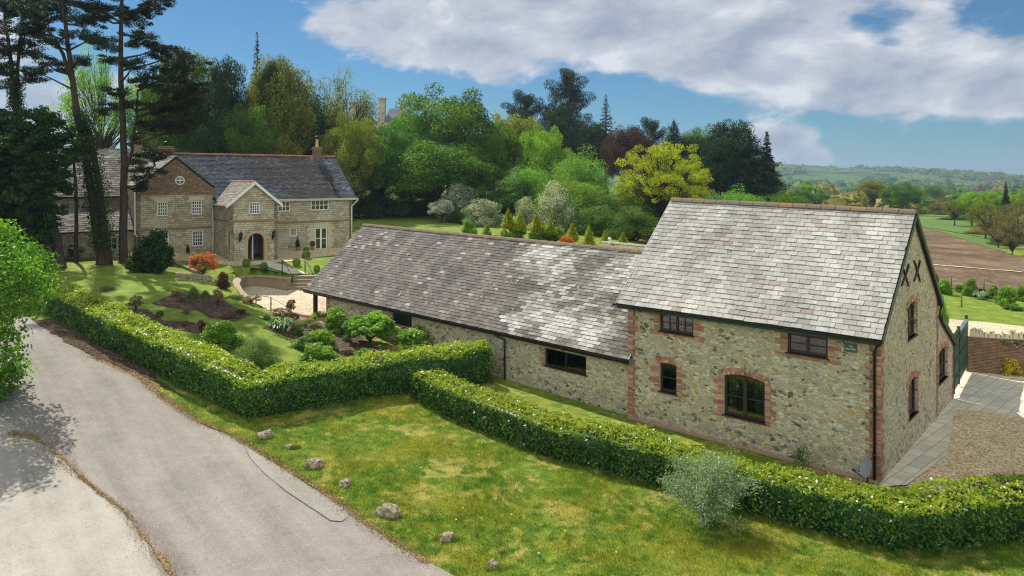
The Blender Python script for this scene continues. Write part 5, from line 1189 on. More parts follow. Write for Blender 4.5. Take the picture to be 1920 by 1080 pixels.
bw0 = ge+gt_*.1; bw1 = Vector((34, 33.0, .3))
bwr = empty('brick_garden_wall', bw0, 'red brick garden wall topped with upright rough stones beyond the paving', 'wall')
t = (bw1-bw0); L = t.length; t.normalize(); nn = Vector((t.y, -t.x, 0))
wall(bwr, M['garden_brick'], bw0, t, nn, 0, L, -.2, 1.82, th=.35, name='brick_wall')
mb = MB(); mb.box(bw0+Z*1.52+nn*.02, t*L, -nn*.39, Z*.04); 
x = .1
while x < L:
    w_ = random.uniform(.08, .2); h = random.uniform(.22, .5); c = bw0+t*x+Z*1.56
    mb.prism([c+nn*.06, c+t*w_+nn*.06, c+t*(w_*random.uniform(.6, .9))+nn*.0+Z*h, c+t*(w_*random.uniform(.1, .4))+Z*h*random.uniform(.7, 1)], -nn*.3); x += w_*random.uniform(.9, 1.3)
cpn = mb.build('coping_stones', M['lime_stone'], bwr)
# small garden building whose ridge just shows behind the barn roof
a = at(1128, 466, 46); b = at(1225, 476, 44); so_ = empty('garden_shelter', (a.x, a.y, 1), 'small mossy flat roofed shelter with white ridge and ball finial behind the barn roof', 'shelter')
a.z += .4; b.z += .4; mb = MB(); ux = (b-a).normalized(); vy = Vector((-ux.y, ux.x, 0)).normalized()
mb.prism([a-vy*.9-Z*.35, b-vy*.9-Z*.35, b, a], Z*-.06); mb.prism([a+vy*.9-Z*.35, b+vy*.9-Z*.35, b, a], Z*-.06); mb.build('roof', M['moss_roof'], so_)
mb = MB(); mb.box(a-vy*.06, b-a, vy*.12, Z*.1); mb.box(a-vy*.95-Z*.4, b-a, vy*.06, Z*.1); c = at(1143, 462, 45.6)+Z*.3; mb.build('ridge', M['white_paint'], so_)
mb = MB(); mb.tube([c-Z*.2, c, c+Z*.06, c+Z*.15, c+Z*.24, c+Z*.3], [.1, .1, .05, .12, .11, .02], 10); mb.build('finial', M['white_paint'], so_)
mb = MB(); mb.box(a-vy*.7-Z*3.9, b-a, vy*1.4, Z*3.5); mb.build('wall', M['rubble_stone'], so_)

# ------------------------------------------------------------ satellite dish, boulders, posts
dp = gpt(.24, -.62, 0); dp.z = tz(dp.x, dp.y)
ds = empty('satellite_dish', dp, 'grey satellite dish on a black bracket low beside the granary corner', 'satellite dish')
mb = MB(); mb.tube([dp-Z*.02, dp+Z*.55], .03, 6); mb.tube([dp+Z*.03-A_*.3, dp+Z*.03+A_*.3], .03, 6); mb.tube([dp+Z*.03-B_*.3, dp+Z*.03+B_*.3], .03, 6); mb.build('stand', M['black_paint'], ds)
axd = Vector((-.93, -.12, .33)).normalized(); e1 = axd.cross(Z).normalized(); e2 = e1.cross(axd).normalized(); dc = dp+Z*.62; mb = MB(); RN = 5; SN = 20
for s_, fl in ((0, 0), (-.012, 1)):
    for i in range(RN):
        for j in range(SN):
            def q(i_, j_): r_ = .3*i_/RN; t_ = 2*math.pi*j_/SN; return dc+e1*r_*math.cos(t_)*.92+e2*r_*math.sin(t_)*1.05+axd*(r_*r_*.55+s_)
            P = [q(i, j), q(i+1, j), q(i+1, j+1), q(i, j+1)] if i else [q(0, 0), q(1, j), q(1, j+1)]
            mb.face(P[::-1] if fl else P)
mb.build('dish', M['dish_grey'], ds)
mb = MB(); mb.tube([dc-e2*.34, dc-e2*.2+axd*.42], .015, 6); mb.tube([dc-e2*.2+axd*.4, dc-e2*.18+axd*.5], .035, 8); mb.build('arm', M['black_paint'], ds)
def boulder(px, py, w_px, h_px, label, mat='boulder', flat=1.0, seed=0):
    p = gp(px, py+h_px/2); p.z -= .05; w_px *= .88; d = p.y; sx, sz = w_px*d/F_/2, h_px*d/F_/1.5
    bm = bmesh.new(); bmesh.ops.create_icosphere(bm, subdivisions=4, radius=1)
    for v in bm.verts:
        q = v.co.copy(); n_ = noise.noise(q*.9+Vector((seed*3.1, 0, 0)))*.35+noise.noise(q*2.2+Vector((0, seed, 0)))*.3+noise.noise(q*6+Vector((seed, 0, 0)))*.1+noise.noise(q*14+Vector((0, 0, seed)))*.045
        cell = noise.cell(q*1.3+Vector((seed, seed, 0)))*.3
        s_ = 1+n_*.8+cell*.5; v.co = Vector((q.x*sx*s_, q.y*sx*.75*s_, max(-.25, min(q.z*s_, .62+.22*q.x*math.sin(seed*2.1)+.1*noise.noise(q*3)))*sz*1.25))
    me = bpy.data.meshes.new('boulder'); bm.to_mesh(me); bm.free(); me.materials.append(M[mat]); o = bpy.data.objects.new('verge_stone', me); COL.objects.link(o); o.location = p+Z*.02; o.rotation_euler = (0, 0, seed*1.3-.5)
    return tag(o, label, 'stone', 'stones set along the grass verge')
for i, a in enumerate([(499,808,34,22,'rounded grey stone in the shade of the hedge corner on the verge'),(544,832,22,13,'small brown stone between the hedge corner and the pale flat stone'),(589,862,36,28,'pale angular stone with a flat top, third along the verge from the hedge'),
          (647,899,34,18,'low oval brown stone lying tilted on the verge'),(729,948,46,36,'largest grey boulder at the middle of the verge'),(838,1000,34,22,'white knobbly stone on the verge'),(925,1050,27,24,'squat stone with orange lichen top at the bottom edge of the verge')]):
    boulder(*a, seed=i+1)
def fpost(px, py, h, name, label, group=None, r=.06):
    p = gp(px, py); mb = MB(); mb.tube([p-Z*.2, p+Z*h*.6, p+Z*h], [r, r*.95, r*.85], 7); o = mb.build(name, M['weathered_post'], None, p); return tag(o, label, 'post', group)
fpost(1803, 577, 1.0, 'lawn_post', 'short wooden post standing alone in the right hand lawn')
for px, py_, lb in ((1784, 542, 'left of the three fence posts, nearest the granary gable'), (1845, 548, 'middle of the three fence posts at the field edge'), (1909, 555, 'right of the three fence posts at the field edge')): fpost(px, py_, 1.15, 'fence_post', lb, 'fence posts at the edge of the field')
# ------------------------------------------------------------ vegetation
def hedge(name, front, w_, h, label, dens=230, leaf=(.135, .06), mat='laurel', group=None, side=1, bulge=.08, topvar=.45, basevar=0.0):
    """front: list of (x, y) of the front foot line; the hedge lies to its left (side=1)"""
    P = [Vector((p[0], p[1], 0)) for p in front]; n_ = len(P); nr = []
    for i in range(n_):
        a = P[max(i-1, 0)]; b = P[min(i+1, n_-1)]
        t1 = (P[i]-a).normalized() if i else (b-P[i]).normalized(); t2 = (b-P[i]).normalized() if i < n_-1 else t1
        n1 = Vector((-t1.y, t1.x, 0)); n2 = Vector((-t2.y, t2.x, 0)); m_ = (n1+n2).normalized(); m_ = m_/max(.5, m_.dot(n1)); nr.append(m_*side)
    hs = h if hasattr(h, '__len__') else [h]*n_; pos = []; nrm = []; fl = []
    Ls = [(P[i+1]-P[i]).length for i in range(n_-1)]; org = P[0].copy(); org.z = tz(P[0].x, P[0].y)
    def pt(i, f, v):   # v 0 front .. 1 back
        return P[i].lerp(P[i+1], f)+nr[i].lerp(nr[i+1], f)*w_*v
    CV = []; CF = []
    K = 0
    for i in range(n_-1):
        L = Ls[i]; segs = max(2, int(L/.5))
        for k in range(segs+1):
            f = k/segs; hh = hs[i]*(1-f)+hs[i+1]*f
            for v, z in ((.12, 0), (.1, .5), (.16, .84), (.84, .84), (.9, .5), (.88, 0)):
                q = pt(i, f, v); z0 = tz(q.x, q.y) if False else 0; CV.append((q.x, q.y, z*hh))
        for k in range(segs):
            b0 = K+k*6
            for j in range(5): CF.append((b0+j, b0+6+j, b0+7+j, b0+1+j))
        CF.append((K+0, K+1, K+2, K+3)); CF.append((K+0, K+3, K+4, K+5)); e = K+segs*6; CF.append((e, e+3, e+2, e+1)); CF.append((e, e+5, e+4, e+3))
        K += (segs+1)*6
        hh0, hh1 = hs[i], hs[i+1]
        nt_ = int(L*w_*dens*1.25); nf = int(L*(hh0+hh1)/2*dens)
        fr = rng.random(nt_); vv = rng.random(nt_); A0 = np.array(P[i]); A1 = np.array(P[i+1]); N0 = np.array(nr[i]); N1 = np.array(nr[i+1])
        def pos_(f, v): return A0+(A1-A0)*f[:, None]+(N0+(N1-N0)*f[:, None])*w_*v[:, None]
        q = pos_(fr, vv); hz = hh0*(1-fr)+hh1*fr; ed = np.minimum(vv, 1-vv); q[:, 2] = hz*(1-.07*np.exp(-ed*12))+rng.normal(0, .035, nt_); pos.append(q); nn_ = np.tile([0, 0, 1.], (nt_, 1)); nrm.append(nn_); fl.append(np.full(nt_, 1.))
        for sd in (0, 1):
            k2 = nf if sd == 0 else nf//2
            f = rng.random(k2); z = rng.random(k2)**.9; hz = hh0*(1-f)+hh1*f
            v = np.full(k2, float(sd)); q = pos_(f, v); N = (N0+(N1-N0)*f[:, None])*(1 if sd else -1); N = unit(N)
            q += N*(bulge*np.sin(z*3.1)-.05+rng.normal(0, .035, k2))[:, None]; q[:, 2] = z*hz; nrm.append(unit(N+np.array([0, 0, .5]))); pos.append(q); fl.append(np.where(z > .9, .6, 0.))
    for (i, e) in ((0, 0), (n_-1, 1)):
        ne = int(w_*hs[i]*dens*1.1); t = (P[1]-P[0]).normalized() if e == 0 else (P[-1]-P[-2]).normalized(); v = rng.random(ne); z = rng.random(ne)
        q = np.array(P[i])+np.array(nr[i])*w_*v[:, None]+np.array(t)*(.05 if e else -.05)+rng.normal(0, .03, (ne, 3)); q[:, 2] = z*hs[i]; pos.append(q); nrm.append(np.tile(np.array(t)*(1 if e else -1)+np.array([0, 0, .4]), (ne, 1))); fl.append(np.zeros(ne))
    pos = np.concatenate(pos); nrm = unit(np.concatenate(nrm)); fl = np.concatenate(fl)
    w1 = np.array([vnoise(p[0]*1.4, p[1]*1.4, p[2]*1.7) for p in pos]); w2 = np.array([vnoise(p[0]*4.5, p[1]*4.5, p[2]*4.5+9) for p in pos])
    w0 = np.array([vnoise(p[0]*.55, p[1]*.55, 3) for p in pos]); pos += nrm*(w1*.17+w2*.11+w0*.17)[:, None]; pos[:, 2] *= 1+.07*w0
    st = (fl > .9)&(rng.random(len(pos)) < .08); pos[st, 2] += rng.random(st.sum())*.14
    pos[:, 2] += T(pos[:, 0], pos[:, 1])
    CV = np.array(CV); CV[:, 2] += T(CV[:, 0], CV[:, 1])
    n = len(pos); up = np.tile([0, 0, .5], (n, 1))+nrm*.5; sc = rng.uniform(.7, 1.25, n)
    V, F = leaf_quads(pos, leaf[0]*sc, leaf[1]*sc, nrm, spread=1.3, dirv=up, dspread=.7)
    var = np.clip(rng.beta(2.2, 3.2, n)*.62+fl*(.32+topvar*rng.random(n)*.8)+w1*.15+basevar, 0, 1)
    Vall = np.concatenate([V, CV])-np.array(org); Fall = np.concatenate([F, np.array(CF)+len(V)])
    o = mesh_np(name, Vall, Fall, M[mat], var=np.concatenate([var, np.full(len(CF), .02)])); o.location = org
    return tag(o, label, 'hedge', group)
HF1 = G2([(82,590),(159,633),(259,687),(352,735),(462,790)])
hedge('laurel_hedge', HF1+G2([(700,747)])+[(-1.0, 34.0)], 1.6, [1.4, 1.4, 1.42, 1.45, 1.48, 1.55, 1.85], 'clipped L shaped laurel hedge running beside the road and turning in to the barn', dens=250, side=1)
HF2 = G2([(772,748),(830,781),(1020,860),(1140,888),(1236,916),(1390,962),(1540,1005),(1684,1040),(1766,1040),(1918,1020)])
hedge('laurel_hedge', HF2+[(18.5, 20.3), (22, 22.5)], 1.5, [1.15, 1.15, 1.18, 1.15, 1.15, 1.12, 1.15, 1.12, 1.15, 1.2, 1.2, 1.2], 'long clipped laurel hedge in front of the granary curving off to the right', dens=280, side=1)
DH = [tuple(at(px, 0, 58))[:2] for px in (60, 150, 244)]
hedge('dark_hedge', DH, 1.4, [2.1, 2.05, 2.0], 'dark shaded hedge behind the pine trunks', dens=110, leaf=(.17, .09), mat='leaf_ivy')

# ---- tree prototypes, all of height 1
def proto(fn):
    cm, tm = fn(); return cm, tm
def mkmesh(obj):
    me = obj.data; bpy.data.objects.remove(obj); return me
def tube_obj(mb, name='trunk'): return mkmesh(mb.build(name, M['bark'], None, (0, 0, 0)))
def clusters(cs, rs, per, leaf, zsq=.8, asp=.55, out=.6, cvar=.28):
    Ps, Ns, Vs = [], [], []
    for c, r in zip(cs, rs):
        k = int(per*(r/np.mean(rs))**2); d = unit(rng.normal(size=(k, 3))); rad = r*rng.uniform(.35, 1.08, k)**.6
        q = d*rad[:, None]; q[:, 2] *= zsq; Ps.append(c+q); Ns.append(unit(d+np.array([0, 0, .55]))); cv = .5+rng.uniform(-cvar, cvar); Vs.append(np.clip(cv+rng.normal(0, .17, k), 0, 1))
    P = np.concatenate(Ps); N = np.concatenate(Ns); vr = np.concatenate(Vs); s = rng.uniform(.65, 1.3, len(P))
    V, F = leaf_quads(P, leaf*s, leaf*asp*s, N, spread=1.6)
    return V, F, vr
def crown_mesh(V, F, vr): return mkmesh(mesh_np('crown', V, F, M['leaf_mid'], var=vr))
def broad(seed, nc=85, per=260, leaf=.018, cz=.58, rx=.40, rz=.40, th=.28, cr=(.07, .125), tr=.022, openness=0.0, asp=.6, limbs=34, lean=0, sub=False, flat=.8):
    global rng; rng = np.random.default_rng(seed); random.seed(seed)
    cs = []
    while len(cs) < nc:
        d = unit(rng.normal(size=3)); r = rng.random()**(1/3.6)
        lump = 1+.22*noise.noise(Vector(d*1.7)+Vector((seed, 0, 0)))+.12*noise.noise(Vector(d*4)+Vector((0, seed, 0)))
        if d[2] < -.55: continue
        p = np.array([d[0]*rx*r*lump, d[1]*rx*r*lump, cz+d[2]*rz*r*lump*(1 if d[2] > 0 else .85)]); cs.append(p)
    cs = np.array(cs); top = cs[:, 2].max(); cs[:, 2] = np.where(cs[:, 2] > cz, cz+(cs[:, 2]-cz)*(1-cr[0]*.9-cz)/(top-cz), cs[:, 2])
    rs = rng.uniform(cr[0], cr[1], nc); V, F, vr = clusters(cs, rs, per, leaf, flat, asp)
    mb = MB(); f = Vector((lean*.1, 0, th)); mb.tube([(0, 0, -.02), (0, 0, .02), (lean*.03, 0, th*.5), f, (lean*.12, .0, cz), (lean*.1, .01, cz+rz*.5)], [tr*1.7, tr*1.2, tr, tr*.85, tr*.45, tr*.12], 8)
    order = rng.permutation(nc)[:limbs]
    for k in order:
        c = Vector(cs[k]); h0 = th*random.uniform(.75, 1.0)+(c.z-th)*random.uniform(.0, .35); s = Vector((lean*.1*h0/max(th, .01), 0, max(th*.7, h0))); m1 = s.lerp(c, .45)+Vector((0, 0, random.uniform(-.02, .05)))+Vector((random.uniform(-.03, .03), random.uniform(-.03, .03), 0))
        mb.tube([s, m1, c], [tr*.42, tr*.24, tr*.06], 5, cap=False)
        if sub:
            for _ in range(5):
                e = c+Vector(unit(rng.normal(size=3)))*.1; b0 = m1.lerp(c, random.uniform(.1, .9)); mb.tube([b0, b0.lerp(e, .5)+Vector((0, 0, .012)), e], [tr*.12, tr*.08, tr*.03], 4, cap=False)
    return crown_mesh(V, F, vr), tube_obj(mb)
def dome(seed, nc=70, per=300, leaf=.03, asp=.4, rx=.5):
    """a rounded thicket with foliage to the ground"""
    global rng; rng = np.random.default_rng(seed); random.seed(seed); cs = []
    while len(cs) < nc:
        d = unit(rng.normal(size=3)); 
        if d[2] < 0: d[2] = -d[2]
        r = rng.random()**(1/4); lump = 1+.2*noise.noise(Vector(d*2)+Vector((seed, 3, 0)))
        cs.append([d[0]*rx*.85*r*lump, d[1]*rx*.85*r*lump, .06+d[2]*.82*r*lump])
    cs = np.array(cs); cs[:, 2] *= .88/cs[:, 2].max(); rs = rng.uniform(.10, .17, nc); V, F, vr = clusters(cs, rs, per, leaf, .9, asp)
    mb = MB()
    for k in rng.permutation(nc)[:26]:
        c = Vector(cs[k]); b0 = Vector((random.uniform(-.05, .05), random.uniform(-.05, .05), -.03)); mb.tube([b0, b0.lerp(c, .5)+Vector((0, 0, .08)), c], [.014, .009, .003], 5, cap=False)
    return crown_mesh(V, F, vr), tube_obj(mb)
def sphere(seed, n=5200, leaf=.06):
    d = unit(rng.normal(size=(n, 3))); P = d*(.44+rng.normal(0, .022, (n, 1)))+np.array([0, 0, .46]); V, F = leaf_quads(P, leaf*rng.uniform(.6, 1.2, n), leaf*.5, d, spread=1.0)
    mb = MB(); mb.tube([(0, 0, -.03), (0, 0, .2), (0, 0, .5)], [.04, .035, .02], 6); return crown_mesh(V, F, np.clip(rng.normal(.5, .22, n), 0, 1)), tube_obj(mb)
def spruce(seed, r0=.2, tiers=26, leaf=.03, droop=.25, base=.08, per=90, prof=1.0, zj=.012):
    global rng; rng = np.random.default_rng(seed); random.seed(seed); P = []; N = []; Vr = []; mb = MB(); mb.tube([(0, 0, -.02), (0, 0, .5), (0, 0, 1.0)], [.018, .011, .002], 7)
    for t in range(tiers):
        f = t/(tiers-1); z = base+(1-base)*f**.9; R = r0*(1-f**prof)*random.uniform(.85, 1.12)+.012; nb = max(4, int(11*(1-f)+4))
        for b in range(nb):
            a = 2*math.pi*(b+random.random()*.7)/nb; rr = R*random.uniform(.7, 1.15); dirn = np.array([math.cos(a), math.sin(a), 0]); k = max(8, int(per*rr/r0)); s = rng.random(k)**.7
            q = dirn*(rr*s)[:, None]; q[:, 2] = z-droop*rr*s+droop*.6*rr*s*s; w_ = rr*.28*(1-s*.6); q += rng.normal(0, 1, (k, 3))*np.c_[w_, w_, w_*.22]*.6; q[:, 2] += rng.normal(0, zj, k)+random.uniform(-.012, .012); P.append(q); N.append(np.tile([0, 0, 1.], (k, 1))+dirn*.3); Vr.append(np.clip(.35+.35*s+rng.normal(0, .15, k), 0, 1))
            if t < tiers*.8: mb.tube([(0, 0, z), tuple(dirn*rr*.9+np.array([0, 0, z-droop*rr*.5]))], [.004, .001], 3, cap=False)
    P = np.concatenate(P); N = unit(np.concatenate(N)); s = rng.uniform(.6, 1.2, len(P)); V, F = leaf_quads(P, leaf*s, leaf*.4*s, N, spread=.9); return crown_mesh(V, F, np.concatenate(Vr)), tube_obj(mb)
def cedar(seed, nb=34, per=420, leaf=.013, tr=.02, cbase=.35, rx=.42, topf=1.0, platez=.25):
    global rng; rng = np.random.default_rng(seed); random.seed(seed); mb = MB(); lean = random.uniform(-.03, .03)
    mb.tube([(0, 0, -.02), (0, 0, .2), (lean, 0, .6), (lean*1.5, 0, .93)], [tr*1.4, tr, tr*.7, tr*.15], 8); cs = []; rs = []
    for i in range(nb):
        f = (i+.5)/nb; z = cbase+(1-cbase)*f*.97; env = rx*math.sin(math.pi*min(1, (.16+.84*f))**1.1)**.6 if topf else rx; a = random.uniform(0, 2*math.pi); rr = env*random.uniform(.45, 1.05)
        s = Vector((lean*z, 0, max(.15, z-.12-rr*.25))); e = Vector((math.cos(a)*rr, math.sin(a)*rr, z)); m_ = s.lerp(e, .5)+Vector((0, 0, -.02)); mb.tube([s, m_, e], [tr*.35, tr*.2, tr*.05], 5, cap=False)
        for k in range(3):
            g = .5+.25*k; c = s.lerp(e, g)+Vector((random.uniform(-.05, .05), random.uniform(-.05, .05), .015)); cs.append(np.array(c)); rs.append(random.uniform(.06, .10)*(1.15 if k else .8))
            for _ in range(2): e2 = c+Vector((random.uniform(-.05, .05), random.uniform(-.05, .05), .01)); mb.tube([m_, e2], [tr*.1, tr*.03], 3, cap=False)
    V, F, vr = clusters(np.array(cs), np.array(rs), per//3, leaf, platez+.15, .45); return crown_mesh(V, F, vr), tube_obj(mb)
PR = {'oakA': broad(11, 150, 230, .018, cr=(.075, .12)), 'oakB': broad(23, 190, 210, .018, cz=.52, rx=.44, rz=.45, cr=(.07, .105)), 'tall': broad(31, 170, 200, .017, cz=.50, rx=.27, rz=.48, th=.15, cr=(.06, .10)),
      'open': broad(47, 80, 150, .014, cz=.6, rx=.44, rz=.36, th=.3, cr=(.05, .10), limbs=70, sub=True, tr=.02), 'yellow': broad(53, 210, 150, .0145, cz=.53, rx=.50, rz=.45, th=.16, cr=(.038, .075), limbs=120, sub=True, tr=.022, flat=.7),
      'bare': broad(61, 80, 80, .016, cz=.52, rx=.42, rz=.44, th=.12, cr=(.06, .11), limbs=60, sub=True, tr=.018), 'dome': dome(71), 'domeB': dome(73, 60, 300, .034, .5), 'willow': dome(79, 120, 190, .032, .32),
      'spruce': spruce(83, .24, 34, .026, .3, .08, 110, .75, .008), 'cypress': spruce(89, .27, 40, .024, -.35, .02, 120, 1.9, .018), 'gold': spruce(91, .25, 26, .04, -.5, .02, 90, 1.3, .02), 'larch': spruce(97, .17, 20, .022, .1, .3, 30), 'cedar': cedar(101, 44, 900, .014), 'cedarB': cedar(103, 34, 900, .015, cbase=.5, rx=.5), 'small': broad(107, 40, 260, .05, cz=.62, rx=.42, rz=.34, th=.3, cr=(.12, .18), tr=.035, limbs=24)}
rng = np.random.default_rng(99); random.seed(99)
def place(kind, p, h, wid, mat, name, label, cat='tree', group=None, bark='bark', rot=None, depth=None, base=.42):
    cm, tm = PR[kind]; rot = random.uniform(0, 6.28) if rot is None else rot
    r = empty(name, p, label, cat, group); r.rotation_euler = (0, 0, rot); sx = wid/(2*base); r.scale = (sx, sx if depth is None else depth/(2*base), h)
    for me, nm, mt in ((cm, 'crown', mat), (tm, 'trunk', bark)):
        o = bpy.data.objects.new(nm, me); COL.objects.link(o); o.parent = r; o.material_slots[0].link = 'OBJECT'; o.material_slots[0].material = M[mt]
    return r
BASEW = {'oakA': .44, 'oakB': .48, 'tall': .31, 'open': .48, 'yellow': .54, 'bare': .44, 'dome': .55, 'domeB': .55, 'willow': .55, 'spruce': .25, 'gold': .26, 'cypress': .28, 'larch': .18, 'cedar': .46, 'cedarB': .52, 'small': .5}
def tree(kind, px, ytop, wpx_, d, mat, name, label, ybase=None, group=None, bark='bark', cat='tree', rot=None, sink=0):
    p = at(px, 0, d); p.z = (CZ-(ybase-HY)/F_*d) if ybase else tz(p.x, p.y)
    if not ybase: p.z -= .15
    zt = CZ-(ytop-HY)/F_*d; return place(kind, p, zt-p.z, wpx_*d/F_, mat, name, label, cat, group, bark, rot, base=BASEW[kind])
gB = 'trees of the wood behind the farmhouse'
for a in [
 ('open', 190, 88, 165, 92, 'leaf_lime', 'ash_tree', 'pale open crowned tree seen between the pine trunks at the upper left'),
 ('tall', 345, 92, 125, 88, 'leaf_mid', 'dark_tree', 'dark dense tree to the right of the tallest pine'),
 ('tall', 300, 150, 110, 90, 'leaf_mid', 'leafy_tree', 'mid green tree rising behind the brick gable'),
 ('tall', 425, 106, 88, 86, 'leaf_ivy', 'ivy_clad_tree', 'dark column of ivy clad tree above the middle of the farmhouse roof'),
 ('larch', 482, 72, 70, 92, 'needle', 'thin_conifer', 'thin spiky conifer top above the wood near the farmhouse'),
 ('oakA', 518, 98, 135, 90, 'leaf_olive', 'oak_tree', 'yellow green oak with ivy in its heart above the farmhouse ridge'),
 ('tall', 508, 112, 62, 88, 'leaf_ivy', 'ivy_tree', 'dark ivy column inside the yellow green oak'),
 ('open', 632, 134, 180, 98, 'leaf_olive', 'spreading_oak', 'spreading olive oak with bare twisting limbs left of the mansion chimneys'),
 ('oakB', 570, 160, 120, 94, 'leaf_dark', 'dark_tree', 'dark tree filling the gap under the spreading oak'),
 ('domeB', 540, 250, 110, 84, 'leaf_olive', 'olive_bush', 'olive green bush showing just over the farmhouse ridge'),
 ('oakA', 470, 190, 120, 84, 'leaf_mid', 'dark_tree', 'shadowy low tree behind the middle of the farmhouse ridge'),
 ('oakB', 400, 190, 140, 84, 'leaf_dark', 'dark_tree', 'shadowy low tree behind the left part of the farmhouse ridge'),
 ('oakB', 660, 205, 130, 88, 'leaf_olive', 'brownish_tree', 'brownish olive tree right of the farmhouse chimney'),
 ('oakA', 715, 232, 150, 92, 'leaf_scrub', 'scrub_tree', 'mixed green tree below the mansion gable'),
 ('oakB', 842, 157, 245, 104, 'leaf_mid', 'large_maple', 'largest rich green domed tree right of the mansion'),
 ('oakA', 770, 208, 150, 98, 'leaf_mid', 'leafy_tree', 'green tree crowding the left side of the largest domed tree'),
 ('oakB', 905, 240, 110, 98, 'leaf_mid', 'leafy_tree', 'green tree at the right foot of the largest domed tree'),
 ('oakA', 820, 262, 230, 92, 'leaf_mid', 'dark_tree', 'dark low tree under the largest domed tree'),
 ('open', 935, 206, 60, 118, 'leaf_yellow', 'yellow_tree', 'small yellow tree top beside the left flat topped pine'),
 ('oakA', 978, 212, 120, 110, 'leaf_olive', 'rounded_tree', 'rounded olive tree in front of the left flat topped pine'),
 ('oakB', 1022, 230, 115, 104, 'leaf_lime', 'rounded_tree', 'fresh green rounded tree below the large cedar'),
 ('cedarB', 978, 174, 108, 150, 'needle', 'flat_topped_pine', 'lower flat topped pine left of the tall cedar'),
 ('cedar', 1066, 131, 122, 150, 'needle', 'tall_cedar', 'tallest cedar with layered dark plates on the skyline'),
 ('cedar', 1050, 200, 110, 145, 'leaf_dark', 'dark_pine', 'dark dense pine at the foot of the tall cedar'),
 ('larch', 1136, 184, 74, 140, 'needle', 'ragged_pine', 'ragged narrow pine just right of the tall cedar'),
 ('oakA', 1110, 225, 90, 142, 'leaf_dark', 'dark_tree', 'dark tree between the tall cedar and the copper beech'),
 ('oakA', 1178, 231, 100, 132, 'leaf_copper', 'copper_beech', 'dark purple red copper beech'),
 ('cedarB', 1215, 224, 90, 145, 'needle', 'flat_topped_pine', 'small flat topped pine right of the copper beech'),
 ('cypress', 1263, 228, 105, 130, 'cypress_leaf', 'dark_conifer', 'dark pointed conifer above the yellow oak'),
 ('oakB', 1312, 230, 110, 132, 'leaf_mid', 'leafy_tree', 'green round tree left of the dark cypresses'),
 ('tall', 1368, 224, 105, 126, 'cypress_leaf', 'cypress', 'tall broad dark cypress in the conifer clump'),
 ('cypress', 1405, 246, 140, 122, 'cypress_leaf', 'cypress', 'lower dark cypress in the middle of the conifer clump'),
 ('spruce', 1438, 249, 95, 120, 'needle', 'spruce', 'pointed dark spruce at the right end of the conifer clump'),
 ('oakA', 1340, 252, 110, 124, 'cypress_leaf', 'cypress', 'dark cypress directly right of the yellow oak'),
 ('tall', 1300, 256, 100, 128, 'cypress_leaf', 'cypress', 'dark cypress behind the yellow oak'),
 ('yellow', 1245, 266, 200, 82, 'leaf_yellow', 'yellow_oak', 'bright yellow green oak behind the granary roof'),
 ('willow', 1085, 268, 165, 96, 'leaf_willow', 'willow_thicket', 'broad pale green willow dome right of the domed maple'),
 ('willow', 1000, 290, 130, 92, 'leaf_willow', 'willow_thicket', 'pale green willow below the rounded trees'),
 ('willow', 1075, 318, 190, 84, 'leaf_willow', 'willow_thicket', 'nearer pale willow thicket above the dark green bush'),
 ('willow', 1160, 345, 150, 80, 'leaf_scrub', 'scrub_thicket', 'green scrub thicket left of the yellow oak'),
 ('dome', 1185, 385, 130, 70, 'leaf_scrub', 'scrub_thicket', 'green scrub at the foot of the yellow oak'),
 ('dome', 1120, 385, 120, 72, 'leaf_scrub', 'scrub_thicket', 'green scrub behind the golden conifers'),
 ('willow', 1390, 343, 125, 100, 'leaf_willow', 'green_thicket', 'green bushy thicket just above the granary ridge'),
 ('willow', 1478, 346, 120, 104, 'leaf_mid', 'green_thicket', 'darker green bushy thicket right of the conifer clump foot'),
 ('dome', 1330, 355, 100, 96, 'leaf_scrub', 'green_thicket', 'green thicket between the yellow oak and the granary ridge'),
 ('dome', 690, 318, 100, 92, 'leaf_dark', 'dark_shrub', 'dark shrubs beyond the right end of the farmhouse'),
 ('dome', 740, 335, 120, 96, 'leaf_scrub', 'woodland_shrub', 'woodland shrub at the top edge of the back lawn'),
 ('domeB', 800, 345, 110, 98, 'leaf_scrub', 'woodland_shrub', 'dull green shrubs below the largest domed tree'),
 ('domeB', 900, 315, 140, 92, 'leaf_scrub', 'woodland_shrub', 'dull green undergrowth behind the blossoming hawthorns'),
 ('domeB', 960, 330, 130, 90, 'leaf_scrub', 'woodland_shrub', 'dull green undergrowth right of the blossoming hawthorns'),
 ('domeB', 1215, 330, 100, 90, 'leaf_scrub', 'woodland_shrub', 'green undergrowth behind the yellow oak trunk')]:
    tree(*a)
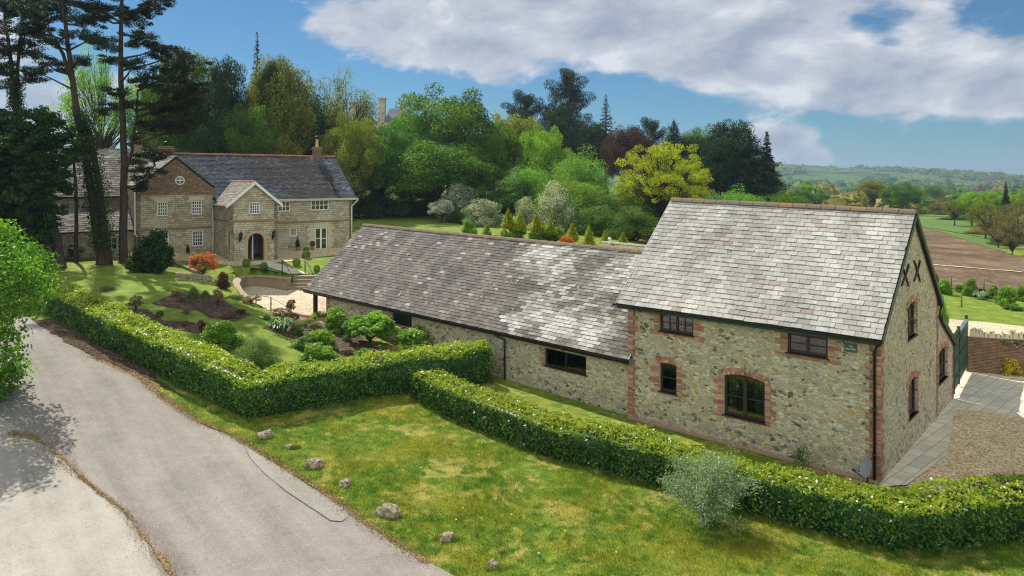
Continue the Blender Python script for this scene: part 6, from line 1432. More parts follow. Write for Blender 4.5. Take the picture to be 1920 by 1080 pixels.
# blossom and garden shrubs on the far lawn
tree('dome', 862, 343, 95, 86, 'blossom', 'hawthorn', 'tall hawthorn veiled in white blossom on the back lawn')
tree('small', 828, 374, 50, 83, 'blossom_dense', 'blossom_tree', 'small blossoming tree standing alone on the back lawn', ybase=420)
tree('dome', 905, 372, 95, 80, 'blossom', 'hawthorn', 'low hawthorn in white blossom right of the tall one')
tree('domeB', 880, 385, 100, 84, 'leaf_scrub', 'woodland_shrub', 'dull green hedge shrub beneath the white hawthorns')
tree('dome', 985, 368, 55, 76, 'blossom', 'hawthorn', 'narrow blossoming hawthorn behind the golden conifers')
tree('dome', 1040, 338, 115, 74, 'blossom', 'blossom_bush', 'large rounded grey green bush flecked with blossom', ybase=455)
for px, yt, w_, lb in ((881, 411, 36, 'rounded dark clipped bush left of the golden conifers'), (913, 419, 22, 'small upright dark bush beside the rounded clipped bush'), (963, 415, 60, 'left block of the dark clipped hedge below the golden conifers'), (1015, 420, 60, 'middle block of the dark clipped hedge'), (1042, 425, 50, 'right block of the dark clipped hedge')):
    tree('domeB', px, yt, w_, 58, 'box_ball', 'clipped_bush', lb, ybase=452, cat='bush', group='clipped bushes behind the barn')
for i, (px, yt, yb) in enumerate(((953, 391, 425), (975, 397, 430), (1006, 399, 432), (1031, 411, 436), (1073, 417, 450), (1104, 422, 462), (1134, 433, 464), (1168, 435, 464))):
    tree('gold', px, yt, 26 if i < 6 else 24, 57, 'golden_conifer', 'golden_conifer', ['leftmost golden conifer, tallest of its row', 'second golden conifer from the left', 'golden conifer third from the left', 'fourth golden conifer, small and half hidden by the clipped hedge', 'fifth golden conifer, above the orange azalea', 'sixth golden conifer, right of the orange azalea', 'second golden conifer from the right', 'rightmost golden conifer near the granary roof'][i], ybase=yb+4, cat='conifer', group='row of golden conifers behind the barn')
tree('dome', 1062, 440, 36, 54, 'azalea_orange', 'azalea', 'bright orange azalea behind the barn ridge', ybase=462, cat='bush')
# right hand hedgerow and valley trees
for a in [
 ('oakA', 1637, 336, 66, 235, 'leaf_olive', 'field_oak', 'olive field oak left of the green one beyond the granary ridge'),
 ('oakB', 1692, 339, 78, 215, 'leaf_mid', 'field_tree', 'full green tree beyond the granary ridge, right of the olive oak'),
 ('open', 1790, 372, 50, 150, 'leaf_olive', 'hedgerow_tree', 'olive hedgerow tree at the left end of the right hand row'),
 ('oakA', 1822, 358, 60, 150, 'leaf_lime', 'hedgerow_tree', 'light green hedgerow tree left of the spruce'),
 ('oakB', 1858, 352, 60, 165, 'leaf_lime', 'hedgerow_tree', 'bright green hedgerow tree just behind the spruce'),
 ('open', 1848, 378, 74, 118, 'leaf_olive', 'hedgerow_tree', 'olive brown open tree in front of the light green trees'),
 ('bare', 1872, 392, 66, 104, 'leaf_brown', 'bare_tree', 'thin brownish tree above the field corner'),
 ('bare', 1898, 408, 52, 92, 'leaf_brown', 'bare_tree', 'small thin leaved tree with visible trunk by the field edge'),
 ('bare', 1908, 375, 80, 110, 'leaf_brown', 'bare_tree', 'brown hazy tree at the right edge of the picture'),
 ('spruce', 1886, 341, 34, 150, 'needle', 'spruce', 'lone dark spruce among the hedgerow trees at the right'),
 ('oakA', 1925, 352, 60, 150, 'leaf_lime', 'hedgerow_tree', 'green tree cut by the right edge of the picture'),
 ('dome', 1800, 402, 90, 175, 'leaf_scrub', 'hedgerow_bush', 'green scrubby bushes along the far end of the right hand row'),
 ('dome', 1862, 415, 80, 135, 'leaf_olive', 'hedgerow_bush', 'olive scrub filling the gaps under the hedgerow trees'),
 ('dome', 1905, 432, 70, 112, 'leaf_scrub', 'hedgerow_bush', 'green scrub at the right edge beneath the brown trees'),
 ('dome', 1840, 428, 70, 128, 'leaf_brown', 'hedgerow_bush', 'brown bushes at the foot of the hedgerow trees'),
 ('dome', 1880, 440, 60, 108, 'leaf_scrub', 'hedgerow_bush', 'green bushes beyond the field corner'),
 ('oakB', 1500, 352, 60, 200, 'leaf_scrub', 'valley_tree', 'dull green valley tree right of the conifer clump'),
 ('oakA', 1540, 362, 60, 240, 'leaf_scrub', 'valley_tree', 'dull green valley tree above the granary ridge'),
 ('oakB', 1585, 368, 56, 230, 'leaf_brown', 'valley_tree', 'brownish valley tree left of the olive field oak'),
 ('bare', 1612, 358, 50, 300, 'leaf_brown', 'valley_tree', 'thin brownish valley tree behind the olive field oak'),
 ('oakA', 1735, 368, 46, 250, 'leaf_brown', 'valley_tree', 'brown bushy tree right of the full green tree'),
 ('dome', 1765, 378, 60, 230, 'leaf_brown', 'valley_tree', 'low brown tree beyond the green field'),
 ('oakA', 1752, 345, 54, 380, 'leaf_mid', 'valley_tree', 'dark green far tree right of the full green tree'),
 ('bare', 1790, 352, 60, 320, 'leaf_brown', 'valley_tree', 'leafless brown far tree above the field')]:
    tree(*a, group=None)
# far woodland as one mass each: crowns scattered over valley floor and hills
def woodland(name, spots, mat, kind='stuff'):
    Vs = []; Fs = []; vs = []; off = 0
    for (x, y, z, r, h) in spots:
        k = int(90 if r < 9 else 120); d = unit(rng.normal(size=(k, 3))); d[:, 2] = np.abs(d[:, 2]); P = d*np.array([r, r, h])*rng.uniform(.6, 1.05, (k, 1))+np.array([x, y, z])
        V, F = leaf_quads(P, r*rng.uniform(.35, .7, k), r*.4, unit(d+np.array([0, 0, .4])), spread=.8); Vs.append(V); Fs.append(F+off); off += len(V); vs.append(np.clip(rng.uniform(.15, .85)+rng.normal(0, .15, k), 0, 1))
    o = mesh_np(name, np.concatenate(Vs), np.concatenate(Fs), M[mat], var=np.concatenate(vs)); o['kind'] = kind; return o
def tzz(a, r):
    return max(hill_z(a, r), float(T(np.array([r*math.sin(a)]), np.array([r*math.cos(a)]))[0])) if r > 950 else float(T(np.array([r*math.sin(a)]), np.array([r*math.cos(a)]))[0])
sp1 = {'leaf_scrub': [], 'leaf_brown': [], 'leaf_mid': []}
for _ in range(1500):
    px = random.uniform(1380, 2350); a = math.atan((px-960)/F_); r = random.choice([random.uniform(260, 700), random.uniform(300, 1000), random.uniform(450, 1300)])/math.cos(a)
    if r < 420 and 1600 < px < 1800: continue
    n_ = vnoise(r*.006, a*18, 3)
    if r > 700 and n_ < -.1: continue
    rr = random.uniform(4, 8.5); sp1[random.choice(['leaf_scrub', 'leaf_brown', 'leaf_brown', 'leaf_mid'])].append((r*math.sin(a), r*math.cos(a), tzz(a, r)-1, rr, rr*random.uniform(1.1, 1.7)))
for _ in range(420):
    px = random.uniform(1470, 2100); a = math.atan((px-960)/F_); r = random.uniform(222, 420)/math.cos(a); rr = random.uniform(2.5, 6)
    sp1[random.choice(['leaf_scrub', 'leaf_brown', 'leaf_brown'])].append((r*math.sin(a), r*math.cos(a), tzz(a, r)-1, rr, rr*random.uniform(1.0, 1.5)))
for _ in range(2300):
    px = random.uniform(1440, 2350); a = math.atan((px-960)/F_); r = random.uniform(1300, 2600)
    mp2 = vnoise(r*.0022, a*9, 8); line = abs(math.sin(r*.011+a*7+vnoise(r*.003, a*5, 1)*2)) < .05 or abs(math.sin(a*52+r*.0016)) < .06
    wood = (px > 1640+r*.0 and r > 1750+150*vnoise(a*30, 1)+max(0, 1800-px)*2.2) or mp2 > .22
    if not (wood or line or r > 2440): continue
    if r > 2470 and random.random() < .4: r = random.uniform(2440, 2520)
    rr = random.uniform(6, 13) if wood else random.uniform(3.5, 7); sp1[random.choice(['leaf_scrub', 'leaf_brown', 'leaf_mid'])].append((r*math.sin(a), r*math.cos(a), hill_z(a, r)-2, rr, rr*random.uniform(.8, 1.2)))
for k_, v_ in sp1.items(): woodland('far_woodland', v_, k_)

# ------------------------------------------------------------ the pines on the left
def pine(name, label, d, trunks, clumps, bark='pine_bark', mat='needle', ivy=None, dense=1.0, leafy=None, branch=True):
    """trunks: list of [(px, py, radius m), ...]; clumps: (px, py, rx, ry) in picture units at this distance"""
    b = trunks[0][0]; p0 = at(b[0], b[1], d); p0.z = tz(p0.x, p0.y)-.1; root = empty(name, p0, label, 'tree')
    ptsall = []; mb = MB()
    for ti, tr in enumerate(trunks):
        P = [at(x, y, d+random.uniform(-.15, .15)) for x, y, r in tr]; R = [r*.78 for x, y, r in tr]
        if ti == 0: P[0] = Vector((P[0].x, P[0].y, p0.z)); P.insert(1, P[0].lerp(P[1], .08)); R.insert(0, R[0]*1.5)
        PP = []; RRr = []
        for i in range(len(P)-1):
            for k in range(4): f_ = k/4; PP.append(P[i].lerp(P[i+1], f_)+Vector((random.uniform(-.03, .03), random.uniform(-.03, .03), 0))); RRr.append(R[i]*(1-f_)+R[i+1]*f_)
        PP.append(P[-1]); RRr.append(R[-1]); mb.tube(PP, RRr, 10); ptsall += [(q, r) for q, r in zip(PP, RRr)]
    Pn = []; Nn = []; Vn = []; bb = MB()
    for (cx, cy, rx, ry) in clumps:
        dd = d+random.uniform(-3.2, 3.2); c = at(cx, cy, dd); R = rx*d/F_*1.12; Hh = ry*d/F_*1.35
        if branch:
            cand = [q for q, r in ptsall if q.z < c.z+.3] or [ptsall[0][0]]; s = min(cand, key=lambda q: (q-c).length+abs(q.z-(c.z-.3*(q-c).length))*.8)
            m_ = s.lerp(c, .5)+Vector((0, random.uniform(-.3, .3), random.uniform(-.35, .1))); bb.tube([s, m_, c], [.09, .065, .02], 6, cap=False)
        nsub = max(8, int(R*Hh*(26 if not leafy else 22)))
        for _ in range(nsub):
            u = unit(rng.normal(size=3))*rng.random()**.4; cc = np.array(c)+u*np.array([R, R*.9, Hh]); rs_ = rng.uniform(.3, .6); k = int((95 if not leafy else 75)*dense)
            if branch and random.random() < .5: bb.tube([c.lerp(m_, .3), Vector(cc)], [.022, .008], 4, cap=False)
            dv_ = unit(rng.normal(size=(k, 3))); Pn.append(cc+dv_*np.array([1, 1, .45])*rs_*rng.random((k, 1))**.5); Nn.append(unit(dv_+np.array([0, 0, .6]))); Vn.append(np.clip(rng.uniform(.25, .75)+rng.normal(0, .15, k), 0, 1))
    P = np.concatenate(Pn); N = np.concatenate(Nn); V, F = leaf_quads(P, .19*rng.uniform(.7, 1.3, len(P)), .06, N, spread=1.6) if not leafy else leaf_quads(P, leafy*rng.uniform(.7, 1.3, len(P)), leafy*.65, N, spread=1.4)
    mb.build('trunk', M[bark], root, p0); 
    if bb.F: bb.build('branches', M[bark], root, p0)
    mesh_np('crown', V-np.array(p0), F, M[mat], root, var=np.concatenate(Vn))
    if ivy:
        Pi = []; Ni = []
        for (q, r) in ptsall:
            yy = HY+(CZ-q.z)*F_/q.y
            if not (ivy[0] < yy < ivy[1]): continue
            k = 300; dv_ = unit(rng.normal(size=(k, 3))*np.array([1, 1, .3])); Pi.append(np.array(q)+dv_*(r+rng.random((k, 1))*ivy[2]*(1.0+.6*random.random()))+np.array([0, 0, 1])*rng.uniform(-.6, .6, (k, 1))); Ni.append(dv_)
        Pi = np.concatenate(Pi); V, F = leaf_quads(Pi, .13*rng.uniform(.6, 1.3, len(Pi)), .1, unit(np.concatenate(Ni)+np.array([0, 0, .4])), spread=1.2)
        mesh_np('ivy', V-np.array(p0), F, M['leaf_ivy'], root, var=np.clip(rng.normal(.5, .25, len(Pi)), 0, 1))
    return root
pine('scots_pine', 'tall clean trunked pine with a forked stem and drooping layered crown, rightmost of the pines', 53.5,
     [[(232,497,.42),(231,430,.37),(232,350,.33),(233,290,.31),(229,200,.27),(226,110,.22),(228,20,.17),(230,-60,.10)], [(236,318,.2),(247,285,.15),(256,220,.12),(258,170,.08)], [(241,320,.09),(262,318,.07),(290,312,.05)]],
     [(190,30,34,16),(252,28,32,18),(292,8,30,14),(200,82,32,10),(262,72,34,16),(296,92,26,13),(212,112,24,8),(252,120,24,10),(330,104,38,12),(300,138,42,12),(352,120,34,12),(330,165,42,13),(276,152,26,9),(352,198,40,15),(304,204,30,10),(372,165,24,12),(335,232,40,15),(284,236,26,10),(246,196,16,8),(212,172,22,8),(204,202,24,11),(205,-25,34,18),(260,-30,36,18),(300,-40,36,16),(284,292,28,10),(252,302,20,9),(262,345,16,14),(276,322,26,8),(252,262,16,8),(320,196,30,10),(378,215,22,12),(224,-70,40,20),(168,8,20,10)], dense=1.0)
pine('scots_pine', 'pine with ivy clad lower trunk and a side fork leaning left, middle of the pines', 52,
     [[(192,508,.46),(182,440,.42),(172,360,.38),(160,290,.34),(146,220,.29),(133,130,.24),(124,60,.18),(117,0,.14),(114,-50,.08)], [(140,170,.2),(122,110,.17),(104,75,.14),(84,50,.1)], [(205,500,.36),(196,430,.33),(186,350,.3),(172,270,.26),(158,220,.15)]],
     [(120,8,40,13),(160,34,28,10),(96,30,32,12),(60,20,28,12),(142,64,26,9),(104,78,26,10),(72,58,28,12),(88,120,24,9),(122,126,20,9),(62,132,20,9),(150,112,22,8),(100,-30,40,16),(160,-25,34,14),(70,-20,30,14),(176,70,16,7)], ivy=(215, 470, .42))
pine('scots_pine', 'leftmost pine with two slender upper stems', 54,
     [[(112,512,.42),(100,440,.4),(70,380,.36),(48,300,.33),(36,230,.28),(28,180,.24),(20,110,.17),(10,40,.12),(4,-40,.08)], [(30,190,.2),(34,120,.15),(40,50,.11),(44,-30,.07)]],
     [(18,20,36,14),(50,58,32,14),(14,88,28,12),(56,94,30,13),(8,130,22,12),(60,145,24,10),(20,160,16,8),(40,-10,40,16),(-10,50,24,16),(-20,110,24,18),(70,30,22,10)], ivy=(150, 330, .35))
pine('ivy_clad_tree', 'dark ivy smothered tree in front of the leftmost pine', 50,
     [[(70,505,.4),(62,440,.36),(52,380,.32),(40,310,.26),(44,250,.16)], [(118,508,.36),(108,450,.32),(92,390,.26),(80,330,.18)]],
     [(38,255,54,36),(78,225,34,18),(28,320,60,44),(95,300,40,24),(78,356,48,32),(55,415,44,40),(14,232,36,24),(106,250,32,18),(128,292,26,16),(20,380,48,38),(10,300,44,38),(92,340,36,22),(76,400,38,30),(40,350,50,40),(12,430,34,34),(60,280,44,30),(60,460,26,22),(-25,280,40,50),(-20,370,30,40),(70,450,16,14),(150,270,16,9),(120,330,14,8)], mat='leaf_ivy', leafy=.19, dense=1.0)
pine('dead_trunk', 'slim bare leaning trunk between the ivy clad tree and the middle pine', 53, [[(142,506,.2),(143,430,.17),(143,370,.15),(139,302,.1)]], [(142,475,9,12)], mat='leaf_ivy', leafy=.13, branch=False)
# bush by the pines
def bush(kind, px, py, w_px, h_px, mat, name, label, cat='bush', group=None, d=None):
    p = gp(px, py) if d is None else at(px, py, d)
    e_ = 1.15 if mat == 'garden_bush' else 1.0
    return place(kind, p-Z*.05, h_px*p.y/F_*e_, w_px*p.y/F_*e_, mat, name, label, cat, group, base=BASEW[kind])
PR['bushA'] = dome(201, 60, 130, .07, .5, .5); PR['bushB'] = dome(203, 54, 120, .075, .55, .5); PR['loose'] = broad(207, 46, 60, .055, cz=.55, rx=.44, rz=.36, th=.08, cr=(.06, .12), limbs=40, sub=True, tr=.018); PR['ball'] = sphere(205); PR['mush'] = broad(209, 80, 130, .06, cz=.6, rx=.46, rz=.36, th=.14, cr=(.07, .12), limbs=50, tr=.014); BASEW.update(loose=.48, bushA=.58, bushB=.58, ball=.5, mush=.52)
bush('bushA', 284, 508, 92, 78, 'leaf_ivy', 'round_bush', 'big dark rounded laurel bush left of the red shrub')
bush('loose', 380, 522, 58, 50, 'pieris', 'pieris', 'shrub with bright red and orange new leaves on the lawn')
bush('bushB', 418, 541, 30, 33, 'bronze_leaf', 'dark_conical_shrub', 'dark bronze conical shrub at the left end of the retaining wall')
for px, py, w_, h_, lb in ((462, 502, 15, 17, 'clipped ball left of the flagged path near the porch'), (495, 518, 15, 16, 'clipped ball on the lawn left of the steps'), (556, 499, 16, 18, 'clipped ball right of the flagged path'), (574, 485, 16, 18, 'clipped ball nearest the farmhouse wall'), (594, 510, 13, 16, 'clipped ball half hidden by the barn roof'), (574, 472, 11, 10, 'small dark ball between the two pots')):
    bush('ball', px, py, w_, h_, 'box_ball', 'topiary_ball', lb, group='clipped box balls by the farmhouse')
def potted(px, py, w_px, h_px, kind, label):
    p = gp(px, py); p.z = GZ+.05; s = p.y/F_; root = empty('potted_plant', p, label, 'potted plant', 'potted evergreens against the farmhouse wall'); mb = MB(); r = w_px*s/2*.8
    mb.tube([p, p+Z*.05, p+Z*.4, p+Z*.45], [r*.7, r*.72, r, r*1.1], 12); mb.build('pot', M['terracotta'], root)
    cm, tm = PR[kind]; o = bpy.data.objects.new('foliage', cm); COL.objects.link(o); o.parent = root; o.location = (0, 0, .4); o.scale = (w_px*s/(2*BASEW[kind]),)*2+(h_px*s,); o.material_slots[0].link = 'OBJECT'; o.material_slots[0].material = M['leaf_dark']
potted(352, 478, 8, 17, 'cypress', 'pot with a dark cone shaped evergreen by the left wing'); potted(558, 472, 10, 19, 'cypress', 'pot with a cone shaped evergreen beneath the small square window'); potted(586, 470, 10, 11, 'ball', 'pot with a rounded evergreen beside the french door')
# bushes in the bed by the barn
gg_ = 'rounded green bushes in the bed beside the barn'
for a in [('bushA', 632, 624, 58, 42, 'garden_bush', 'rounded green bush tight against the barn end, left of the tree like one'), ('bushB', 602, 655, 58, 34, 'garden_bush', 'low green bush left of centre in the barn bed'),
          ('bushA', 600, 690, 82, 42, 'garden_bush', 'widest green mound nearest the inner side of the hedge'), ('bushB', 778, 662, 88, 44, 'garden_bush', 'green mound showing above the hedge near the barn wall'), ('bushA', 678, 678, 46, 26, 'leaf_near', 'small bright green tuft at the hedge by the bed'),
          ('bushA', 412, 650, 80, 44, 'garden_bush', 'fresh green bush behind the hedge on the garden side'), ('bushB', 570, 655, 42, 26, 'sage_bush', 'dull olive mound between the green bushes'), ('dome', 478, 700, 112, 70, 'sage_bush', 'large loose mixed shrub with reddish tips inside the hedge corner'),
          ('bushB', 556, 628, 32, 24, 'sage_bush', 'feathery grey green clump above the olive mound'), ('bushB', 735, 690, 40, 24, 'garden_bush', 'low green clump against the inner hedge face')]:
    bush(*a[:6], 'garden_bush', a[6], group=gg_)
bush('mush', 694, 648, 88, 54, 'garden_bush', 'standard_bush', 'mushroom shaped green bush on visible stems by the barn wall')
for a in [(255, 583, 26, 30, 'heather', 'rose bush with bare stems by the left bed'), (295, 585, 0, 0, 0, 0), (362, 560, 24, 26, 'sage_bush', 'scrubby plant at the top of the diamond bed'), (408, 575, 20, 34, 'heather', 'spiky stemmed plant in the diamond bed'), (378, 628, 14, 30, 'bronze_leaf', 'thin dark stemmed plant near the hedge'),
          (200, 545, 26, 10, 'heather', 'flat scrubby patch on the lawn below the pines'), (470, 568, 44, 14, 'heather', 'dry heathery plants along the court edge'), (525, 592, 40, 16, 'heather', 'grey heather mound above the white flowered plant'), (545, 590, 20, 30, 'bronze_leaf', 'bronze leaved plant by the terracotta pot'), (440, 560, 40, 10, 'sage_bush', 'green groundcover plants by the retaining wall end'),
          (600, 600, 36, 16, 'garden_bush', 'green leafy plant at the foot of the barn post'), (340, 568, 16, 14, 'heather', 'low twiggy plant on the left of the diamond bed'), (430, 598, 26, 14, 'heather', 'low twiggy plant at the right point of the diamond bed'), (575, 612, 50, 16, 'sage_bush', 'sprawling grey plant below the brick edging')]:
    if a[2]: bush('loose' if a[4] in ('heather', 'bronze_leaf') else 'dome', a[0], a[1], a[2], a[3], a[4], 'border_plant', a[5], 'plant')
for i, (px, py, w_, h_, mt, lb) in enumerate([(330, 556, 18, 12, 'heather', 'tiny twiggy plant on the upper left of the diamond bed'), (385, 556, 22, 14, 'sage_bush', 'small green tuft at the upper edge of the diamond bed'), (452, 590, 18, 12, 'bronze_leaf', 'small dark plant inside the right point of the diamond bed'), (350, 590, 16, 12, 'heather', 'twiggy plant low in the diamond bed'),
    (345, 612, 18, 14, 'heather', 'small dry plant in the long bed behind the hedge'), (300, 596, 16, 14, 'bronze_leaf', 'small dark plant at the left of the long bed'), (590, 622, 28, 20, 'heather', 'dry mixed plants under the brick edging'), (545, 606, 30, 22, 'bronze_leaf', 'reddish brown plant beside the strap leaved clump'),
    (650, 664, 30, 14, 'heather', 'brown low plant between the green bushes'), (650, 640, 22, 16, 'sage_bush', 'small sage tuft between the two larger bushes'), (500, 600, 26, 12, 'sage_bush', 'low grey plants along the edge of the gravel court'), (578, 642, 32, 20, 'sage_bush', 'grey leaved clump above the widest green mound'),
    (505, 705, 50, 30, 'garden_bush', 'green leafy clump right of the loose mixed shrub'), (440, 690, 60, 26, 'sage_bush', 'olive clump left of the loose mixed shrub'), (740, 668, 30, 20, 'heather', 'dark leafless plants below the barn wall')]):
    bush('loose' if mt in ('heather', 'bronze_leaf') else 'dome', px, py, w_, h_, mt, 'border_plant', lb, 'plant')
def strap_plant(px, py, r, h, n, label, mat='strap_leaf', group=None):
    p = gp(px, py); mb = MB()
    for i in range(n):
        a = random.uniform(0, 6.28); L = r*random.uniform(.6, 1.1); hh = h*random.uniform(.6, 1.1); o_ = Vector((math.cos(a), math.sin(a), 0)); s = Vector((-o_.y, o_.x, 0)); va = random.random(); b0 = o_*random.uniform(0, r*.25)
        pr = None; wv = [.02, .028, .024, .006]
        for k in range(4):
            f_ = k/3; q = p+b0+o_*L*f_+Z*(hh*math.sin(f_*2.3)); e = (q-s*wv[k], q+s*wv[k])
            if pr: mb.face([pr[0], pr[1], e[1], e[0]], a=va)
            pr = e
    return tag(mb.build('strap_leaved_plant', M[mat], None, p), label, 'plant', group)
strap_plant(530, 622, .75, .75, 130, 'clump of strap leaved plant with white flowers in the barn bed'); strap_plant(517, 617, .5, .5, 70, 'smaller strap leaved clump left of the white flowered one'); strap_plant(556, 650, .5, .35, 60, 'low green strap leaved clump at the lawn edge', 'garden_bush')
# right hand border
for i, (px, py, w_, h_, mt, lb) in enumerate([(1772, 552, 26, 26, 'garden_bush', 'green shrub at the left end of the right border'), (1818, 555, 30, 30, 'garden_bush', 'taller green shrub in the left part of the right border'), (1840, 558, 26, 18, 'leaf_dark', 'dark low shrub in the right border'), (1862, 561, 20, 24, 'garden_bush', 'small upright shrub in the right border'),
      (1890, 575, 38, 36, 'garden_bush', 'largest green bush of the right border'), (1872, 570, 16, 14, 'leaf_near', 'little bright clump before the largest border bush'), (1840, 562, 20, 10, 'silver_leaf', 'grey leaved clump in the right border'), (1900, 582, 40, 12, 'sage_bush', 'low grey green plants at the front of the right border'), (1918, 565, 30, 26, 'garden_bush', 'border bush cut by the right edge of the picture'),
      (1752, 545, 22, 34, 'leaf_dark', 'dark shrub just behind the granary bargeboard'), (1800, 548, 20, 14, 'garden_bush', 'low green clump beside the lawn post')]):
    bush('bushA' if i % 2 else 'bushB', px, py, w_, h_, mt, 'border_shrub', lb, group='shrubs of the right hand border')
strap_plant(1838, 562, .6, .7, 60, 'spiky grey green plant in the right border', 'silver_leaf')
bush('bushA', 1892, 703, 54, 36, 'yellow_flower', 'yellow_shrub', 'yellow flowering shrub at the foot of the brick wall')
bush('dome', 1764, 610, 30, 60, 'leaf_lime', 'lime_shrub', 'yellow green shrub peeping out behind the granary gable', d=36)
# pink blossom trailing on the brick wall
tdir = (bw1-bw0).normalized(); nd = Vector((tdir.y, -tdir.x, 0)); s = rng.random(420)
ns = 1500; s = rng.random(ns)
PP = np.outer(1.6+s*4.5, np.array(tdir))+np.outer(.05+rng.random(ns)*.06, np.array(nd)); PP[:, 2] = 1.34+.12*np.sin(s*9)-rng.random(ns)**2*.32
cl = empty('wall_climber', bw0, 'pink blossoming climber trailing over the brick wall top', 'climber')
V, F = leaf_quads(PP, .07, .06, None); mesh_np('blossom', V, F, [M['pink_petal'], M['leaf_scrub']], cl, var=rng.random(ns), mi=(rng.random(ns) > .45).astype(int))
mb = MB(); mb.tube([Vector(tdir)*(1.6+k*.3)+nd*.05+Z*(1.25+.1*math.sin(k)) for k in range(16)], .015, 5); mb.build('stem', M['bark'], cl, (0, 0, 0))

# ------------------------------------------------------------ silver shrub, saplings, near tree
def loose_shrub(px, py, d, spread, h, mat, name, label, n_st=30, nl=5200, leaf=(.075, .016), lean=(.0, .0), cat='shrub'):
    p = gp(px, py) if d is None else at(px, py, d)
    if d: p.z = tz(p.x, p.y)
    root = empty(name, p, label, cat); mb = MB(); Ps = []; Ds = []
    for i in range(n_st):
        a = random.uniform(0, 6.28); R = spread*random.uniform(.35, 1.05); hh = h*random.uniform(.35, 1.0)*(1.15-.5*(R/spread)); e = Vector((math.cos(a)*R+lean[0]*hh, math.sin(a)*R+lean[1]*hh, hh)); c = Vector((lean[0]*.6*h, lean[1]*.6*h, hh*1.15))*.6
        pts = [Vector((0, 0, 0))*(1-f)**2+c*2*f*(1-f)+e*f*f for f in [k/8 for k in range(9)]]; droop = [q-Z*(max(0, f-.55)*hh*.6) for q, f in zip(pts, [k/8 for k in range(9)])]
        mb.tube(droop, [.018*(1-k/9)+.003 for k in range(9)], 5, cap=False)
        for _ in range(nl//n_st):
            f = random.uniform(.25, 1)**.8*8; k = min(7, int(f)); q = droop[k].lerp(droop[k+1], f-k); j = .16*(1-.3*f/8); Ps.append(np.array(q)+rng.normal(0, j, 3)); Ds.append(np.array((droop[k+1]-droop[k]).normalized()))
    Ps = np.array(Ps); Ps[:, 2] = np.maximum(Ps[:, 2], .03); V, F = leaf_quads(Ps, leaf[0]*rng.uniform(.7, 1.4, len(Ps)), leaf[1], None, dirv=np.array(Ds), dspread=.5)
    o = mb.build('stems', M['grey_bark'], root, (0, 0, 0)); o2 = mesh_np('foliage', V, F, M[mat], root, var=rng.random(len(Ps))); return root
loose_shrub(1318, 982, None, 1.5, 2.75, 'silver_leaf', 'silver_pear', 'silvery grey weeping shrub growing against the front of the hedge', 60, 17000, (.09, .022), (.12, .05))
def sapling(px, d, h, label, mat, n=6, nl=420, spread=.5):
    p = at(px, 0, d); p.z = tz(p.x, p.y); return loose_shrub(px, 0, d, spread, h, mat, 'sapling', label, n, nl, (.07, .03), cat='sapling')
sapling(1504, 24.0, 1.45, 'thin young sapling against the granary wall behind the hedge', 'leaf_scrub', 8, 520, .35)
sapling(1375, 24.4, 1.25, 'wispy pale shoot above the hedge left of the sapling', 'silver_leaf', 3, 110, .12)
# near tree at the left edge: lobed leaves close to the camera
def near_tree():
    p = Vector((-22.3, 26.0, 0)); p.z = tz(p.x, p.y)-.1; root = empty('young_maple', p, 'bright green lobed leaf tree cut by the left edge, nearest to the camera', 'tree'); mb = MB()
    mb.tube([(0, 0, 0), (.05, 0, 1.2), (.1, .05, 2.8), (0, 0, 4.5), (0, 0, 5.8)], [.16, .13, .11, .07, .02], 8); cs = []
    for i in range(330):
        z = random.uniform(.2, 7.0); prof = np.interp(z, [0, 1.0, 2.0, 3.3, 4.6, 5.7, 6.6, 7.3], [3.2, 3.5, 3.4, 3.9, 4.6, 4.1, 2.9, 1.4]); a = random.uniform(0, 6.28); R = prof*random.uniform(.6, 1.0)**.6; e = Vector((math.cos(a)*R, math.sin(a)*R, z)); cs.append(e)
        s = Vector((0, 0, max(.6, z-1.0-.25*R))); mb.tube([s, s.lerp(e, .5)+Z*.25, e], [.035, .02, .006], 5, cap=False)
    Pn = []; Dn = []; Vr = []
    for c in cs:
        k = random.randint(60, 95); dv_ = unit(rng.normal(size=(k, 3))); Pn.append(np.array(c)+dv_*np.array([.62, .62, .5])*rng.random((k, 1))**.5); Dn.append(dv_); Vr.append(np.clip(rng.uniform(.25, .8)+rng.normal(0, .16, k), 0, 1))
    P = np.concatenate(Pn); O = unit(np.concatenate(Dn)+np.array([0, 0, .7])); n = len(P); N = unit(O+rng.normal(size=(n, 3))*.55); d = unit(np.cross(N, rng.normal(size=(n, 3)))); s = np.cross(N, d); sz = .07*rng.uniform(.6, 1.3, n)
    ang = [0, .42, .9, 1.3, 1.75, 2.4, math.pi, -2.4, -1.75, -1.3, -.9, -.42]; rad = [1.25, .62, 1.15, .6, .95, .7, .55, .7, .95, .6, 1.15, .62]
    V = np.empty((n, 13, 3)); V[:, 0] = P-N*.01
    for k, (a, r) in enumerate(zip(ang, rad)): V[:, k+1] = P+(d*math.cos(a)+s*math.sin(a))*(r*sz)[:, None]+N*(.25*sz*(1 if k % 2 else -.4))[:, None]
    base = np.arange(n)[:, None]*13; F = np.concatenate([np.concatenate([base, base+1+k, base+1+(k+1) % 12], 1) for k in range(12)])
    mb.build('trunk', M['bark'], root, (0, 0, 0)); mesh_np('crown', V.reshape(-1, 3), F, M['leaf_near'], root, var=np.tile(np.concatenate(Vr), 12))
near_tree()
# tree left of the frame that throws its shade over the far road
place('oakA', Vector((-34, 47, tz(-34, 47)))-Z*.1, 1, 1, 'leaf_mid', 'tmp', 'x') if False else None

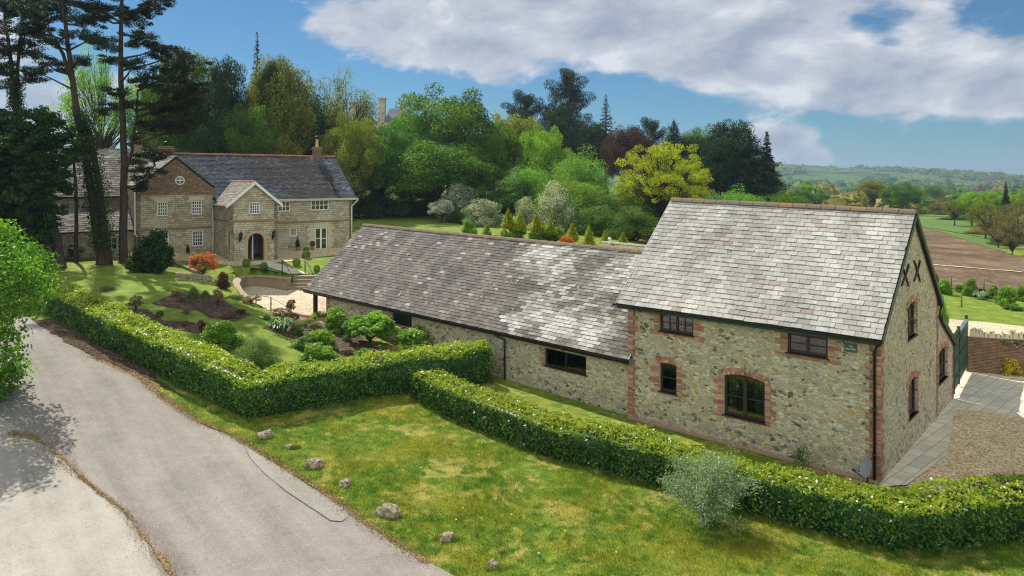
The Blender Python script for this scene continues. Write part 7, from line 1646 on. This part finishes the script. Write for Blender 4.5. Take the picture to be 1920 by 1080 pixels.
# ------------------------------------------------------------ grass blades on the near lawn
def blades(name, poly, n, hmin=.03, hmax=.07, wid=.012, excl=()):
    P = np.array(poly); lo, hi = P.min(0), P.max(0); Q = []
    while sum(len(q) for q in Q) < n:
        k = n*2; x = rng.uniform(lo[0], hi[0], k); y = rng.uniform(lo[1], hi[1], k); keep = inpoly(x, y, poly)&(np.abs(x/y) < .76)
        for e in excl: keep &= ~inpoly(x, y, e)
        keep &= rng.random(k) < np.clip((22/y)**1.0, .3, 1); Q.append(np.c_[x, y][keep])
    Q = np.concatenate(Q)[:n]; z = T(Q[:, 0], Q[:, 1]); m_ = len(Q); a = rng.uniform(0, 6.28, m_); h = rng.uniform(hmin, hmax, m_); dn = np.array([vnoise(q[0]*.6, q[1]*.6, 5) for q in Q]); h *= 1+dn*.8; le = rng.normal(0, .45, (m_, 2))*h[:, None]
    s = np.c_[np.cos(a), np.sin(a)]*wid/2; V = np.empty((m_, 3, 3)); V[:, 0, :2] = Q-s; V[:, 1, :2] = Q+s; V[:, 2, :2] = Q+le; V[:, 0, 2] = z-.01; V[:, 1, 2] = z-.01; V[:, 2, 2] = z+h
    o = mesh_np(name, V.reshape(-1, 3), np.arange(3*m_).reshape(m_, 3), M['grass_blades'], var=rng.random(m_)); o['kind'] = 'stuff'; return o
fgp = RR[0:10]+[RR[10], RR[11]]+G2([(352,738),(462,792)])+G2([(700,749),(765,745)])+HF2+[(18, 12), (1, 12)]
blades('grass', fgp, 330000, .03, .075, .014)
tf = []
for k in range(420):
    px, py = rng.uniform(430, 1900), rng.uniform(770, 1078); q = gp(px, py)
    if inpoly(np.array([q.x]), np.array([q.y]), fgp)[0]: tf.append((q.x, q.y, .07))
for a, b in zip(HF2, HF2[1:]):
    for f_ in np.linspace(0, 1, 26): tf.append((a[0]+(b[0]-a[0])*f_+rng.normal(0, .07), a[1]+(b[1]-a[1])*f_-.08+rng.normal(0, .07), .10))
he = [HF1[-1]]+G2([(700, 747)])+[(-1.0, 34.0)]
for a, b in zip(he, he[1:]):
    for f_ in np.linspace(0, 1, 40): tf.append((a[0]+(b[0]-a[0])*f_+.08+rng.normal(0, .07), a[1]+(b[1]-a[1])*f_-.1+rng.normal(0, .07), .10))
for o in [o for o in COL.objects if o.get('category') == 'stone']:
    for k in range(9): an = rng.uniform(3.0, 6.4); tf.append((o.location.x+math.cos(an)*.30, o.location.y+math.sin(an)*.2, .07))
Vt = []
for (x, y, h) in tf:
    k = 26; a = rng.uniform(0, 6.28, k); hh = h*rng.uniform(.7, 1.7, k); c = np.c_[x+rng.normal(0, .05, k), y+rng.normal(0, .05, k)]; le = np.c_[np.cos(a), np.sin(a)]*hh[:, None]*.7; s = np.c_[-np.sin(a), np.cos(a)]*.008; z = T(c[:, 0], c[:, 1]); V = np.empty((k, 3, 3)); V[:, 0, :2] = c-s; V[:, 1, :2] = c+s; V[:, 2, :2] = c+le; V[:, 0, 2] = z-.01; V[:, 1, 2] = z-.01; V[:, 2, 2] = z+hh; Vt.append(V.reshape(-1, 3))
Vt = np.concatenate(Vt); o = mesh_np('grass_tufts', Vt, np.arange(len(Vt)).reshape(-1, 3), M['grass_blades'], var=rng.uniform(.1, .7, len(Vt)//3)); o['kind'] = 'stuff'
# little flowers in the grass
dm = MB(); 
for k in range(7): a = 2*math.pi*k/7; dm.face([(0, 0, .07), (math.cos(a)*.03, math.sin(a)*.03, .075), (math.cos(a+.9)*.03, math.sin(a+.9)*.03, .075)])
dm.tube([(0, 0, 0), (0, 0, .07)], .003, 4); dob = dm.build('dandelion', M['dandelion'], None, (0, 0, 0)); first = True
for (px, py) in [(471,835),(569,834),(789,880),(893,840),(897,856),(641,938),(868,957),(855,979),(959,969),(1010,1042),(607,914),(1155,1040),(1060,1000)]:
    o = dob if first else dob.copy(); 
    if not first: COL.objects.link(o)
    first = False; o.location = gp(px, py); tag(o, 'small yellow dandelion flower in the verge grass', 'flower', 'dandelions dotted in the grass')
# ------------------------------------------------------------ haze
hz = MB(); hz.box((-5000, -300, -25), (10000, 0, 0), (0, 5000, 0), (0, 0, 140)); ho_ = hz.build('haze', [], None, (0, 0, 0)); ho_['kind'] = 'stuff'
m = bpy.data.materials.new('haze'); m.use_nodes = True; nt = NT(m.node_tree); vol = nt.n('ShaderNodeVolumePrincipled', {'Color': (.5, .66, .88, 1), 'Density': .00022, 'Anisotropy': .2}); nt.n('ShaderNodeOutputMaterial', {'Volume': vol.outputs[0]}); ho_.data.materials.append(m)
m.cycles.homogeneous_volume = True
